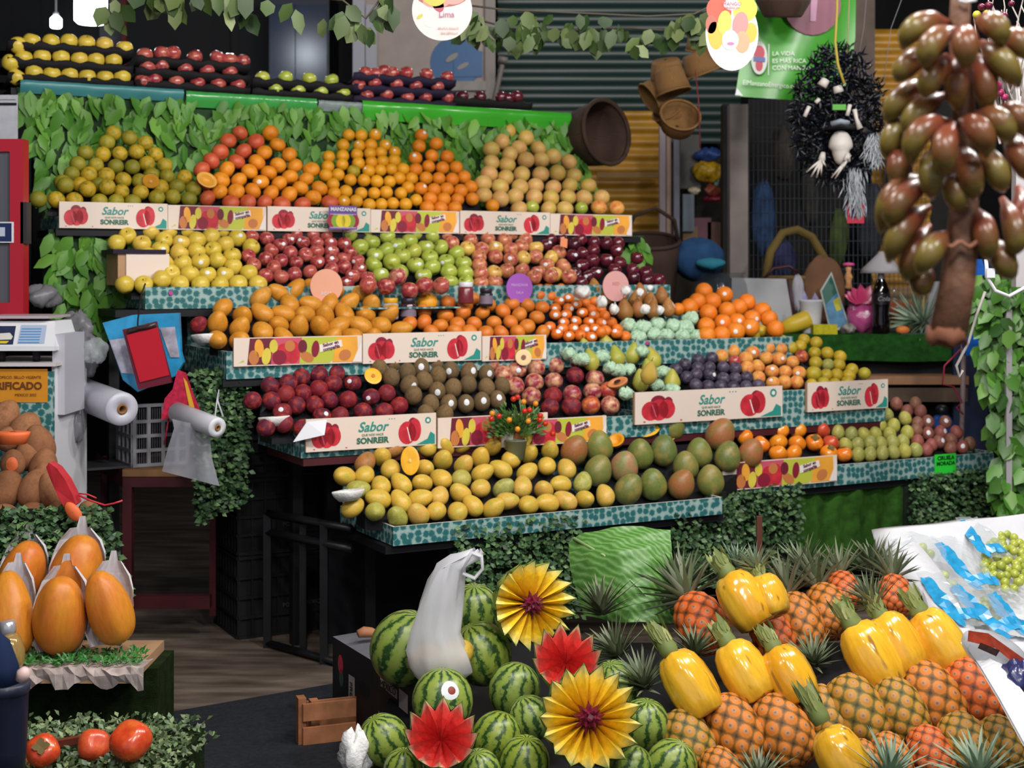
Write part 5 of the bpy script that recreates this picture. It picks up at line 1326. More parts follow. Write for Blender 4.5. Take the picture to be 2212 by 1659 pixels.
# moss curtain
mb = MB(); n = 34; A, B = PD(1712, 1042, 4.64), PD(1968, 1026, 4.64); vs = []
for i in range(n + 1):
    for j in range(9):
        p = A.lerp(B, i / n); p = p + V((0, -.012 * math.sin(i * 1.1 + j * .2) - .012 * math.sin(i * .45), -.36 * j / 8)); vs.append(p - A)
mb.add(vs, [(i * 9 + j, i * 9 + j + 1, (i + 1) * 9 + j + 1, (i + 1) * 9 + j) for i in range(n) for j in range(8)], 0, True)
m_turf = plain('green_turf', '#3c6a26', .9, .15, noise=.4, nscale=22, bump=1.0, bscale=420)
one('turf_curtain', mb, [m_turf], 'green moss cloth hanging under the persimmon tray', 'cloth', A)
one('wooden_stake', MB().box(-.008, .008, -.008, .008, -.03, .12), [plain('stake_wood', '#5c2f22', .6)], 'brown wooden stake among pineapple crowns', 'stake', P(1640, 1200, 4.35))
# ---- grape crate under white cloth
tl, tr, br_, bl_ = P(1905, 1150, 4.75), P(2320, 1105, 5.0), P(2330, 1420, 4.25), P(2092, 1385, 4.25)
t = thing('cloth_lined_crate', 'white cloth-covered crate full of bagged green grapes', 'crate', V((tl.x, tl.y, 0)))
o0 = V((tl.x, tl.y, 0)); cl = plain('white_cloth', '#d9d9de', .8, .2, noise=.06, bump=.4, bscale=18)
mb = MB(); ring_o, ring_i, ring_d = [], [], []
cor = [tl, tr, br_, bl_]; cen_ = (tl + tr + br_ + bl_) / 4
for i in range(4):
    for k in range(14):
        p = cor[i].lerp(cor[(i + 1) % 4], k / 14) - o0
        w = .012 * math.sin(i * 3 + k * 1.3)
        inn = (cen_ - o0 - p); inn.z = 0; inn.normalize()
        ring_o.append(p - inn * (.035 + w)); ring_i.append(p + inn * .075 + V((0, 0, .02))); ring_d.append(p + inn * .1 + V((0, 0, -.1)))
low_ = [V((p.x + (cen_ - o0 - p).normalized().x * .1 + .012 * math.sin(j * 1.9), p.y + (cen_ - o0 - p).normalized().y * .1 + .012 * math.cos(j * 1.7), max(.03, p.z - .36))) for j, p in enumerate(ring_o)]
low1 = [p.lerp(q, .35) + V((0, -.012, 0)) for p, q in zip(ring_o, low_)]
top_ = [p + V((0, 0, .006)) for p in ring_o]
R_ = [low_, low1, top_, ring_i, ring_d]; vs = [p for r_ in R_ for p in r_]; K = 56
mb.add(vs, [(j * K + i, j * K + (i + 1) % K, (j + 1) * K + (i + 1) % K, (j + 1) * K + i) for j in range(4) for i in range(K)] + [tuple(4 * K + i for i in range(K))], 0, True)
mk('cloth_cover', mb, [cl], t)
# grape plane
def GP(u, v, up=0.0):
    n_ = (tr - tl).cross(bl_ - tl).normalized(); n_ = n_ if n_.z > 0 else -n_
    dv_ = V(((u - CX) / F, 1, (VH - v) / F)); o_ = V((0, 0, H)); q0 = tl + n_ * (up - .03)
    return o_ + dv_ * ((q0 - o_).dot(n_) / dv_.dot(n_))
m_gr = fruit('skin_green_grape', ['#a5b03e', '#b4bb48', '#98a63a'], '#c3c862', .4, 40, .22, .6)
gme = blob(sh_egg(1.12, .0), 8, 12).mesh('grape', [m_gr])
def bunch(label, u, v, rx, ry, n, seed, gr=.0150, up=.02):
    t_ = thing('grape_bunch', label, 'grapes', GP(u, v, up)); rr_ = random.Random(seed); pts = []
    tries = 0
    while len(pts) < n and tries < 4000:
        tries += 1
        a, k = rr_.uniform(0, 6.28), rr_.random() ** .5
        p = GP(u + rx * k * math.cos(a), v + ry * k * math.sin(a), up + rr_.uniform(0, .03) * (1 - k))
        if all((p - q).length > gr * 1.75 for q in pts): pts.append(p)
    for p in pts:
        o_ = bpy.data.objects.new('grape', gme); COL.objects.link(o_); o_.parent = t_; o_.location = p - V(t_.location); o_.scale = (gr,) * 3; o_.rotation_euler = (rr_.uniform(0, 3), rr_.uniform(0, 3), 0)
    mk('stem', MB().tube([GP(u, v, up - .012) - V(t_.location), GP(u + rx * .6, v + ry * .6, up - .012) - V(t_.location)], .003, 6), [M_STEM], t_)
bunch('large unwrapped green grape bunch at the crate edge', 2172, 1215, 46, 62, 62, 1)
bunch('green grapes in the bag with wide blue band', 2040, 1290, 28, 50, 30, 2, up=.0)
bunch('green grapes in lower bag at crate front', 2135, 1318, 34, 22, 22, 3, up=.0)
bunch('few green grapes in the bag at crate back corner', 1992, 1182, 26, 18, 14, 4, up=.0)
bunch('green grapes near the crate back rim', 2080, 1150, 26, 10, 8, 5, up=.0)
m_clear = film('clear_film', '#dfe6ea', .68, .12); m_blue = plain('blue_film', '#2f9bd0', .2, .6, noise=.25, nscale=30)
def pouch(label, u, v, L_, W_, ang_, seed, band=True, up=.045):
    L_, W_ = L_ * 1.15, W_ * 1.15
    t_ = thing('grape_bag', label, 'plastic bag', GP(u, v, up)); rr_ = random.Random(seed)
    n_ = (tr - tl).cross(bl_ - tl).normalized(); n_ = n_ if n_.z > 0 else -n_
    e1 = (GP(u + 20 * math.cos(ang_), v + 20 * math.sin(ang_), up) - GP(u, v, up)).normalized(); e2 = n_.cross(e1)
    vs, fs = [], []
    for i in range(15):
        for j in range(9):
            x, y = i / 14 - .5, j / 8 - .5
            hgt = .03 * math.cos(x * PI) * math.cos(y * PI) + rr_.uniform(-.005, .005)
            vs.append(e1 * (x * L_) + e2 * (y * W_ * (.7 + .3 * math.cos(x * PI))) + n_ * hgt)
    for i in range(14):
        for j in range(8): fs.append((i * 9 + j, (i + 1) * 9 + j, (i + 1) * 9 + j + 1, i * 9 + j + 1))
    mk('clear_film', MB().add(vs, fs, 0, False), [m_clear], t_)
    if band:
        vb = [v_ + n_ * .003 for v_ in vs]; sel = [f for k, f in enumerate(fs) if (k % 8 in (0, 1) and k // 8 > 1) or k // 8 in (11, 12)]
        used = sorted({i for f in sel for i in f}); mp_ = {a: b for b, a in enumerate(used)}
        mk('blue_band', MB().add([vb[i] for i in used], [tuple(mp_[i] for i in f) for f in sel], 0, False), [m_blue], t_)
pouch('clear grape bag with blue band across the crate middle', 2055, 1290, .24, .12, .9, 1)
pouch('clear grape bag with blue band beside the loose bunch', 2085, 1215, .26, .11, .85, 2)
pouch('clear grape bag with blue band at the crate front', 2130, 1310, .26, .12, .75, 3)
pouch('clear grape bag at crate back corner', 1998, 1180, .18, .11, .4, 4, False)
pouch('clear grape bag with blue band by the back rim', 2120, 1160, .2, .1, .9, 5)
pouch('clear grape bag with blue band at frame edge below bunch', 2195, 1320, .2, .12, .9, 6)
# second cloth-covered box with red bags below the grape crate
tt = thing('produce_bag', 'clear bag with red printed label below the grape crate', 'plastic bag', P(2150, 1410, 3.55))
q = lambda u, v, dy=0: P(u, v, 3.55 + dy) - P(2150, 1410, 3.55)
mk('bag_skin', blob(lambda th, p: V((.085 * math.sin(th) * math.cos(p), .05 * math.sin(th) * math.sin(p), .05 * math.cos(th) - .03 * math.cos(p) * math.sin(th))), 12, 18), [film('clear_film2', '#cdd2d8', .35, .15)], tt)
mk('red_label', MB().add([q(2092, 1362, -.06), q(2135, 1368, -.07), q(2215, 1425, -.06), q(2212, 1450, -.06), q(2150, 1400, -.07), q(2090, 1385, -.06)], [(0, 5, 4, 1), (1, 4, 3, 2)], 0), [plain('bag_red', '#b4452c', .25, .6, noise=.3, nscale=30)], tt)
mk('label_print', MB().add([q(2118, 1388, -.075), q(2160, 1405, -.075), q(2152, 1418, -.075), q(2112, 1400, -.075)], [(0, 3, 2, 1)], 0), [plain('bag_dark', '#3a2420', .4, noise=.5, nscale=80)], tt)
mb = MB(); pts_a = [P(2078, 1385, 3.62), P(2118, 1440, 3.5), P(2160, 1510, 3.36), P(2215, 1610, 3.2)]; pts_b = [P(2120, 1380, 3.62), P(2165, 1435, 3.5), P(2215, 1500, 3.36), P(2270, 1600, 3.2)]
o_ = pts_a[0].copy(); vs = [p - o_ for pr in zip(pts_a, [a.lerp(b, .5) + V((0, -.012, .012)) for a, b in zip(pts_a, pts_b)], pts_b) for p in pr]
vs += [v_ + V((0, .012, -.006)) for v_ in vs]
fs = [(i * 3 + j, i * 3 + j + 1, i * 3 + j + 4, i * 3 + j + 3) for i in range(3) for j in range(2)]; mb.add(vs, fs + [tuple(12 + k for k in reversed(f)) for f in fs], 0, True)
one('cloth_strip', mb, [cl], 'white cloth edge running down beside pineapples', 'cloth', o_)
crumple('dark blue plastic bag below the red-label bag', P(2200, 1470, 3.45), .05, 'blue_bag', 'plastic bag', plain('navy_film', '#2e3160', .25, .6), None, 77, (1, .8, .9), .2)
# ---------------------------------------------------------------- shop corner beside the stall
YP = 4.0
t = thing('papaya_stand', 'moss-covered stand holding five upright papayas', 'display stand', P(130, 1450, YP + .1)); t.location.z = 0
ux = lambda u, Y: (u - CX) / F * Y - t.location.x
mb = MB().box(ux(-80, 4.1), ux(318, 4.1), -.15, .2, .26, .29); mk('shelf_board', mb, [M_KRAFT], t)
m_moss = plain('dark_moss', '#26361a', .95, .1, noise=.4, nscale=25, bump=1.0, bscale=400)
mk('moss_side', MB().box(ux(-80, 4.1), ux(340, 4.1), .0, .2, 0, .26), [m_moss], t)
mk('back_slope', MB().add([(ux(-80, 4.3), .2, .29), (ux(268, 4.3), .2, .29), (ux(215, 4.5), .4, .62), (ux(-80, 4.5), .4, .62)], [(0, 1, 2, 3)], 0), [m_moss], t)
mb = MB(); n = 30; x0, x1 = ux(-80, 4.0), ux(322, 4.0); vs = []; rr = random.Random(4)
for i in range(n + 1):
    x = x0 + (x1 - x0) * i / n
    for (y, z) in ((-.04, .302), (-.155, .305), (-.16, .285), (-.155, .255 + .015 * math.sin(i))): vs.append((x, y + rr.uniform(-.01, .008), z + rr.uniform(-.006, .006)))
mb.add(vs, [(i * 4 + j, (i + 1) * 4 + j, (i + 1) * 4 + j + 1, i * 4 + j + 1) for i in range(n) for j in range(3)], 0, False)
mk('newspaper_edge', mb, [plain('newsprint', '#b8a8a2', .8, noise=.3, nscale=30)], t)
mb = MB()
for i in range(700):
    x = rr.uniform(x0, x1 - .02); mb.leaf(V((x, rr.uniform(-.145, .0), .304 + rr.uniform(0, .012))), V((rr.gauss(0, 1), rr.gauss(0, 1), .8)), V((0, -.5, 1)), .022, .008, 0, .2, False)
mk('grass_edge', mb, [leafmat('plastic_grass', ['#2c6a2c', '#3f8438', '#225a26'])], t)
paps = [(50, 1232, 47, 64, .22, 'papaya at back behind gold-necked bottle'), (166, 1228, 54, 72, .2, 'papaya at back with reddish streak'), (25, 1325, 44, 90, .06, 'papaya partly hidden by gold-necked bottle'), (130, 1328, 56, 86, .04, 'greenish-tipped papaya in the middle of front row'), (234, 1312, 47, 82, .05, 'papaya at front row end beside aisle')]
for (u, v, rx, ry, dy, lab) in paps:
    Y = YP + dy; r = rx / F * Y
    o = put('papaya', P(u, v, Y), r, (.28 + R.uniform(-.05, .05), R.uniform(-.12, .06), R.uniform(0, 6)), lab, scale=(r, r, r * ry / rx / 1.68))
    # paper wrap behind each
    tt = MB(); cx_, w = P(u, v, Y + .03), r * 1.12; vs = []
    for i in range(13):
        a = PI + PI * (i / 12) * 1.0
        for j in range(7):
            z = (-1 + 2.15 * j / 6) * r * ry / rx; k = math.sqrt(max(.12, 1 - (z / (r * ry / rx * 1.25)) ** 2)) * (1 + .05 * math.sin(i * 2 + j))
            pk = r * .45 if (j == 6 and i in (5, 6, 7)) else 0
            vs.append(V((math.cos(a) * w * k, -math.sin(a) * w * .8 * k, z + pk + .28 * 0)) + V((0, z * .28, 0)))
    tt.add(vs, [(i * 7 + j, (i + 1) * 7 + j, (i + 1) * 7 + j + 1, i * 7 + j + 1) for i in range(12) for j in range(6)], 0, False)
    one('paper_wrap', tt, [plain('news_wrap', '#d6d2d8', .8, noise=.14, nscale=30)], 'crumpled newspaper wrap cradling the ' + lab, 'paper', cx_)
def hedge2(label, quad, n, seed, nrm, cols=None): return hedge(label, quad, n, seed, nrm)
hedge2('boxwood hedge mat below the mamey heap', [P(-30, 1100, 4.3), P(235, 1095, 4.42), P(288, 1300, 4.42), P(-30, 1300, 4.3)], 1500, 21, V((.2, -1, .3)))
# mamey heap
mam = [(10, 902, 30, 38), (56, 925, 32, 34), (84, 962, 34, 44), (18, 948, 26, 26), (94, 1008, 30, 38), (60, 985, 28, 30), (10, 1058, 38, 44), (74, 1056, 33, 42), (112, 1062, 30, 40), (6, 1118, 34, 26), (68, 1114, 33, 26), (126, 1108, 29, 26), (190, 1104, 22, 22), (98, 1030, 26, 30), (28, 1000, 26, 28)]
mlab = ['topmost mamey at the frame edge', 'mamey below topmost one', 'large mamey high on the aisle slope', 'mamey behind orange slab', 'mamey beside red wedge top', 'mamey behind the cut one', 'big upright mamey at frame edge', 'big upright mamey in heap centre', 'mamey half hidden by red wedge', 'lowest-row mamey at frame edge', 'lowest-row mamey second in row', 'lowest-row mamey third in row', 'lowest-row mamey at the end under red wedge', 'mamey above the red wedge waist', 'cut mamey showing an orange strip']
for i, (u, v, rx, ry) in enumerate(mam):
    Y = 4.42 + (1110 - v) / 210 * .3 + (.0 if i != 14 else -.06); r = rx / F * Y
    o = put('mamey', P(u, v, Y), r, (R.uniform(.2, .6), R.uniform(-.35, .35), R.uniform(0, 6)), mlab[i], scale=(r, r, r * max(.8, ry / rx) / 1.2))
    if i == 14:
        o.rotation_euler = (.2, .1, 0)
        c = bpy.data.objects.new('orange_strip', cap(sh_egg(1.3, .12), 1.35, -PI / 2 + .25, .5, 1.03, 16).mesh('orange_strip', [plain('mamey_flesh', '#e8703e', .5, noise=.1)])); COL.objects.link(c); c.parent = o
one('riser_block', MB().box(-.30, .22, 0, .35, 0, .55), [M_BLACK], 'black block under the mamey heap', 'display riser', V((P(20, 1130, 4.5).x, 4.5, 0)))
fl = MATS['mamey_flesh']; fr_ = plain('mamey_flesh_red', '#c9323c', .4, noise=.2, nscale=20)
Ym = 4.36; p = P(28, 946, Ym); t = thing('mamey_slice', 'orange mamey slice laid flat across the heap', 'mamey', p)
k = Ym / F; mb = MB().lathe([(.01, -15 * k), (28 * k, -13 * k), (36 * k, 6 * k), (37 * k, 13 * k), (30 * k, 14 * k), (.01, 14 * k)], 24, 0, True, Matrix.Diagonal((1, .7, 1, 1)), closed=False); mk('flesh', mb, [fl], t)
p = P(148, 1050, Ym - .02); t = thing('mamey_wedge', 'red mamey wedge standing against heap with thin red strips', 'mamey', p)
out = [(-46, 42), (-38, 52), (-20, 40), (0, 14), (14, -14), (22, -36), (14, -42), (-4, -42), (-14, -28), (-26, -4), (-38, 20)]
mb = MB(); fr0 = [V((x * k, -.012 - .018 * math.sin(i * PI / 10), y * k)) for i, (x, y) in enumerate(out)]; bk0 = [V((x * k, .03, y * k)) for x, y in out]; m_ = len(out)
mb.add(fr0 + bk0, [tuple(range(m_ - 1, -1, -1)), tuple(range(m_, 2 * m_))] + [(i, (i + 1) % m_, m_ + (i + 1) % m_, m_ + i) for i in range(m_)], 0, False); mk('flesh', mb, [fr_], t)
mb = MB().lathe([(.001, -.006), (15 * k, -.005), (18 * k, 0), (15 * k, .006), (.001, .007)], 20, 0, True, Matrix.Translation((17 * k, -.03, -52 * k)) @ Matrix.Rotation(PI / 2, 4, 'X') @ Matrix.Rotation(.7, 4, 'Z') @ Matrix.Diagonal((.8, 1.4, 1, 1)), closed=False); mk('orange_tip', mb, [fl], t)
mk('red_strip', MB().tube([V((x * k, -.01, y * k)) for x, y in ((22, -18), (50, -30), (80, -40), (100, -36), (118, -30))], .0032, 6), [fr_], t)
mk('red_strip', MB().tube([V((x * k, .0, y * k)) for x, y in ((22, -16), (42, -18), (60, -26))], .0025, 6), [fr_], t)
# persimmons on the moss mat
YM = 3.25; zt = P(0, 1640, YM).z - .02
mb = MB(); rr = random.Random(8); oM = V((P(180, 1650, YM).x, YM, zt - .05))
t = thing('moss_mat', 'leafy moss mat with bright tomato-red persimmons', 'hedge mat', oM)
ex = lambda u: P(u, 1650, YM).x - oM.x
mk('mat_block', MB().box(ex(-60), ex(372), -.3, .34, -.3, .035), [m_moss], t)
for i in range(2600):
    x, y = rr.uniform(ex(-60), ex(395)), rr.uniform(-.34, .36)
    if x > ex(372) and rr.random() < .5: continue
    mb.leaf(V((x, y, .03 + rr.uniform(0, .03) - max(0, x - ex(360)) * .8)), V((rr.gauss(0, 1), rr.gauss(0, 1), .9)), V((rr.gauss(0, .4), -.4, 1)), .02, .012, 0, .2, False)
mk('foliage', mb, [leafmat('moss_leaf', ['#33452a', '#4a5f3a', '#68805a', '#8a9a6a', '#2a3a22'])], t)
for (u, v, rp, lab, ri) in ((92, 1622, 37, 'round bright red persimmon second from the edge', 0), (203, 1610, 36, 'dull brownish red persimmon touching the biggest', 1), (282, 1600, 46, 'biggest glossy tomato-red persimmon', 0), (30, 1648, 34, 'orange-red persimmon half behind navy bin', 2)):
    Y = YM + (.06 if ri else 0); r = rp / F * Y
    put('persimmon', P(u, v, Y), r, ((.9, .2, 0), (1.0, -.4, 1), (.7, .3, 2), (.6, -.3, 0))[ri if u != 282 else 3], lab, None, (m_tomato, m_persr, m_tomato)[ri], stem=(u == 92))
one('wooden_strip', MB().box(-.06, .06, -.01, .01, -.008, .008), [plain('mahogany', '#6a3226', .4, noise=.2)], 'brown wooden strip lying behind two persimmons', 'strip', P(140, 1603, YM + .12), rot=(0, -.18, 0))
# navy bin with bottle at the frame edge
Yn = 3.0; p = P(10, 1480, Yn)
t = thing('navy_bin', 'dark navy bin with draped cloth at frame edge', 'bin', V((p.x, p.y, P(0, 1680, Yn).z)))
kk = Yn / F; nv = plain('navy_plastic', '#151a2e', .45, .4, noise=.2); hb = (1680 - 1475) * kk
mk('bin_body', MB().lathe([(40 * kk, 0), (46 * kk, hb * .3), (50 * kk, hb * .93), (52 * kk, hb)], 28), [nv], t)
mk('bin_rim', MB().lathe([(50 * kk, hb - .02), (53 * kk, hb - .018), (53 * kk, hb), (48 * kk, hb + .002)], 28, closed=False), [plain('navy_rim', '#2a2d40', .35)], t)
mk('draped_cloth', MB().lathe([(46 * kk, hb), (38 * kk, hb + 40 * kk), (22 * kk, hb + 90 * kk), (4 * kk, hb + 108 * kk)], 24, 0, True, fn=lambda p, a: V((p.x * (1 + .06 * math.sin(5 * a)) - .012, p.y, p.z))), [plain('navy_cloth', '#1b2744', .85, .1, noise=.15)], t)
one('bottle_cap', MB().lathe([(.001, -.012), (.012, -.012), (.014, .006), (.006, .016), (.001, .017)], 16, 0, True), [plain('lid_pinkish', '#d9b8b4', .4)], 'small pinkish white cap on the navy bin rim', 'cap', P(50, 1458, Yn - .09), rot=(.1, .35, 0))
p = P(28, 1360, 3.93); kb = 3.93 / F
t = thing('gold_bottle', 'gold-bodied bottle with silver foil neck by papayas', 'bottle', V((p.x, p.y, .305)), rot=(0, -.12, 0))
mk('bottle_body', MB().lathe([(18 * kb, 0), (27 * kb, 14 * kb), (30 * kb, 40 * kb), (24 * kb, 66 * kb), (14 * kb, 78 * kb)], 24), [plain('gold_glass', '#b8985a', .12, .7, metal=.35)], t)
mk('foil_neck', MB().lathe([(14 * kb, 76 * kb), (17 * kb, 84 * kb), (17 * kb, 104 * kb), (13 * kb, 106 * kb)], 16), [plain('silver_foil', '#c3c3cc', .25, .6, metal=.5)], t)
# scale on its counter
Yc = 4.75; kc = Yc / F; zc = P(0, 783, Yc).z
t = thing('weighing_scale', 'white electronic weighing scale with blue-lined keypad label', 'scale', V((P(30, 0, Yc).x, Yc, zc)))
X = lambda u: (u - 30) * kc
Zz = lambda v: P(0, v, Yc).z - zc
vs = [(X(-60), 0, Zz(758)), (X(117), 0, Zz(758)), (X(117), .0, Zz(748)), (X(98), .1, Zz(696)), (X(-60), .1, Zz(696)), (X(-60), 0, Zz(748)), (X(-60), .28, Zz(696)), (X(98), .28, Zz(696)), (X(117), .28, Zz(758)), (X(-60), .28, Zz(758))]
mk('scale_body', MB().add([V(v) for v in vs], [(0, 1, 2, 5), (5, 2, 3, 4), (4, 3, 7, 6), (1, 8, 7, 3, 2), (0, 5, 4, 6, 9), (0, 9, 8, 1), (9, 6, 7, 8)], 0), [plain('scale_white', '#dfe0e6', .35)], t)
sl = lambda u, v: V((X(u), .1 * (748 - v) / 52 - .003, Zz(v)))
mk('keypad_label', MB().add([sl(28, 704), sl(84, 704), sl(94, 742), sl(36, 742)], [(0, 3, 2, 1)], 0), [plain('keypad', '#a9b8d0', .4)], t)
mb = MB()
for i in range(6):
    v = 711 + i * 5.6; mb.add([sl(32 + i * .9, v) - V((0, .001, 0)), sl(76 + i * 1.2, v) - V((0, .001, 0)), sl(76.4 + i * 1.2, v + 2.2) - V((0, .001, 0)), sl(32.3 + i * .9, v + 2.2) - V((0, .001, 0))], [(0, 3, 2, 1)], 0)
mk('keypad_lines', mb, [plain('key_blue', '#4a8fc8', .4)], t)
mk('display_badge', MB().add([sl(-20, 706), sl(17, 706), sl(27, 744), sl(-20, 744)], [(0, 3, 2, 1)], 0).add([sl(-20, 722) - V((0, .001, 0)), sl(10, 720) - V((0, .001, 0)), sl(20, 728) - V((0, .001, 0)), sl(19, 734) - V((0, .001, 0)), sl(-20, 735) - V((0, .001, 0))], [(0, 4, 3, 2, 1)], 1).add([sl(-20, 737) - V((0, .001, 0)), sl(16, 737) - V((0, .001, 0)), sl(12, 742) - V((0, .001, 0)), sl(-20, 742) - V((0, .001, 0))], [(0, 3, 2, 1)], 2), [plain('badge_navy', '#2a3350', .4), plain('badge_white', '#d5d2c8', .4), plain('badge_yellow', '#d9c02a', .4)], t)
mk('weighing_pan', MB().box(X(-60), X(88), .08, .32, Zz(690), Zz(684)), [plain('pan_steel', '#b9a9b0', .3, .6)], t)
for u in (-10, 66): mk('foot', MB().lathe([(.012, 0), (.014, Zz(758))], 12, 0, True, Matrix.Translation((X(u), .06, 0))), [M_BLACK], t)
t = thing('counter_box', 'white-topped counter box with patterned front and orange sticker', 'counter', V((P(30, 0, Yc).x, Yc, 0)))
mk('counter_top', MB().box(X(-70), X(124), -.02, .4, zc - .012, zc - .001), [plain('top_white', '#cfc6c8', .4)], t)
mk('patterned_front', MB().box(X(-70), X(114), 0, .02, .3, zc - .03), [M_PAT], t)
mk('side_panel', MB().box(X(114) - .01, X(114), .02, .38, .3, zc - .012), [M_WHITE], t)
mk('carcass', MB().box(X(-70), X(112), .022, .38, 0, zc - .03), [M_BLACK], t)
os_ = plain('sticker_orange', '#d08a1e', .45, noise=.08); z_ = lambda v: P(0, v, Yc).z
mk('orange_sticker', MB().box(X(-70), X(103), -.003, 0, z_(869), z_(797)), [os_], t)
ik = plain('sticker_ink', '#6a3a14', .5)
text('lettering', 'VERIFICADO', .034, ik, t, (X(92), -.005, z_(834)), align='RIGHT', off=.0012)
text('lettering', 'PROFECO, SELLO VIGENTE', .013, ik, t, (X(90), -.005, z_(815)), align='RIGHT')
text('lettering', 'MEXICO 2022', .012, ik, t, (X(80), -.005, z_(853)), align='RIGHT')
mk('round_sticker', MB().lathe([(30 * kc, -.002), (30 * kc, 0)], 24, 0, False, Matrix.Translation((X(55), 0, z_(925))) @ Matrix.Rotation(PI / 2, 4, 'X')), [plain('sticker_gold', '#d8a01c', .4, noise=.2, nscale=40)], t)
Yw = 4.8; kw = Yw / F
one('white_divider', MB().box(0, 27 * kw, 0, .22, P(0, 896, Yw).z, P(0, 722, Yw).z), [plain('panel_grey', '#b4b2bc', .5)], 'tall white board standing beside the counter box', 'board', V((P(113, 0, Yw).x, Yw, 0)))
# red framed board and poster
Yr = 5.05
t = thing('red_frame_board', 'red-framed grey board with bank-card sticker at frame edge', 'sign board', V((P(0, 0, Yr).x, Yr, P(0, 690, Yr).z)))
kr = Yr / F; W_ = 50 * kr; Hh = 390 * kr
red = plain('frame_red', '#a81428', .35, .5)
mk('frame', MB().box(-.12, W_, 0, .06, Hh - .045, Hh, 0).box(W_ - .048, W_, 0, .06, 0, Hh - .045, 0).box(-.12, W_ - .048, 0, .06, 0, .06, 0), [red], t)
mk('grey_board', MB().box(-.12, W_ - .048, .012, .03, .06, Hh - .045), [plain('board_grey', '#54555c', .5)], t)
text('lettering', 'MUNAY', .07, M_BLACK, t, (-.045, .010, Hh * .62), (PI / 2, -PI / 2, 0))
mk('card_sticker', MB().box(-.08, 30 * kr, -.004, -.001, Hh * .425, Hh * .54, 0).box(-.078, 26 * kr, -.006, -.004, Hh * .432, Hh * .533, 1).box(-.04, 12 * kr, -.008, -.006, Hh * .46, Hh * .51, 2), [M_WHITE, plain('sticker_navy', '#1c2a55', .4), plain('sticker_pale', '#b8c0d2', .4)], t)
mk('dark_bracket', MB().box(W_ - .01, W_ + .012, .0, .05, Hh * .42, Hh * .65), [plain('bracket_grey', '#2b2a30', .5)], t)
t = thing('wall_poster', 'white printed poster above the red-framed board', 'poster', P(10, 300, 5.6))
kp = 5.6 / F
mk('sheet', MB().box(-.1, 28 * kp, 0, .004, 0, 95 * kp), [plain('poster_white', '#b9b9c2', .5, noise=.12, nscale=20)], t)
mk('dark_heading', MB().box(-.1, 26 * kp, -.002, 0, 72 * kp, 78 * kp).box(-.1, 24 * kp, -.002, 0, 84 * kp, 85 * kp), [M_BLACK], t)
# bags and rolls in the gap
def bagquad(name, label, cat, pts, Y, mats, thick=.02, sub=None):
    o_ = P(sum(p[0] for p in pts) / len(pts), sum(p[1] for p in pts) / len(pts), Y)
    t_ = thing(name, label, cat, o_)
    f_ = [P(u, v, Y) - o_ + V((0, -thick * .5, 0)) for u, v in pts]; b_ = [p + V((0, thick, 0)) for p in f_]; m_ = len(pts)
    mb = MB().add(f_ + b_, [tuple(range(m_ - 1, -1, -1)), tuple(range(m_, 2 * m_))] + [(i, (i + 1) % m_, m_ + (i + 1) % m_, m_ + i) for i in range(m_)], 0)
    mk('sheet', mb, mats, t_)
    return t_, o_
bl = plain('bag_blue', '#2e93c6', .3, .5, noise=.25, nscale=14); foil = plain('bag_foil', '#a8a4b4', .15, .7, noise=.45, nscale=22)
t, o_ = bagquad('shopping_bag', 'blue and silver packet bag hanging behind red folder', 'bag', [(224, 697), (290, 680), (388, 676), (392, 760), (398, 782), (380, 812), (300, 846), (268, 820), (240, 740)], 5.1, [bl], .03)
for q_ in (((236, 735), (268, 730), (292, 808), (262, 806)), ((345, 708), (378, 706), (388, 772), (368, 772))): mk('silver_panel', MB().add([P(u, v, 5.08) - o_ for u, v in q_], [(0, 3, 2, 1)], 0), [foil], t)
t, o_ = bagquad('red_folder', 'bright red folder with black clip hanging from cord', 'folder', [(266, 712), (338, 694), (372, 826), (300, 842)], 5.0, [plain('folder_edge', '#641428', .5)], .02)
mk('red_cover', MB().add([P(u, v, 4.984) - o_ for u, v in ((273, 724), (340, 707), (366, 810), (302, 826))], [(0, 3, 2, 1)], 0), [plain('folder_red', '#bb1428', .4)], t)
mk('clip', MB().tube([P(u, v, 4.98) - o_ for u, v in ((276, 716), (300, 708), (320, 706), (336, 700))], .008, 8), [plain('clip_dark', '#3a2a2e', .3, .6)], t)
mk('cord', MB().tube([P(u, v, 5.0) - o_ for u, v in ((314, 612), (304, 640), (298, 690), (296, 730), (294, 800))], .003, 6), [M_BLACK], t)
t, o_ = bagquad('pink_net_bag', 'pink and yellow net bag hanging above the small roll', 'bag', [(385, 800), (400, 806), (415, 850), (430, 885), (405, 900), (350, 905), (358, 860), (375, 840)], 5.0, [plain('net_pink', '#b81c40', .5, noise=.4, nscale=60)], .03)
mk('yellow_stripe', MB().add([P(u, v, 4.98) - o_ for u, v in ((396, 815), (404, 825), (420, 880), (410, 884))], [(0, 3, 2, 1)], 0), [plain('net_yellow', '#d8a428', .5)], t)
mk('hanging_thread', MB().tube([P(u, v, 5.0) - o_ for u, v in ((365, 900), (360, 930), (355, 960))], .003, 6), [MATS['net_pink']], t)
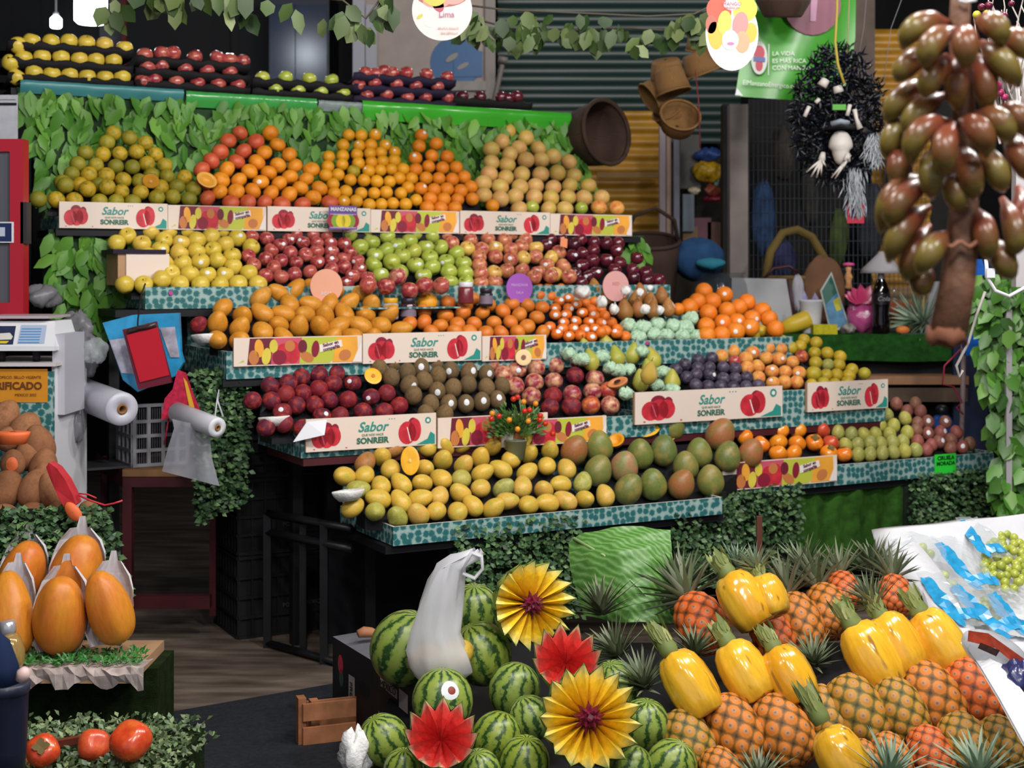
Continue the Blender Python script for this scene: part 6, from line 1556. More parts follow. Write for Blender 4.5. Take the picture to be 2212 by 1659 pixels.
def roll(label, pa, pb, r, m, core):
    a, b = V(pa), V(pb); t_ = thing('plastic_roll', label, 'plastic roll', (a + b) / 2, rot=axis_rot(b - a).to_euler()); L_ = (b - a).length / 2
    mk('film_roll', MB().lathe([(r * .3, L_ - .004), (r * .32, L_), (r * .97, L_), (r, L_ - .006), (r, -L_), (.3 * r, -L_)], 32, 0, True, closed=False), [m], t_)
    mk('core_tube', MB().lathe([(r * .3, -L_ * .9), (r * .3, L_ + .004), (r * .2, L_ + .004), (r * .2, -L_ * .8)], 20, 0, True, closed=False).lathe([(.001, -L_), (r * .2, -L_)], 12, 1), [plain('core_card', '#8a6038', .7), plain('core_dark', '#100c0c', .9)], t_)
    return t_
m_roll = plain('film_roll', '#bebdc9', .35, .5, noise=.1, nscale=12)
roll('fat roll of clear plastic film in the gap', P(172, 848, 5.25), P(264, 884, 4.92), 36 / F * 5, m_roll, 0)
t = roll('small printed roll of plastic bags with sheet hanging', P(382, 890, 4.95), P(470, 924, 4.78), 22 / F * 4.8, plain('bag_roll', '#d4d5dd', .4, noise=.08), 0)
t2 = MB(); o_ = P(410, 930, 4.84); vs = []
L_ = [(372, 905), (376, 925), (362, 970), (350, 1018)]; R_ = [(458, 925), (454, 945), (458, 990), (474, 1050)]
for j in range(4):
    for i in range(9):
        a, b = V(L_[j] + (0,)), V(R_[j] + (0,)); q = a.lerp(b, i / 8)
        vs.append(P(q.x, q.y, 4.84 + .012 * math.sin(i * 1.4 + j)) - o_)
t2.add(vs, [(j * 9 + i, j * 9 + i + 1, (j + 1) * 9 + i + 1, (j + 1) * 9 + i) for j in range(3) for i in range(8)], 0, True)
one('hanging_bag', t2, [film('bag_sheet', '#c9cad6', .4, .25)], 'translucent plastic bag pulled from the small roll', 'plastic bag', o_)
one('white_string', MB().tube([P(u, v, 4.8) - P(470, 870, 4.8) for u, v in ((464, 905), (468, 870), (474, 842), (470, 866), (482, 900))], .003, 6), [M_WHITE], 'knotted white string above the small roll', 'string', P(470, 870, 4.8))
for i, (u, v, r, Y, sq, lab) in enumerate(((165, 705, .06, 5.2, (1, .7, .8), 'crumpled clear bags beside the scale'), (180, 765, .065, 5.15, (.9, .7, 1.2), 'crumpled clear bags below leaf panel'), (205, 758, .045, 5.05, (1, .8, .9), 'shiny clear bubble bag beside blue packet'), (165, 925, .035, 5.0, (.7, .7, 1.3), 'wisp of clear plastic below fat roll'), (95, 640, .05, 5.4, (1.3, .8, .8), 'dark grey plastic bundle behind scale'))):
    crumple(lab, P(u, v, Y), r, 'plastic_bundle', 'plastic bag', film('bundle_film', '#9c9aa2', .3, .3) if i != 2 else m_clear, None, 120 + i, sq, .22)
# white crate on a red shelf
Yb = 5.5; p0 = P(222, 1008, Yb)
t = thing('white_crate', 'white plastic lattice crate on the dark red shelf', 'crate', V((P(286, 0, 5.35).x, 5.35, P(0, 1010, 5.35).z)), .55)
for nm, M_ in (('front_lattice', Matrix.Identity(4)), ('side_lattice', Matrix.Translation((0, 0, 0)) @ Matrix.Rotation(PI / 2 + .0, 4, 'Z'))):
    mb = MB(); w = .22 if nm[0] == 'f' else .2
    for z in (.0, .055, .11, .165, .225): mb.box(0, w, -.006, .006, z, z + .012, 0, M=M_)
    for x in (0, .055, .11, .165, w - .014): mb.box(x, x + .014, -.005, .005, 0, .237, 0, M=M_)
    if nm[0] == 'f':
        for i in range(24): mb.box(.01 + i * .0085, .0125 + i * .0085, .004, .006, .01, .22, 1, M=M_)
    mk(nm, mb, [plain('crate_white', '#a3a1a6', .5), plain('crate_grey', '#6c6a70', .5)], t)
mk('crate_floor', MB().box(-.2, .22, 0, .22, 0, .008), [plain('crate_inside', '#3a393e', .7)], t)
t = thing('red_shelf_frame', 'dark red shelf frame with wooden edge under crate', 'shelf', V((P(276, 0, 5.3).x, 5.3, 0)))
zs = P(0, 1012, 5.3).z
mk('shelf_top', MB().box(-.02, .26, .0, .5, zs - .03, zs - .004), [plain('shelf_wood', '#8a6240', .6, noise=.2)], t)
mk('shelf_side', MB().add([V((-.02, 0, zs - .004)), V((-.02, 0, zs - .07)), V((-.22, .35, zs - .05)), V((-.22, .35, zs + .02))], [(0, 3, 2, 1)], 0), [M_DRED], t)
mk('apron', MB().box(-.02, .26, .004, .03, zs - .07, zs - .03), [M_DRED], t)
mk('leg', MB().box(-.02, .014, 0, .035, 0.14, zs - .07), [M_DRED], t); mk('leg', MB().box(.24, .265, .3, .33, .05, zs - .07), [M_DRED], t)
mk('base_rail', MB().box(-.02, .28, .12, .16, .12, .17), [M_DRED], t); mk('leg', MB().box(-.2, -.17, .34, .37, .05, zs), [M_DRED], t)
# black stacked crates and iron trestle under the front tray
m_cr = plain('crate_black', '#17171a', .5, .35, noise=.2)
def bcrate(label, z0, hh):
    t_ = thing('black_crate', label, 'crate', S(1.626, 5.286, z0), TH, 'black crates stacked under the stall'); W, D = .42, .31
    for nm, M_, w in (('front_panel', Matrix.Identity(4), W), ('side_panel', Matrix.Rotation(PI / 2, 4, 'Z'), D)):
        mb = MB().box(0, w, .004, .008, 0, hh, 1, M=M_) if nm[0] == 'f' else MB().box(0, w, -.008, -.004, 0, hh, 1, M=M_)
        s_ = 1 if nm[0] == 'f' else -1
        for k in range(5):
            z = hh * k / 4.2; mb.box(0, w, min(-.006 * s_, .006 * s_), max(-.006 * s_, .006 * s_), z, z + .012, 0, M=M_)
        for k in range(9):
            x = (w - .01) * k / 8; mb.box(x, x + .008, min(-.003 * s_, .005 * s_), max(-.003 * s_, .005 * s_), 0, hh, 0, M=M_)
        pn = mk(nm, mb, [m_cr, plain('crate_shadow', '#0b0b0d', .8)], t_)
        if nm[0] == 'f': text('lettering', 'POR UN MEXICO', .022, plain('crate_print', '#4a4a4c', .6), pn, (W * .62, -.008, hh * .36), sx=1.0)
    mk('crate_bottom', MB().box(.01, W, .01, D, 0, .01), [m_cr], t_)
bcrate('lowest black plastic crate standing on the floor', 0, .318); bcrate('middle black plastic crate of the floor stack', .322, .29); bcrate('topmost black plastic crate under shaded hedge column', .616, .2)
t = thing('iron_trestle', 'black iron trestle frame standing under the front tray', 'trestle', P(640, 1420, 5.2)); t.location.z = 0; o_ = V(t.location)
g0, g1, g2 = P(578, 1388, 5.32), P(700, 1428, 5.1), P(760, 1450, 5.0)
for q in (g0, g1): mk('leg', MB().box(q.x - o_.x - .014, q.x - o_.x + .014, q.y - o_.y - .014, q.y - o_.y + .014, 0, .5), [M_IRON], t)
q = P(655, 1405, 5.22); mk('leg', MB().box(q.x - o_.x - .012, q.x - o_.x + .012, q.y - o_.y - .012, q.y - o_.y + .012, 0, .5), [M_IRON], t)
def rail(z): mk('rail', MB().tube([V((g0.x, g0.y, z)) - o_, V((g2.x, g2.y, z)) - o_], .016, 4), [M_IRON], t)
rail(.016); rail(.5); rail(.43)
# ---------------------------------------------------------------- room
fm_, ft, fb = base('floor_boards', .7, .25)
mp = coord(ft, (1.0, 5.0, 1.0)); mp.inputs['Rotation'].default_value = (0, 0, .3)
nz = N(ft, 'ShaderNodeTexNoise', Scale=3.0, Detail=6.0); ft.links.new(mp.outputs[0], nz.inputs['Vector'])
rm = ramp(ft, [(.3, '#3d342e'), (.5, '#5e5249'), (.66, '#74675c'), (.8, '#8b8177')]); ft.links.new(nz.outputs['Fac'], rm.inputs[0]); ft.links.new(rm.outputs[0], fb.inputs['Base Color'])
struct('floor', MB().box(-7, 9, -2, 12, -.1, 0), [fm_])
one('floor_mat', MB().add([V((P(330, 1545, 4.46).x, 4.5, .004)), V((P(740, 1480, 4.83).x, 4.86, .004)), V((1.6, 4.86, .004)), V((1.6, 1.5, .004)), V((-1.6, 1.5, .004)), V((-1.6, 4.45, .004))], [(0, 5, 4, 3, 2, 1)], 0), [plain('asphalt_mat', '#23262c', .85, .2, noise=.25, nscale=60, bump=.4, bscale=200)], 'dark grey rubber mat on the aisle floor', 'mat')
struct('ceiling', MB().box(-7, 9, -2, 12, 3.6, 3.7), [plain('ceiling_dark', '#1a1a1c', .8)])
m_wall = plain('wall_dark', '#101114', .8, .2, noise=.2)
struct('wall_back', MB().box(-7, 9, 10.4, 10.6, 0, 3.6), [m_wall])
struct('wall_left', MB().box(-6.2, -6, -2, 10.4, 0, 3.6), [m_wall]); struct('wall_right', MB().box(8, 8.2, -2, 10.4, 0, 3.6), [m_wall])
# dark partition behind the top ledge
def slab(name, u0, v0, u1, v1, Y, th, mats, mb=None):
    a, b = P(u0, v1, Y), P(u1, v0, Y)
    return struct(name, MB().box(a.x, b.x, Y, Y + th, a.z, b.z), mats)
slab('wall_partition', -200, -700, 500, 620, 9.6, .05, [plain('partition', '#0b0c10', .7)])
slab('trim_1', 215, -200, 262, 200, 9.0, .06, [plain('post_grey', '#4a4a52', .6)]); slab('trim_2', 262, -200, 272, 200, 8.9, .03, [plain('pole_red', '#5a1420', .5)])
slab('wall_divider', 500, -700, 1075, 560, 9.55, .05, [plain('divider', '#0e0f13', .7)])
t = thing('steel_cabinet', 'dark blue glossy steel cabinet behind the green apples', 'cabinet', P(640, 500, 9.0)); kq = 9 / F
cb = plain('cabinet_blue', '#1d2a44', .22, .6); z0_ = t.location.z
mk('body', MB().box(-60 * kq, 70 * kq, .02, .5, -z0_, 3.2 - z0_), [plain('cabinet_body', '#141b2c', .4)], t)
mk('door', MB().box(-58 * kq, -3 * kq, 0, .02, -z0_ + .1, 3.1 - z0_), [cb], t); mk('door', MB().box(-1 * kq, 66 * kq, 0, .02, -z0_ + .1, 3.1 - z0_), [cb], t)
t = thing('shop_partition', 'pale shop panel with frame and round blue sticker', 'panel', P(910, 200, 8.6)); kq = 8.6 / F
mk('board', MB().box(-132 * kq, 140 * kq, .02, .05, -60 * kq, 330 * kq), [plain('board_pale', '#8d8079', .6, noise=.1)], t)
mk('frame_post', MB().box(-148 * kq, -122 * kq, 0, .04, -60 * kq, 330 * kq), [plain('frame_light', '#8f8e96', .5)], t); mk('frame_post', MB().box(-120 * kq, -96 * kq, 0, .04, -60 * kq, 190 * kq), [MATS['frame_light']], t)
mk('frame_post', MB().box(138 * kq, 160 * kq, -.01, .05, -60 * kq, 330 * kq), [plain('frame_dim', '#6d6560', .5)], t); mk('sill', MB().box(60 * kq, 140 * kq, -.02, .03, 4 * kq, 24 * kq), [plain('sill_grey', '#7a746f', .5)], t)
mk('blue_sticker', MB().lathe([(56 * kq, -.004), (56 * kq, .0)], 30, 0, False, Matrix.Translation((75 * kq, .016, 66 * kq)) @ Matrix.Rotation(PI / 2, 4, 'X')).box(70 * kq, 132 * kq, .008, .012, 35 * kq, 90 * kq), [plain('sticker_blue', '#174a78', .45)], t)
mb = MB().ell(66 * kq, 76 * kq, 16 * kq, 6 * kq, 0, 1, .6, 14, .007).ell(90 * kq, 58 * kq, 14 * kq, 5 * kq, 0, 1, .5, 14, .005); mk('sticker_print', mb, [plain('print_sand', '#77706c', .5)], t)
one('tool_handle', MB().tube([V((P(1010, 215, 8.2).x, 8.2, .02)) - P(1080, 170, 8.2), P(1068, 215, 8.2) - P(1080, 170, 8.2), P(1085, 140, 8.2) - P(1080, 170, 8.2)], .015, 8).tube([P(1076, 128, 8.2) - P(1080, 170, 8.2), P(1096, 132, 8.2) - P(1080, 170, 8.2)], .022, 8), [plain('tool_grey', '#5a5450', .6)], 'grey tool handle leaning by the pale panel', 'tool', P(1080, 170, 8.2))
def shutter(label, u0, v0, u1, v1, Y, m, pitch, amp=.02):
    a, b = P(u0, v1, Y), P(u1, v0, Y); a.z = max(0, a.z - (1.2 if v1 > 320 or u0 > 1800 else 0)); o_ = V((a.x, Y, a.z)); mb = MB(); n = int((b.z - a.z) / pitch * 4); vs = []
    for i in range(n + 1):
        z = (b.z - a.z) * i / n; y = amp * math.sin(2 * PI * i / 4); vs += [(0, y, z), (b.x - a.x, y, z)]
    mb.add(vs, [(i * 2, i * 2 + 1, i * 2 + 3, i * 2 + 2) for i in range(n)], 0, True)
    return one('roller_shutter', mb, [m], label, 'shutter', o_)
shutter('dark green corrugated shutter behind hanging baskets', 1075, -80, 1600, 310, 9.2, plain('shutter_green', '#1b2f2c', .4, .5), .11)
ys = plain('shutter_yellow', '#a97a22', .4, .5, noise=.2)
shutter('yellow corrugated shutter behind the big tipped basket', 1255, 240, 1436, 560, 8.9, ys, .085)
shutter('yellow corrugated shutter behind banana bunch', 1884, 62, 2010, 330, 8.9, ys, .085)
slab('trim_3', 1290, 372, 1438, 384, 8.8, .03, [plain('ledge_wood', '#8a6a3c', .6)])
slab('trim_4', 1425, 270, 1438, 520, 8.3, .05, [plain('pole_pale', '#8f8088', .5)]); slab('trim_5', 1440, 270, 1450, 520, 8.3, .05, [plain('pole_tan', '#9a7c6a', .5)]); slab('trim_6', 1456, 290, 1468, 530, 8.2, .05, [plain('pole_lilac', '#6a6878', .5)])
slab('wall_column', 1577, 225, 1616, 640, 8.0, .2, [plain('column_grey', '#8a7f7b', .7, noise=.12)])
slab('trim_7', 1562, 225, 1577, 640, 8.1, .1, [plain('trim_black', '#0c0c0f', .6)])
slab('wall_recess', 1440, 240, 1580, 660, 9.4, .05, [plain('recess', '#2c2620', .8, noise=.3)])
# shop goods in the recess
for (u, v, rx, rz, Y, c, lab) in ((1490, 350, 22, 58, 9.0, '#45433f', 'grey cardboard sheet hanging in the recess'), (1486, 460, 12, 40, 8.9, '#6d7884', 'pale bottle-shaped pack in the recess'), (1515, 505, 20, 34, 9.0, '#6a3a4a', 'pink package on the recess shelf'), (1545, 510, 18, 30, 9.0, '#5a3426', 'brown package on the recess shelf'), (1490, 510, 16, 20, 8.95, '#7a5a34', 'tan package on the recess shelf')):
    k_ = Y / F
    one('package', MB().box(-rx * k_, rx * k_, -.03, .03, -rz * k_, rz * k_), [plain('pack' + c, c, .5, noise=.15)], lab, 'package', P(u, v, Y))
for i, (u, v, r, c, sq, lab) in enumerate(((1530, 335, .075, '#27427c', (1.1, .6, .55), 'dark blue toy bundle hanging in the recess'), (1530, 370, .085, '#b08a1c', (1.1, .6, .7), 'yellow and red toy hat hanging in the recess'), (1540, 412, .06, '#7a3a2c', (1.2, .6, .6), 'red trinket bundle below the toy hat'), (1500, 412, .03, '#b9ac90', (1.2, .6, .7), 'cream trinket in the recess'), (1548, 385, .03, '#7fa8a8', (.5, .6, 1.6), 'glittery string beside toy hat'), (1540, 430, .04, '#7a1c30', (1.4, .6, .5), 'dark red trinket in the recess'))):
    crumple(lab, P(u, v, 8.9), r, 'toy', 'toy', plain('toy' + c, c, .35, .5, noise=.4, nscale=40), None, 200 + i, sq, .2)
# wire grid with goods behind the skeleton
a, b = P(1618, 1100, 8.4), P(2000, 215, 8.4); a.z = 0; o_ = V((a.x, 8.4, a.z)); mb = MB()
for i in range(40): x = (b.x - a.x) * i / 39; mb.tube([(x, 0, 0), (x, 0, b.z - a.z)], .0022, 5)
for i in range(30): z = (b.z - a.z) * i / 29; mb.tube([(0, -.004, z), (b.x - a.x, -.004, z)], .0022, 5)
one('wire_grid', mb, [plain('wire_grey', '#3c424c', .5)], 'grey wire display grid behind the skeleton wreath', 'display grid', o_)
slab('wall_goods', 1616, 215, 2100, 660, 9.3, .05, [plain('goods_back', '#22201f', .8, noise=.4, nscale=6)])
for i, (u, v, rx, rz, c, lab) in enumerate(((1650, 470, 28, 80, '#34507a', 'blue hanging garment behind the grid'), (1690, 560, 30, 40, '#3c3f6a', 'violet cloth behind the grid'), (1690, 330, 40, 60, '#4a4038', 'brown netted cloth behind the grid'), (1750, 400, 36, 90, '#3d3a36', 'grey netted cloth behind the grid'), (1810, 510, 20, 60, '#4a5a2a', 'green ribbon behind the grid'), (1880, 480, 30, 80, '#35353c', 'grey cloth behind the grid'), (1940, 400, 30, 110, '#2a2530', 'dark cloth behind the grid'))):
    k_ = 8.6 / F; crumple(lab, P(u, v, 8.7), 1.0, 'hanging_cloth', 'cloth', plain('cloth' + c, c, .8, .2, noise=.4, nscale=12), None, 300 + i, (rx * k_, .06, rz * k_), .1)
# ---- woven baskets
def m_wicker(name, c1, c2, sc=60):
    m, t, b = base(name, .6, .3); mp = coord(t, 1.0, 'UV')
    w1 = N(t, 'ShaderNodeTexWave', Scale=float(sc), Distortion=1.5); w1.bands_direction = 'Y'; t.links.new(mp.outputs[0], w1.inputs['Vector'])
    w2 = N(t, 'ShaderNodeTexWave', Scale=float(sc * .8), Distortion=1.0); w2.bands_direction = 'X'; t.links.new(mp.outputs[0], w2.inputs['Vector'])
    mu = N(t, 'ShaderNodeMath', operation='MULTIPLY'); t.links.new(w1.outputs['Fac'], mu.inputs[0]); t.links.new(w2.outputs['Fac'], mu.inputs[1])
    r = ramp(t, [(0, c2), (.5, c1)]); t.links.new(mu.outputs[0], r.inputs[0]); t.links.new(r.outputs[0], b.inputs['Base Color'])
    bp = N(t, 'ShaderNodeBump', Strength=.6, Distance=.01); t.links.new(mu.outputs[0], bp.inputs['Height']); t.links.new(bp.outputs[0], b.inputs['Normal'])
    return m
WK = m_wicker('wicker_tan', '#a9804e', '#6d4a28'); WD = m_wicker('wicker_dark', '#5c4438', '#33241e'); WG = m_wicker('wicker_gold', '#a58c4e', '#6a5628')
def basket(label, pos, r, h, direc, mat, taper=.75, rim=True, group=None, handle=None):
    t_ = thing('wicker_basket', label, 'basket', pos, rot=axis_rot(direc).to_euler(), group=group)
    mk('basket_body', MB().lathe([(.01, -h), (r * taper * .9, -h), (r * taper, -h * .9), (r * .95, -h * .3), (r, 0), (r * .94, 0), (r * .9, -h * .3), (r * taper * .93, -h * .86), (.01, -h * .88)], 30, 0, True, closed=False), [mat], t_)
    if rim: mk('rim', MB().tube([V((r * .98 * math.cos(a * PI / 16), r * .98 * math.sin(a * PI / 16), .0)) for a in range(33)], r * .07, 8), [mat], t_)
    if handle: mk('handle', MB().tube(handle[0], handle[1], 8), [mat], t_)
    return t_
k7 = 7.0 / F
basket('big dark tipped wicker basket beside leafy wall', P(1310, 285, 7.0), 72 * k7, .26, (.66, -.72, .12), WD, .8)
for (u, v, rp, d_, Y, lab, h_) in ((1443, 172, 38, (.15, .3, -.9), 7.0, 'upper round basket of the hanging cluster', .1), (1456, 200, 38, (.25, -.1, -.95), 6.92, 'middle round basket of the hanging cluster', .12), (1402, 212, 36, (-.75, -.2, -.5), 7.02, 'side basket of the hanging cluster facing away', .1),
                                   (1470, 248, 44, (.1, -.75, .55), 6.9, 'lowest hanging basket showing its open mouth', .1), (1520, 158, 40, (.35, .1, -.9), 7.05, 'hanging basket behind oval fruit sign', .11), (1515, 108, 34, (.0, .3, -.95), 7.1, 'topmost hanging basket near oval fruit sign', .1), (1442, 238, 36, (-.4, -.4, .6), 7.05, 'shaded basket tucked under the cluster', .08)):
    basket(lab, P(u, v, Y), rp * Y / F, h_, d_, WK, .82, group='hanging wicker baskets')
one('red_string', MB().tube([P(1502, 150, 6.85) - P(1508, 230, 6.85), P(1510, 230, 6.85) - P(1508, 230, 6.85), P(1512, 320, 6.85) - P(1508, 230, 6.85)], .003, 6), [plain('string_red', '#7a2030', .6)], 'red string hanging from the basket cluster', 'string', P(1508, 230, 6.85))
basket('dark nest-like basket hanging before green banner', P(1692, -10, 6.6), 62 * 6.6 / F, .1, (0, -.2, .98), WD, .7)
# ---- signs and banner
def roundsign(name, label, u, v, rx, rz, Y, prints, mats, texts=()):
    k_ = Y / F; t_ = thing(name, label, 'sign', P(u, v, Y))
    mb = MB(); n = 40
    f_ = [V((rx * k_ * math.cos(2 * PI * i / n), -.002, rz * k_ * math.sin(2 * PI * i / n))) for i in range(n)]; b_ = [p + V((0, .004, 0)) for p in f_]
    mb.add(f_ + b_, [tuple(range(n)), tuple(range(2 * n - 1, n - 1, -1))] + [(i, n + i, n + (i + 1) % n, (i + 1) % n) for i in range(n)], 0)
    for (x, z, a, b, m_, la, ro) in prints: mb.ell(x * k_, z * k_, a * k_, b * k_, m_, la, ro, 22, -.002)
    mk('disc', mb, mats, t_)
    for (s, x, z, sz, m_) in texts: text('lettering', s, sz * k_, m_, t_, (x * k_, -.0075, z * k_))
    mk('hanging_thread', MB().tube([(0, 0, rz * k_), (0, 0, rz * k_ + .25)], .0015, 5), [M_WHITE], t_)
    return t_
ro = plain('print_rose', '#c98f88', .5); pu = plain('print_plum', '#a5607c', .5); gp = plain('print_guava', '#b9b04a', .5)
t = roundsign('round_sign', 'hanging white round sign with green fruit picture', 955, 22, 65, 66, 4.9, ((0, 34, 58, 28, 1, 1, 0), (-12, 20, 30, 16, 2, 2, 0), (-10, 14, 12, 20, 5, 2, .5), (28, 26, 24, 14, 3, 3, .2), (-16, 30, 26, 22, 4, 4, 0), (-48, -14, 8, 4, 4, 2, .6), (-26, -25, 12, 12, 6, 2, 0), (-26, -25, 9, 9, 0, 3, 0)), [plain('sign_cream', '#cfc4c0', .5), plain('print_brown', '#9a5a50', .5), ro, ro, gp, plain('print_wine', '#a54a5a', .5), plain('print_mint', '#c3d4c4', .5)],
          (('Lima', 10, -10, 18, pu), ('FRUTA DULCE', 14, -40, 7, ro), ('SIN SEMILLA', 16, -50, 7, ro)))
t = roundsign('oval_sign', 'hanging oval sign printed with mangoes', 1581, 73, 57, 80, 4.9, ((-28, 50, 26, 30, 1, 1, .5), (28, 52, 26, 28, 2, 1, -.4), (-45, 20, 12, 20, 7, 2, 0), (-36, -4, 16, 30, 3, 2, .1), (40, 2, 14, 22, 3, 2, -.1), (-16, 24, 15, 26, 4, 3, -.1), (18, 20, 17, 28, 5, 3, -.15), (22, -18, 16, 24, 6, 4, 0), (-4, -14, 18, 22, 0, 6, 0), (-3, -18, 13, 15, 8, 7, 0), (-3, -22, 8, 4, 9, 8, 0), (0, 62, 18, 12, 0, 4, 0), (0, -46, 40, 18, 0, 2, 0)),
              [plain('sign_cream', '#cfc4c0', .5), plain('oval_red', '#d04a38', .5), plain('oval_yellow', '#d8c63c', .5), plain('oval_orange', '#eaa03a', .5), plain('oval_mango', '#c2b24a', .5), plain('oval_rose', '#c07a78', .5), plain('oval_peach', '#dc9070', .5), plain('oval_brown', '#a05a48', .5), plain('oval_mint', '#cfdcc8', .5), plain('oval_pink', '#d06a9a', .5)], (('MANGO', 0, 64, 11, pu), ('PREMIUM', 0, 55, 8, pu)))
Yg = 6.9; kg = Yg / F
t = thing('green_banner', 'glossy green plastic banner with strawberry badge and white writing', 'banner', P(1715, 100, Yg))
g = lambda u, v, d=0: P(u, v, Yg + d) - P(1715, 100, Yg)
mb = MB(); vs = []; n = 14; L_ = lambda s: (1630 - 42 * s, -60 + 268 * s); R_ = lambda s: (1850 - (5 + 60 * max(0, s - .5)) * s, -60 + 283 * s)
for i in range(n + 1):
    for j in range(n + 1):
        s, q = i / n, j / n; l_, r_ = L_(s), R_(s); vs.append(g(l_[0] + (r_[0] - l_[0]) * q, l_[1] + (r_[1] - l_[1]) * q, .02 * math.sin(q * 7 + s * 2)))
mb.add(vs, [(i * (n + 1) + j, (i + 1) * (n + 1) + j, (i + 1) * (n + 1) + j + 1, i * (n + 1) + j + 1) for i in range(n) for j in range(n)], 0, True)
mk('banner_sheet', mb, [plain('banner_green', '#3f9a24', .3, .5)], t)
mb = MB()
def ov(u, v, rx, rz, m_, la): mb.poly([g(u + rx * math.cos(2 * PI * i / 24), v - rz * math.sin(2 * PI * i / 24), -.03 - .002 * la) for i in range(24)], m_)
ov(1640, 125, 18, 36, 0, 0); ov(1640, 114, 12, 16, 1, 1); ov(1640, 140, 8, 14, 1, 1); mb.poly([g(1628, 122, -.036), g(1653, 124, -.036), g(1653, 134, -.036), g(1628, 132, -.036)], 2); mb.poly([g(1660, 95, -.032), g(1662, 95, -.032), g(1661, 162, -.032), g(1659, 162, -.032)], 0)
ov(1755, 10, 62, 66, 3, 0); mb.poly([g(1752, -20, -.036), g(1768, -20, -.036), g(1762, 46, -.036), g(1750, 46, -.036)], 4)
mk('badge_print', mb, [plain('badge_white2', '#c9cfc6', .4), plain('badge_berry', '#b8203c', .4), plain('badge_blue', '#4a5a9a', .4), plain('badge_plum', '#7a2648', .4), plain('badge_lilac', '#b07898', .4)], t)
bw = plain('banner_white', '#dfe8da', .4)
for s, v in (('LA VIDA', 116), ('ES MÁS RICA', 132), ('CON MANGO', 147)): text('lettering', s, 13 * kg, bw, t, g(1668, v, -.035), align='LEFT')
text('lettering', 'ElManzanoEnergico.com', 15 * kg, bw, t, g(1667, 183, -.035), (PI / 2, .08, 0), sx=.85)
mk('white_corner', MB().add([g(1588, 205, -.03), g(1592, 190, -.03), g(1605, 207, -.03)], [(0, 2, 1)], 0), [M_WHITE], t)
# ---- skeleton wreath
Ys = 6.5; ks = Ys / F; o_ = P(1810, 280, Ys)
t = thing('skeleton_wreath', 'hanging black tinsel wreath with pirate skull and bones', 'decoration', o_)
g = lambda u, v, d=0: P(u, v, Ys + d) - o_
mb = MB(); rr = random.Random(9)
for i in range(2600):
    a = rr.uniform(0, 6.28); k_ = rr.random() ** .5
    u, v = 1812 + 98 * k_ * math.cos(a), 250 + 150 * k_ * math.sin(a)
    if v > 300: u = 1812 + (u - 1812) * 1.05
    if v < 170 and abs(u - 1800) > 70: continue
    mb.leaf(g(u, v, rr.uniform(-.05, .06)), V((rr.gauss(0, 1), -abs(rr.gauss(0, .6)), rr.gauss(0, 1))), V((rr.gauss(0, 1), -1, rr.gauss(0, 1))), rr.uniform(.03, .065), .012, 0, .3, False)
mk('tinsel', mb, [leafmat('black_tinsel', ['#060609', '#08090e', '#0d1020', '#060608', '#12172a'], .35, .3)], t)
bo = plain('bone_white', '#c9c2bb', .5, noise=.08)
sk = MB()
def fsk(th, p):
    z = math.cos(th); r = math.sin(th); y = r * math.sin(p); x = r * math.cos(p)
    if z < -.1: x *= .72; y *= .85
    return V((x * 26 * ks, y * 24 * ks, z * 36 * ks - (.004 if z < -.7 else 0)))
mk('skull', blob(fsk, 16, 24), [bo], t, Matrix.Translation(g(1816, 318, -.09)) @ Matrix.Rotation(.3, 4, 'Z'))
skl = t.children[-1]; dk = plain('socket_dark', '#0a0a0c', .9)
for x in (-10, 11): mk('eye_socket', blob(lambda th, p: V((math.sin(th) * math.cos(p) * 7.5 * ks, math.sin(th) * math.sin(p) * 6 * ks, math.cos(th) * 9 * ks)), 8, 12), [dk], skl, Matrix.Translation((x * ks, -22 * ks, 2 * ks)))
mk('nose_hole', blob(lambda th, p: V((math.sin(th) * math.cos(p) * 3 * ks, math.sin(th) * math.sin(p) * 3 * ks, math.cos(th) * 5 * ks)), 8, 10), [dk], skl, Matrix.Translation((0, -21 * ks, -9 * ks)))
mk('mouth_gap', MB().box(-12 * ks, 12 * ks, -21 * ks, -12 * ks, -22 * ks, -19.5 * ks), [dk], skl)
mk('pirate_hat', MB().lathe([(.01, 0), (34 * ks, -4 * ks), (36 * ks, 2 * ks), (20 * ks, 14 * ks), (.01, 18 * ks)], 20, 0, True, Matrix.Translation(g(1816, 279, -.06)), closed=False), [plain('hat_black', '#0c0c12', .7)], t)
mb = MB().tube([g(1796, 268, -.18), g(1816, 262, -.2), g(1832, 266, -.18)], 6 * ks, 8); mk('hat_trim', mb, [plain('hat_grey', '#8e98a4', .5, noise=.3)], t)
for pts in (((1784, 172), (1775, 186)), ((1808, 186), (1812, 200))): mk('knuckle_bone', MB().tube([g(pts[0][0], pts[0][1], -.12), g(pts[1][0], pts[1][1], -.12)], [9 * ks, 11 * ks], 10), [bo], t)
for pts in (((1846, 236), (1850, 256), (1858, 278)), ((1770, 214), (1762, 222)), ((1748, 230), (1738, 252)), ((1836, 226), (1830, 250))): mk('bone', MB().tube([g(u, v, -.12) for u, v in pts], [5 * ks, 4 * ks, 7 * ks][:len(pts)] if len(pts) == 3 else 4.5 * ks, 8), [bo], t)
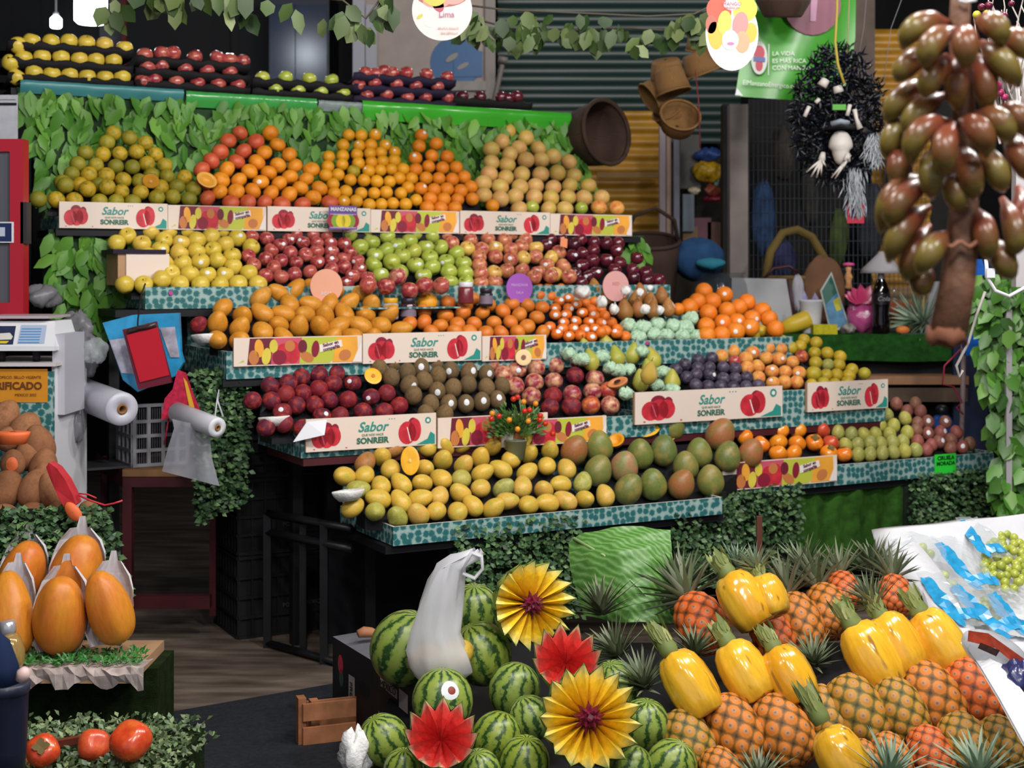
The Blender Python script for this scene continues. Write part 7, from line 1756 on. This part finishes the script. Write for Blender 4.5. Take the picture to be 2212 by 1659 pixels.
for hx, hy, fs_ in ((1778, 338, ((1742, 372), (1752, 382), (1764, 384), (1774, 378), (1784, 360))), (1832, 340, ((1796, 384), (1804, 386), (1812, 372), (1820, 366), (1838, 336)))):
    mk('hand', MB().tube([g(hx, hy - 8, -.13), g(hx - 3, hy + 8, -.14)], [5 * ks, 8 * ks], 10), [bo], t); hd = t.children[-1]
    for (fu, fv) in fs_: mk('finger', MB().tube([g(hx - 2, hy + 6, -.14), g((hx + fu) / 2 - 2, (hy + fv) / 2 + 3, -.17), g(fu, fv, -.15)], [3.2 * ks, 2.6 * ks, 1.6 * ks], 7), [bo], hd)
mb = MB()
for i in range(260): mb.leaf(g(1848 + rr.gauss(0, 9), 360 + rr.uniform(0, 90), -.08 + rr.gauss(0, .02)), V((rr.gauss(0, .25), -.1, -1)), V((0, -1, 0)), .06, .005, 0, .1, False)
for i in range(160): mb.leaf(g(1886 + rr.gauss(0, 10), 285 + rr.uniform(0, 60), -.06 + rr.gauss(0, .02)), V((rr.gauss(0, .4), -.1, -1)), V((0, -1, 0)), .055, .005, 0, .1, False)
mk('grey_hair_tuft', mb, [leafmat('grey_hair', ['#8f959c', '#b3b8bd', '#6d737b'])], t)
mk('red_tag', MB().box(-18 * ks, 18 * ks, -.003, .003, -20 * ks, 20 * ks, 0).box(-12 * ks, 12 * ks, -.006, -.003, -8 * ks, 14 * ks, 1), [plain('tag_red', '#b01838', .5), plain('tag_dark', '#3a1a40', .6, noise=.4, nscale=50)], t, Matrix.Translation(g(1848, 462, -.08)))
mk('green_trim', MB().box(-14 * ks, 14 * ks, -.01, .01, -6 * ks, 6 * ks), [plain('trim_green', '#4a9a2a', .5)], t, Matrix.Translation(g(1812, 232, -.13)))
mk('yellow_cord', MB().tube([g(u, v, -.16) for u, v in ((1808, -60), (1808, 20), (1804, 90), (1810, 140), (1824, 182))], .006, 8), [plain('cord_yellow', '#b09a3c', .6)], t)
mk('thin_string', MB().tube([g(u, v, 0) for u, v in ((1876, -60), (1866, 60), (1850, 150))], .0015, 5), [plain('string_grey', '#77757a', .6)], t); mk('thin_string', MB().tube([g(u, v, 0) for u, v in ((1836, -60), (1832, 60), (1828, 160))], .003, 5), [plain('string_pale', '#9a9460', .6)], t)
one('thin_string', MB().tube([P(u, v, 6.3) - P(1935, 80, 6.3) for u, v in ((1962, -40), (1925, 60), (1908, 180))], .0015, 5), [MATS['string_grey']], 'thin white string hanging beside banana bunch', 'string', P(1935, 80, 6.3))
slab('wall_beam', 1840, -300, 1890, 330, 8.7, .1, [plain('beam_brown', '#5a4c44', .7, noise=.2)])
# ---- red banana bunch
Yb = 2.0; o_ = P(2065, 60, Yb)
t = thing('banana_bunch', 'hanging bunch of dark red bananas on thick stalk', 'bananas', o_)
g = lambda u, v, d=0: P(u, v, Yb + d) - o_
kb = Yb / F
m, tr_, b_ = base('red_banana', .32, .5)
tc = tr_.nodes.new('ShaderNodeUVMap'); sp = tr_.nodes.new('ShaderNodeSeparateXYZ'); tr_.links.new(tc.outputs[0], sp.inputs[0])
oi = tr_.nodes.new('ShaderNodeObjectInfo'); nz = N(tr_, 'ShaderNodeTexNoise', Scale=26.0, Detail=4.0); mp = coord(tr_, 1.0); tr_.links.new(mp.outputs[0], nz.inputs['Vector'])
ad = N(tr_, 'ShaderNodeMath', operation='MULTIPLY_ADD'); ad.inputs[1].default_value = .5; tr_.links.new(nz.outputs['Fac'], ad.inputs[0]); tr_.links.new(sp.outputs[0], ad.inputs[2])
ad2 = N(tr_, 'ShaderNodeMath', operation='MULTIPLY_ADD'); ad2.inputs[1].default_value = .3; tr_.links.new(oi.outputs['Random'], ad2.inputs[0]); tr_.links.new(ad.outputs[0], ad2.inputs[2])
rm = ramp(tr_, [(.25, '#7f3826'), (.65, '#743a26'), (.95, '#6b4c26'), (1.0, '#73622c')]); tr_.links.new(ad2.outputs[0], rm.inputs[0])
n2 = N(tr_, 'ShaderNodeTexNoise', Scale=40.0, Detail=5.0); tr_.links.new(mp.outputs[0], n2.inputs['Vector']); r2 = ramp(tr_, [(.62, (0, 0, 0, 1)), (.72, (.8, .8, .8, 1))]); tr_.links.new(n2.outputs['Fac'], r2.inputs[0])
tr_.links.new(mixc(tr_, r2.outputs[0], rm.outputs[0], lin('#4a3a2c')), b_.inputs['Base Color'])
def banana(p0, p1, p2, dd, rp=27):
    A, B, C = g(*p0, dd + .03), g(*p1, dd - .02), g(*p2, dd)
    n = 12; pts = [A * (1 - s) ** 2 + (B * 2.3 - (A + C) * .65) * 2 * s * (1 - s) + C * s * s for s in [i / n for i in range(n + 1)]]
    rad = [rp * kb * x for x in (.3, .42, .68, .88, .97, 1.0, 1.0, .98, .94, .86, .70, .46, .22)]
    mb = MB().tube(pts, rad, 10); mb.uvf = [(i // 10 / n, (i % 10) / 10) for i in range(len(mb.v))]
    mk('banana', mb, [m], t)
C1 = lambda *a: [(1880 + x * .4203, y * .4203) for x, y in a]
C2 = lambda *a: [(1880 + x * .4203, 380 + y * .4203) for x, y in a]
for q, d_ in ((((400, 115), (250, 140), (170, 250)), -.03), (((430, 150), (320, 230), (290, 350)), -.07), (((485, 150), (490, 230), (490, 345)), -.09), (((550, 110), (640, 140), (670, 230)), -.06), (((680, 180), (760, 220), (820, 300)), -.02), (((570, 220), (680, 320), (760, 440)), -.05), (((300, 260), (200, 330), (140, 410)), .0), (((390, 290), (320, 390), (285, 490)), -.04),
              (((430, 290), (440, 420), (440, 560)), -.03), (((550, 290), (590, 420), (590, 570)), -.03), (((290, 420), (160, 510), (95, 630)), .03), (((380, 490), (250, 580), (190, 710)), .0), (((230, 570), (130, 690), (85, 810)), .04),
              (((410, 630), (260, 690), (210, 850)), -.04), (((425, 640), (385, 760), (400, 890)), -.08), (((470, 620), (560, 680), (600, 800)), -.08), (((540, 590), (660, 630), (710, 740)), -.05), (((670, 570), (750, 600), (800, 700)), -.02), (((350, 770), (315, 880), (320, 1020)), -.03), (((470, 760), (510, 880), (540, 1020)), -.04), (((560, 760), (640, 870), (680, 980)), -.03), (((700, 700), (770, 810), (810, 920)), .0), (((190, 730), (150, 850), (160, 960)), .03)):
    banana(*C1(*q), d_)
for q, d_ in ((((290, 20), (130, 100), (55, 290)), .02), (((310, 20), (160, 130), (100, 250)), -.01), (((300, 160), (170, 280), (95, 440)), .0), (((300, 260), (220, 400), (190, 540)), .02), (((390, 300), (310, 390), (250, 500)), -.04), (((550, 180), (590, 300), (610, 430)), -.01), (((610, 320), (680, 430), (725, 520)), .02), (((680, 120), (740, 280), (720, 400)), .0), (((430, 0), (440, 80), (470, 180)), -.02), (((300, 470), (270, 540), (285, 590)), .04), (((760, 60), (790, 220), (775, 350)), .02)):
    banana(*C2(*q), d_)
sm = plain('banana_stalk', '#6d4a36', .6, noise=.25, nscale=30, bump=.3, bscale=60)
mk('stalk', MB().tube([g(2078, -60, 0), g(2072, 60, 0), g(2085, 300, .01), g(2082, 470, 0), g(2070, 600, -.01), g(2046, 735, -.02)], [20 * kb, 22 * kb, 26 * kb, 32 * kb, 37 * kb, 41 * kb], 18), [sm], t)
mk('torn_stalk_end', MB().lathe([(34 * kb, 0), (44 * kb, .004), (40 * kb, .02)], 16, 0, True, Matrix.Translation(g(2045, 742, -.02)), fn=lambda p, a: V((p.x, p.y, p.z + .006 * math.sin(5 * a)))), [plain('stalk_torn', '#7a4a34', .8)], t)
mk('stalk_scar', MB().tube([g(2045 + 8 * i, 528 + 6 * math.sin(i * 1.3), -.04) for i in range(11)], 5 * kb, 8), [plain('scar', '#8a5a44', .7)], t)
mk('white_tie', MB().tube([g(2072, 0, -.02), g(2085, 4, -.024), g(2108, 0, -.02)], .0022, 6), [M_WHITE], t)
# ---- dried branch with berries behind the bunch
o_ = P(2180, 150, 3.4); t = thing('dried_branch', 'pale dried twig branch with coloured berries', 'branch', o_); rr = random.Random(12); mb = MB()
for i in range(26):
    u, v = rr.uniform(2150, 2230), rr.uniform(160, 330); pts = [P(u, v, 3.4 + rr.uniform(-.05, .05)) - o_]
    for k in range(5): u += rr.uniform(-16, 12); v -= rr.uniform(25, 55); pts.append(P(u, v, 3.4 + rr.uniform(-.05, .05)) - o_)
    mb.tube(pts, [.0035, .003, .0026, .0022, .0016, .001], 5)
mk('twig', mb, [plain('twig_pale', '#b5aba6', .7)], t)
bms = [blob(sh_ball(1.0), 8, 12).mesh('berry', [plain('br' + c, c, .25)]) for c in ('#5a1830', '#a03060', '#b8a83c', '#c8442c')]
for (u, v, r, c) in ((2110, 32, 9, 2), (2120, 15, 8, 0), (2136, 12, 9, 0), (2167, 36, 11, 0), (2130, 28, 7, 2), (2152, 186, 12, 1), (2160, 200, 9, 1), (2142, 150, 8, 3), (2170, 210, 8, 1), (2185, 8, 7, 0)):
    o = bpy.data.objects.new('berry', bms[c]); COL.objects.link(o); o.parent = t; o.location = P(u, v, 3.36) - o_; o.scale = (r * 3.4 / F,) * 3
# ---- grass-topped counter and what stands on it
zc = 1.095; Yt = 7.1; before = set(COL.objects)
cnt = t = thing('grass_counter', 'counter draped with green artificial grass', 'counter', V((P(1880, 0, Yt).x, Yt, 0))); xo = t.location.x
xa, xb = P(1640, 0, Yt).x - xo, P(2260, 0, Yt).x - xo
gt = plain('counter_grass', '#24561f', .9, .15, noise=.35, nscale=30, bump=.8, bscale=400)
mk('counter_top', MB().box(xa, xb, -.02, .9, zc - .03, zc), [gt], t)
mb = MB(); vs = []
for i in range(31):
    x = xa + (xb - xa) * i / 30; s = i / 30; drop = .10 + .035 * math.sin(s * 3)
    for j in range(5): vs.append((x, -.025 - .012 * math.sin(i * .9) * j / 4, zc - drop * j / 4))
mb.add(vs, [(i * 5 + j, i * 5 + j + 1, (i + 1) * 5 + j + 1, (i + 1) * 5 + j) for i in range(30) for j in range(4)], 0, True)
mk('grass_apron', mb, [gt], t)
mk('dark_base', MB().box(xa, xb, .05, .85, 0, zc - .03), [plain('counter_dark', '#08080a', .9)], t)
Yi = 7.3; ki = Yi / F; B = lambda u, d=0: V((P(u, 0, Yi + d).x, Yi + d, zc))
t = thing('foam_cup', 'white foam cup with paper scraps on grass counter', 'cup', B(1752, -.1))
mk('cup_body', MB().lathe([(.038, 0), (.04, .004), (.054, .145), (.058, .15), (.055, .155), (.05, .15), (.036, .01)], 24, 0, True), [plain('cup_white', '#c9c9d0', .5)], t)
mk('paper_scraps', MB().add([V((-.05, 0, .14)), V((-.03, .01, .2)), V((-.005, 0, .15)), V((.02, .01, .19)), V((.045, 0, .14)), V((0, .02, .13))], [(0, 5, 1), (1, 5, 2), (2, 5, 3), (3, 5, 4)], 0), [plain('scrap_lilac', '#9a94b4', .6, noise=.3, nscale=40)], t)
t = thing('cola_bottle', 'dark cola bottle with green cap on grass counter', 'bottle', B(1903, -.15))
mk('bottle_body', MB().lathe([(.034, 0), (.040, .012), (.040, .06), (.035, .09), (.04, .13), (.04, .19), (.028, .225), (.014, .255), (.013, .28)], 24), [plain('cola', '#0c0608', .08, .7)], t)
mk('clear_neck', MB().lathe([(.016, .25), (.0135, .275), (.0135, .288)], 16, closed=False), [plain('neck_grey', '#6a6c70', .2)], t)
mk('cap', MB().lathe([(.015, .283), (.016, .305), (.013, .308)], 16), [plain('cap_green', '#3f9a78', .4)], t)
mk('bottle_label', MB().lathe([(.0408, .135), (.0408, .185)], 24, closed=False), [plain('bottle_label', '#1a1218', .4, noise=.5, nscale=30)], t)
text('lettering', 'Cola', .03, plain('label_grey', '#8d8a8c', .5), t, (0, -.0425, .16), shear=.3)
crumple('pink knotted plastic bag on grass counter', B(1868, 0) + V((0, 0, .08)), .085, 'pink_bag', 'plastic bag', plain('pink_film', '#b04a80', .2, .6, noise=.3, nscale=14, bump=.5, bscale=30), None, 401, (1, .8, .92), .1)
mb = MB(); 
for i in range(7): mb.leaf(V((0, 0, 0)), V((-.8 + i * .25, -.2, .5)), V((0, -1, .3)), .09, .05, 0, .3)
one('bag_knot', mb, [plain('pink_knot', '#c23a68', .25, .6)], 'pink knotted bag handles above the pink bag', 'bag handles', B(1862, -.06) + V((0, 0, .15)))
o = one('leaf_rosette', CR[2], [], 'green pineapple crown lying on grass counter', 'pineapple crown', B(2000, -.1) + V((0, 0, .05)), rot=axis_rot(V((-.85, -.3, .4))).to_euler()); o.scale = (.085, .085, .085)
t = thing('flower_bud', 'yellow tapered fruit lying on grass counter', 'fruit', B(1712, -.12) + V((0, 0, .045)), rot=axis_rot(V((.92, -.1, .35))).to_euler())
mk('yellow_body', MB().lathe([(.012, -.06), (.03, -.05), (.04, 0), (.043, .07), (.036, .085), (.01, .09)], 20), [plain('fruit_yellow', '#c9aa30', .4, noise=.15)], t)
mk('green_stalk', MB().lathe([(.02, -.1), (.03, -.07), (.02, -.05)], 14), [plain('stalk_green', '#66703c', .6, noise=.3)], t)
one('sponge', MB().box(-.054, .054, -.03, .03, 0, .044), [plain('sponge_yellow', '#b3a81c', .9, noise=.15, nscale=60)], 'yellow sponge block on grass counter edge', 'sponge', B(1780, -.19))
crumple('crumpled grey paper between sponge and pink bag', B(1832, -.15) + V((0, 0, .022)), .04, 'crumpled_paper', 'paper', plain('grey_paper', '#8d8580', .7, noise=.25, nscale=30), None, 402, (1.5, .8, .6), .25)
t = thing('white_tote', 'white tote bag with maroon edge behind bright oranges', 'bag', B(1648, .1)); w = 62 * ki
mk('bag_front', MB().add([V((-w, 0, 0)), V((w, 0, 0)), V((w * .8, 0, .25)), V((-w, 0, .255)), V((w * 1.0, .12, 0)), V((w * .85, .12, .25)), V((-w, .12, .255)), V((-w, .12, 0))], [(0, 1, 2, 3), (1, 4, 5, 2), (4, 7, 6, 5), (7, 0, 3, 6)], 0), [plain('tote_white', '#a9a9ac', .6, noise=.08)], t)
mk('maroon_edge', MB().tube([V((w * .8, -.004, .25)), V((w * .95, -.004, .12)), V((w * 1.12, -.004, 0))], .008, 8), [plain('tote_maroon', '#3d1a28', .5)], t)
mk('strap', MB().tube([V((w * .1, .05, .25)), V((w * .4, .05, .30)), V((w * .9, .05, .31)), V((w * 1.2, .05, .28))], .008, 8), [MATS['tote_maroon']], t)
t = thing('glass_jar', 'big round glass jar behind the bright oranges', 'jar', B(1555, .15))
mk('glass_body', MB().lathe([(.06, 0), (.12, .04), (.14, .12), (.13, .22), (.11, .27), (.125, .28)], 30, closed=False), [film('jar_glass', '#5c6670', .72, .05)], t)
t = thing('magazine', 'green glossy magazine leaning with yellow panel', 'magazine', B(1798, -.02), rot=(-.2, 0, .1)); w = .07
mk('cover', MB().add([V((-.045, 0, .20)), V((.015, 0, .29)), V((.085, 0, .03)), V((-.01, 0, .0)), V((-.045, .006, .20)), V((.015, .006, .29)), V((.085, .006, .03)), V((-.01, .006, .0))], [(0, 3, 2, 1), (4, 5, 6, 7), (0, 1, 5, 4), (1, 2, 6, 5), (2, 3, 7, 6), (3, 0, 4, 7)], 0), [plain('mag_edge', '#a4a8a4', .4)], t)
mk('cover_print', MB().add([V((-.038, -.002, .197)), V((.012, -.002, .275)), V((.036, -.002, .19)), V((-.026, -.002, .13))], [(0, 3, 2, 1)], 0).add([V((-.026, -.002, .13)), V((.036, -.002, .19)), V((.076, -.002, .04)), V((-.008, -.002, .012))], [(0, 3, 2, 1)], 1).add([V((.012, -.003, .15)), V((.04, -.003, .17)), V((.052, -.003, .11)), V((.026, -.003, .1))], [(0, 3, 2, 1)], 2), [plain('mag_green', '#2c5a50', .3), plain('mag_blue', '#4a7a9a', .3, noise=.35, nscale=20), plain('mag_yellow', '#b0a82c', .3)], t)
crumple('open brown paper bag behind the magazine', B(1778, .25) + V((0, 0, .21)), .1, 'paper_bag', 'bag', plain('brown_paper', '#77563f', .8, .15, noise=.15, nscale=8, bump=.5, bscale=16), None, 403, (1.15, .5, 1.7), .05)
crumple('white crumpled packet beside brown paper bag', B(1722, .18) + V((0, 0, .2)), .05, 'white_packet', 'packet', plain('packet_white', '#a9a6b0', .5, noise=.15), None, 404, (.6, .5, 1.7), .12)
hpts = [V((-.155, 0, 0)), V((-.13, 0, .13)), V((-.07, 0, .22)), V((.0, 0, .235)), V((.07, 0, .2)), V((.13, 0, .1)), V((.155, 0, 0))]
t = basket('gold wicker basket with arched handle behind paper bag', B(1722, .38) + V((0, 0, .28)), .15, .2, (0, 0, 1), WG, .85, handle=([p + V((0, 0, 0)) for p in hpts], .022))
t = thing('glass_bowl', 'glass bowl of orange drink behind the cola bottle', 'bowl', B(1935, .1))
mk('glass_body', MB().lathe([(.05, .05), (.1, .08), (.115, .14), (.112, .2), (.118, .21)], 30, closed=False), [MATS['jar_glass']], t); mk('drink', MB().lathe([(.045, .055), (.09, .085), (.104, .14), (.001, .14)], 26, closed=False), [plain('drink_orange', '#a5481c', .15, .6)], t)
mk('stand', MB().lathe([(.06, 0), (.02, .02), (.02, .04), (.05, .05)], 20), [plain('stand_grey', '#4a4e52', .3)], t)
crumple('blue cap lying beyond the patterned shelf end', P(1508, 560, 7.5), .123, 'denim_hat', 'hat', plain('denim_blue', '#2a4a72', .85, .15, noise=.2, nscale=20), None, 405, (1.1, 1, .85), .05)
crumple('teal cloth bundle beside the blue cap', P(1535, 570, 7.3), .053, 'teal_cloth', 'cloth', plain('teal_cloth', '#2f7a90', .8, .2), None, 406, (1.3, .8, .5), .1)
basket('dark round basket behind the shelf end', P(1405, 520, 7.4), .14, .3, (0, -.3, .95), WD, .9, handle=([V((-.13, 0, 0)), V((-.08, 0, .12)), V((.02, 0, .16)), V((.11, 0, .1)), V((.13, 0, 0))], .01))
t = thing('toy_doll', 'tiny doll with pink hat beside brown paper bag', 'toy', P(1833, 600, 7.2)); k_ = 6.6 / F
mk('doll_body', MB().lathe([(.001, -25 * k_), (8 * k_, -22 * k_), (6 * k_, -8 * k_), (9 * k_, 2 * k_), (5 * k_, 12 * k_), (7 * k_, 22 * k_), (2 * k_, 30 * k_)], 14), [plain('doll_skin', '#c08a58', .5, noise=.4, nscale=80)], t); mk('pink_hat', MB().lathe([(.001, 26 * k_), (13 * k_, 26 * k_), (12 * k_, 31 * k_), (.001, 33 * k_)], 16), [plain('hat_pink', '#d04a8a', .5)], t)
one('white_lamp_shade', MB().lathe([(.1, 0), (.09, .02), (.02, .09), (.012, .1)], 20), [plain('shade_grey', '#9a969a', .5)], 'small white cone shade behind cola bottle', 'shade', P(1905, 590, 7.2))
one('carrot_piece', blob(sh_egg(1.6, .1), 10, 14, M=Matrix.Rotation(PI / 2, 4, 'Y') @ Matrix.Scale(.02, 4)), [plain('carrot', '#d0762c', .5)], 'orange fruit piece on counter edge below crown', 'fruit', B(1950, -.19) + V((0, 0, .02)))
one('knife', MB().box(-.1, .1, -.012, .012, 0, .006), [plain('knife_grey', '#3a4048', .3, .6)], 'dark knife lying on grass counter edge', 'knife', B(1990, -.2), .1)
one('cutting_board', MB().box(-.006, .006, -.06, .06, 0, .24), [plain('board_white', '#a8a8b2', .5)], 'white board leaning behind the banana stalk', 'board', B(2020, -.1), rot=(0, .12, .5))
for o in list(COL.objects):
    if o not in before and o.parent is None and o is not cnt: o.scale = o.scale * 1.1
# wooden trays under the counter, blue jug
t = thing('wooden_tray', 'stacked wooden crates below the grass counter', 'crate', P(1980, 860, 7.0)); k_ = 7 / F
for (v0, v1, c) in ((812, 830, '#8a6448'), (838, 868, '#4a3a2e')): mk('board', MB().box(-110 * k_, 110 * k_, -.02 if v0 < 830 else 0, .2, (860 - v1) * k_, (860 - v0) * k_), [plain('wood' + c, c, .7, noise=.25, nscale=10)], t)
mk('upright', MB().box(-110 * k_, -104 * k_, .02, .2, -200 * k_, (860 - 868) * k_), [M_BLACK], t)
t = thing('blue_jug', 'blue plastic jug behind the passion fruit', 'jug', P(2035, 925, 6.8)); k_ = 6.8 / F
mk('jug_body', MB().lathe([(28 * k_, -60 * k_), (32 * k_, -50 * k_), (30 * k_, 0), (20 * k_, 22 * k_), (12 * k_, 30 * k_)], 20), [plain('jug_blue', '#1c4690', .35, .5)], t); mk('jug_cap', MB().lathe([(13 * k_, 28 * k_), (14 * k_, 44 * k_), (8 * k_, 50 * k_)], 16), [plain('jug_black', '#16181c', .4)], t)
# ---- trellis with climbing leaves, blue bag, cable
PT = leafmat('pothos_leaf', ['#3a6a1e', '#4c8428', '#62993a', '#2c561c', '#78a84a'], .4, .5)
leafwall('climbing_plant', 'climbing plant with bright green leaves on a trellis', [P(2098, 600, 6.1), P(2260, 570, 6.1), P(2260, 1100, 6.1), P(2160, 1090, 6.1)], 560, .088, .058, 31, PT, V((-.3, -1, .1)), (0, 0, -1), 'plant', True, plain('trellis_back', '#0e1b14', .9), .9, .12, out=.6)
one('trellis_post', MB().tube([P(2082, 690, 6.7) - P(2082, 850, 6.7), P(2080, 850, 6.7) - P(2082, 850, 6.7), P(2072, 1100, 6.7) - P(2082, 850, 6.7)], .012, 8), [plain('post_pink', '#a08a88', .6)], 'pale post with red ties beside climbing plant', 'post', P(2082, 850, 6.7))
one('red_tie', MB().tube([P(u, v, 6.6) - P(2075, 860, 6.6) for u, v in ((2078, 752), (2040, 790), (2036, 830), (2060, 835), (2078, 870), (2066, 880), (2080, 895))], .004, 6), [plain('tie_red', '#a02a4a', .5)], 'dark pink ribbon tied on the pale post', 'ribbon', P(2075, 860, 6.6))
one('white_post', MB().box(-.012, .012, -.012, .012, -.4, .55), [plain('post_white', '#a9a6a8', .6)], 'white post among climbing leaves', 'post', P(2178, 950, 6.0))
t, o_ = bagquad('blue_bag', 'bright blue plastic bag behind the banana stalk', 'bag', [(2088, 560), (2118, 560), (2142, 640), (2128, 765), (2084, 768), (2076, 700)], 6.5, [plain('bag_blue2', '#1f62c4', .3, .5, noise=.3, nscale=14)], .04)
one('white_cable', MB().tube([P(u, v, 4.5) - P(2150, 600, 4.5) for u, v in ((2130, 560), (2133, 600), (2150, 628), (2180, 640), (2225, 615))], .006, 8).box(-.03, -.004, -.01, .01, .0, .03), [M_WHITE], 'white looped cable with plug over climbing plant', 'cable', P(2150, 600, 4.5))
one('grey_cable', MB().tube([P(u, v, 4.6) - P(2105, 700, 4.6) for u, v in ((2128, 630), (2110, 680), (2092, 740), (2066, 790), (2072, 815), (2080, 800))], .005, 8), [plain('cable_grey', '#9a9490', .5)], 'grey cable looping down the pale post', 'cable', P(2105, 700, 4.6))
one('white_shelf', MB().box(0, .12, 0, .05, 0, .9), [plain('shelf_white', '#b5b0b4', .5)], 'white upright strip at frame edge behind branch', 'shelf', P(2195, 620, 5.3))
slab('wall_blue', 2060, 560, 2400, 1150, 7.05, .03, [plain('navy_back', '#15203a', .8, noise=.3)])
# ---- garlands of ivy across the top
IV = leafmat('ivy_leaf', ['#1e3214', '#2e451e', '#44582a', '#5f6e3c', '#263c1a', '#7c8858'], .5, .35)
def garland(label, pts, n, Y, seed, L=.075, W=.06, hang=0):
    rr_ = random.Random(seed); o_ = P(*pts[0], Y); t_ = thing('ivy_garland', label, 'garland', o_); P3 = [P(u, v, Y) - o_ for u, v in pts]
    mk('vine_stem', MB().tube(P3, .004, 6), [plain('vine_brown', '#4a4436', .7)], t_)
    mb = MB()
    for i in range(n):
        x = rr_.random() * (len(P3) - 1); k_ = int(x); p = P3[k_].lerp(P3[k_ + 1], x - k_) + V((rr_.gauss(0, .02), rr_.gauss(0, .03), -rr_.random() * hang))
        mb.leaf(p, V((rr_.gauss(0, .5), -.2, -1)), V((rr_.gauss(0, .6), -1, .3)), L * rr_.uniform(.7, 1.2), W * rr_.uniform(.7, 1.2), 0, .2)
    mk('leaves', mb, [IV], t_)
garland('ivy garland sagging across top beside pale panel', [(300, -45), (400, -22), (520, -12), (640, -8), (740, 0), (790, 40), (842, -30)], 46, 4.7, 1, hang=.06)
garland('short ivy sprig hanging near the bright lamp', [(232, -30), (245, 10), (250, 40)], 6, 5.2, 2)
garland('ivy sprig with few leaves above dark cabinet', [(360, -20), (372, 10), (380, 28)], 5, 4.7, 3)
garland('thick ivy garland above the green shutter', [(1000, 10), (1080, 20), (1180, 25), (1290, 30), (1400, 35), (1500, 30), (1540, 10)], 90, 5.6, 4, .07, .06, .12)
garland('ivy strand hanging lower over the green shutter', [(1020, 40), (1100, 60), (1180, 70), (1280, 62), (1360, 60), (1440, 66)], 20, 5.7, 5, .07, .06, .05)
# ---------------------------------------------------------------- lamps, light and camera
LE = bpy.data.materials.new('lamp_glow'); LE.use_nodes = True
nt = LE.node_tree; nt.nodes.clear(); em = nt.nodes.new('ShaderNodeEmission'); ou = nt.nodes.new('ShaderNodeOutputMaterial')
em.inputs['Color'].default_value = (.80, .9, 1, 1); em.inputs['Strength'].default_value = 14; nt.links.new(em.outputs[0], ou.inputs[0])
def lamp(label, u, v, Y, r, h):
    t_ = thing('hanging_lamp', label, 'lamp', P(u, v, Y))
    mk('lamp_bulb', MB().lathe([(r * .8, -h * .5), (r, -h * .4), (r, h * .3), (r * .6, h * .5)], 20), [LE], t_)
    mk('socket', MB().lathe([(r * .5, h * .5), (r * .5, h * .8), (.006, h * .9), (.006, h * .9 + .4)], 12), [M_WHITE], t_)
lamp('large glowing white lamp above yellow apple stack', 196, 18, 6.9, .078, .15)
lamp('small glowing bulb far behind yellow apple stack', 121, 48, 9.2, .036, .075)
lamp('glowing bulb tip at top behind ivy garland', 522, 2, 5.0, .026, .05)
def light(x, y, z, watt, rad=.07, col=(1, .97, .93)):
    l = bpy.data.lights.new('unseen_bulb', 'POINT'); l.energy = watt; l.shadow_soft_size = rad; l.color = col
    o = bpy.data.objects.new('unseen_bulb', l); COL.objects.link(o); o.location = (x, y, z)
for (a, d, z, w) in ((.8, 2.5, 3.3, 110), (1.9, 2.2, 3.3, 115), (3.0, 2.3, 3.3, 115), (4.2, 2.5, 3.3, 120)):
    p = S(a, d, z); light(p.x, p.y, p.z, w, .12)
for (x, y, z, w) in ((.4, .9, 2.9, 85), (1.6, 1.3, 2.9, 80), (-1.0, 1.3, 2.9, 50), (.9, .0, 2.9, 50)): light(x, y, z, w, .12)  # unseen lamps near the viewer, one added to brighten the bananas
light(2.6, 7.2, 2.9, 26); light(.2, 7.8, 3.2, 12); light(-1.5, 7.6, 3.0, 8, .07, (.85, .92, 1))
wd = bpy.data.worlds.new('market'); SC.world = wd; wd.use_nodes = True
bg = wd.node_tree.nodes['Background']; bg.inputs[0].default_value = (.75, .85, 1, 1); bg.inputs[1].default_value = .5
cam = bpy.data.cameras.new('camera'); co = bpy.data.objects.new('camera', cam); COL.objects.link(co)
co.location = (0, 0, H); co.rotation_euler = (PI / 2, 0, 0)
cam.sensor_fit = 'HORIZONTAL'; cam.sensor_width = 36; cam.lens = 36 * F / 2212; cam.shift_y = -(829.5 - VH) / 2212
cam.clip_start = .05; cam.clip_end = 60
cam.dof.use_dof = True; cam.dof.focus_distance = 3.9; cam.dof.aperture_fstop = 4.5
SC.camera = co
SC.cycles.use_denoising = True
SC.cycles.max_bounces = 6; SC.cycles.diffuse_bounces = 3; SC.cycles.glossy_bounces = 2; SC.cycles.transmission_bounces = 3; SC.cycles.transparent_max_bounces = 12
SC.cycles.sample_clamp_indirect = 4
vs_ = SC.view_settings
vs_.view_transform = 'Standard'; vs_.look = 'None'; vs_.exposure = 0.12; vs_.gamma = 1.0; vs_.use_curve_mapping = False
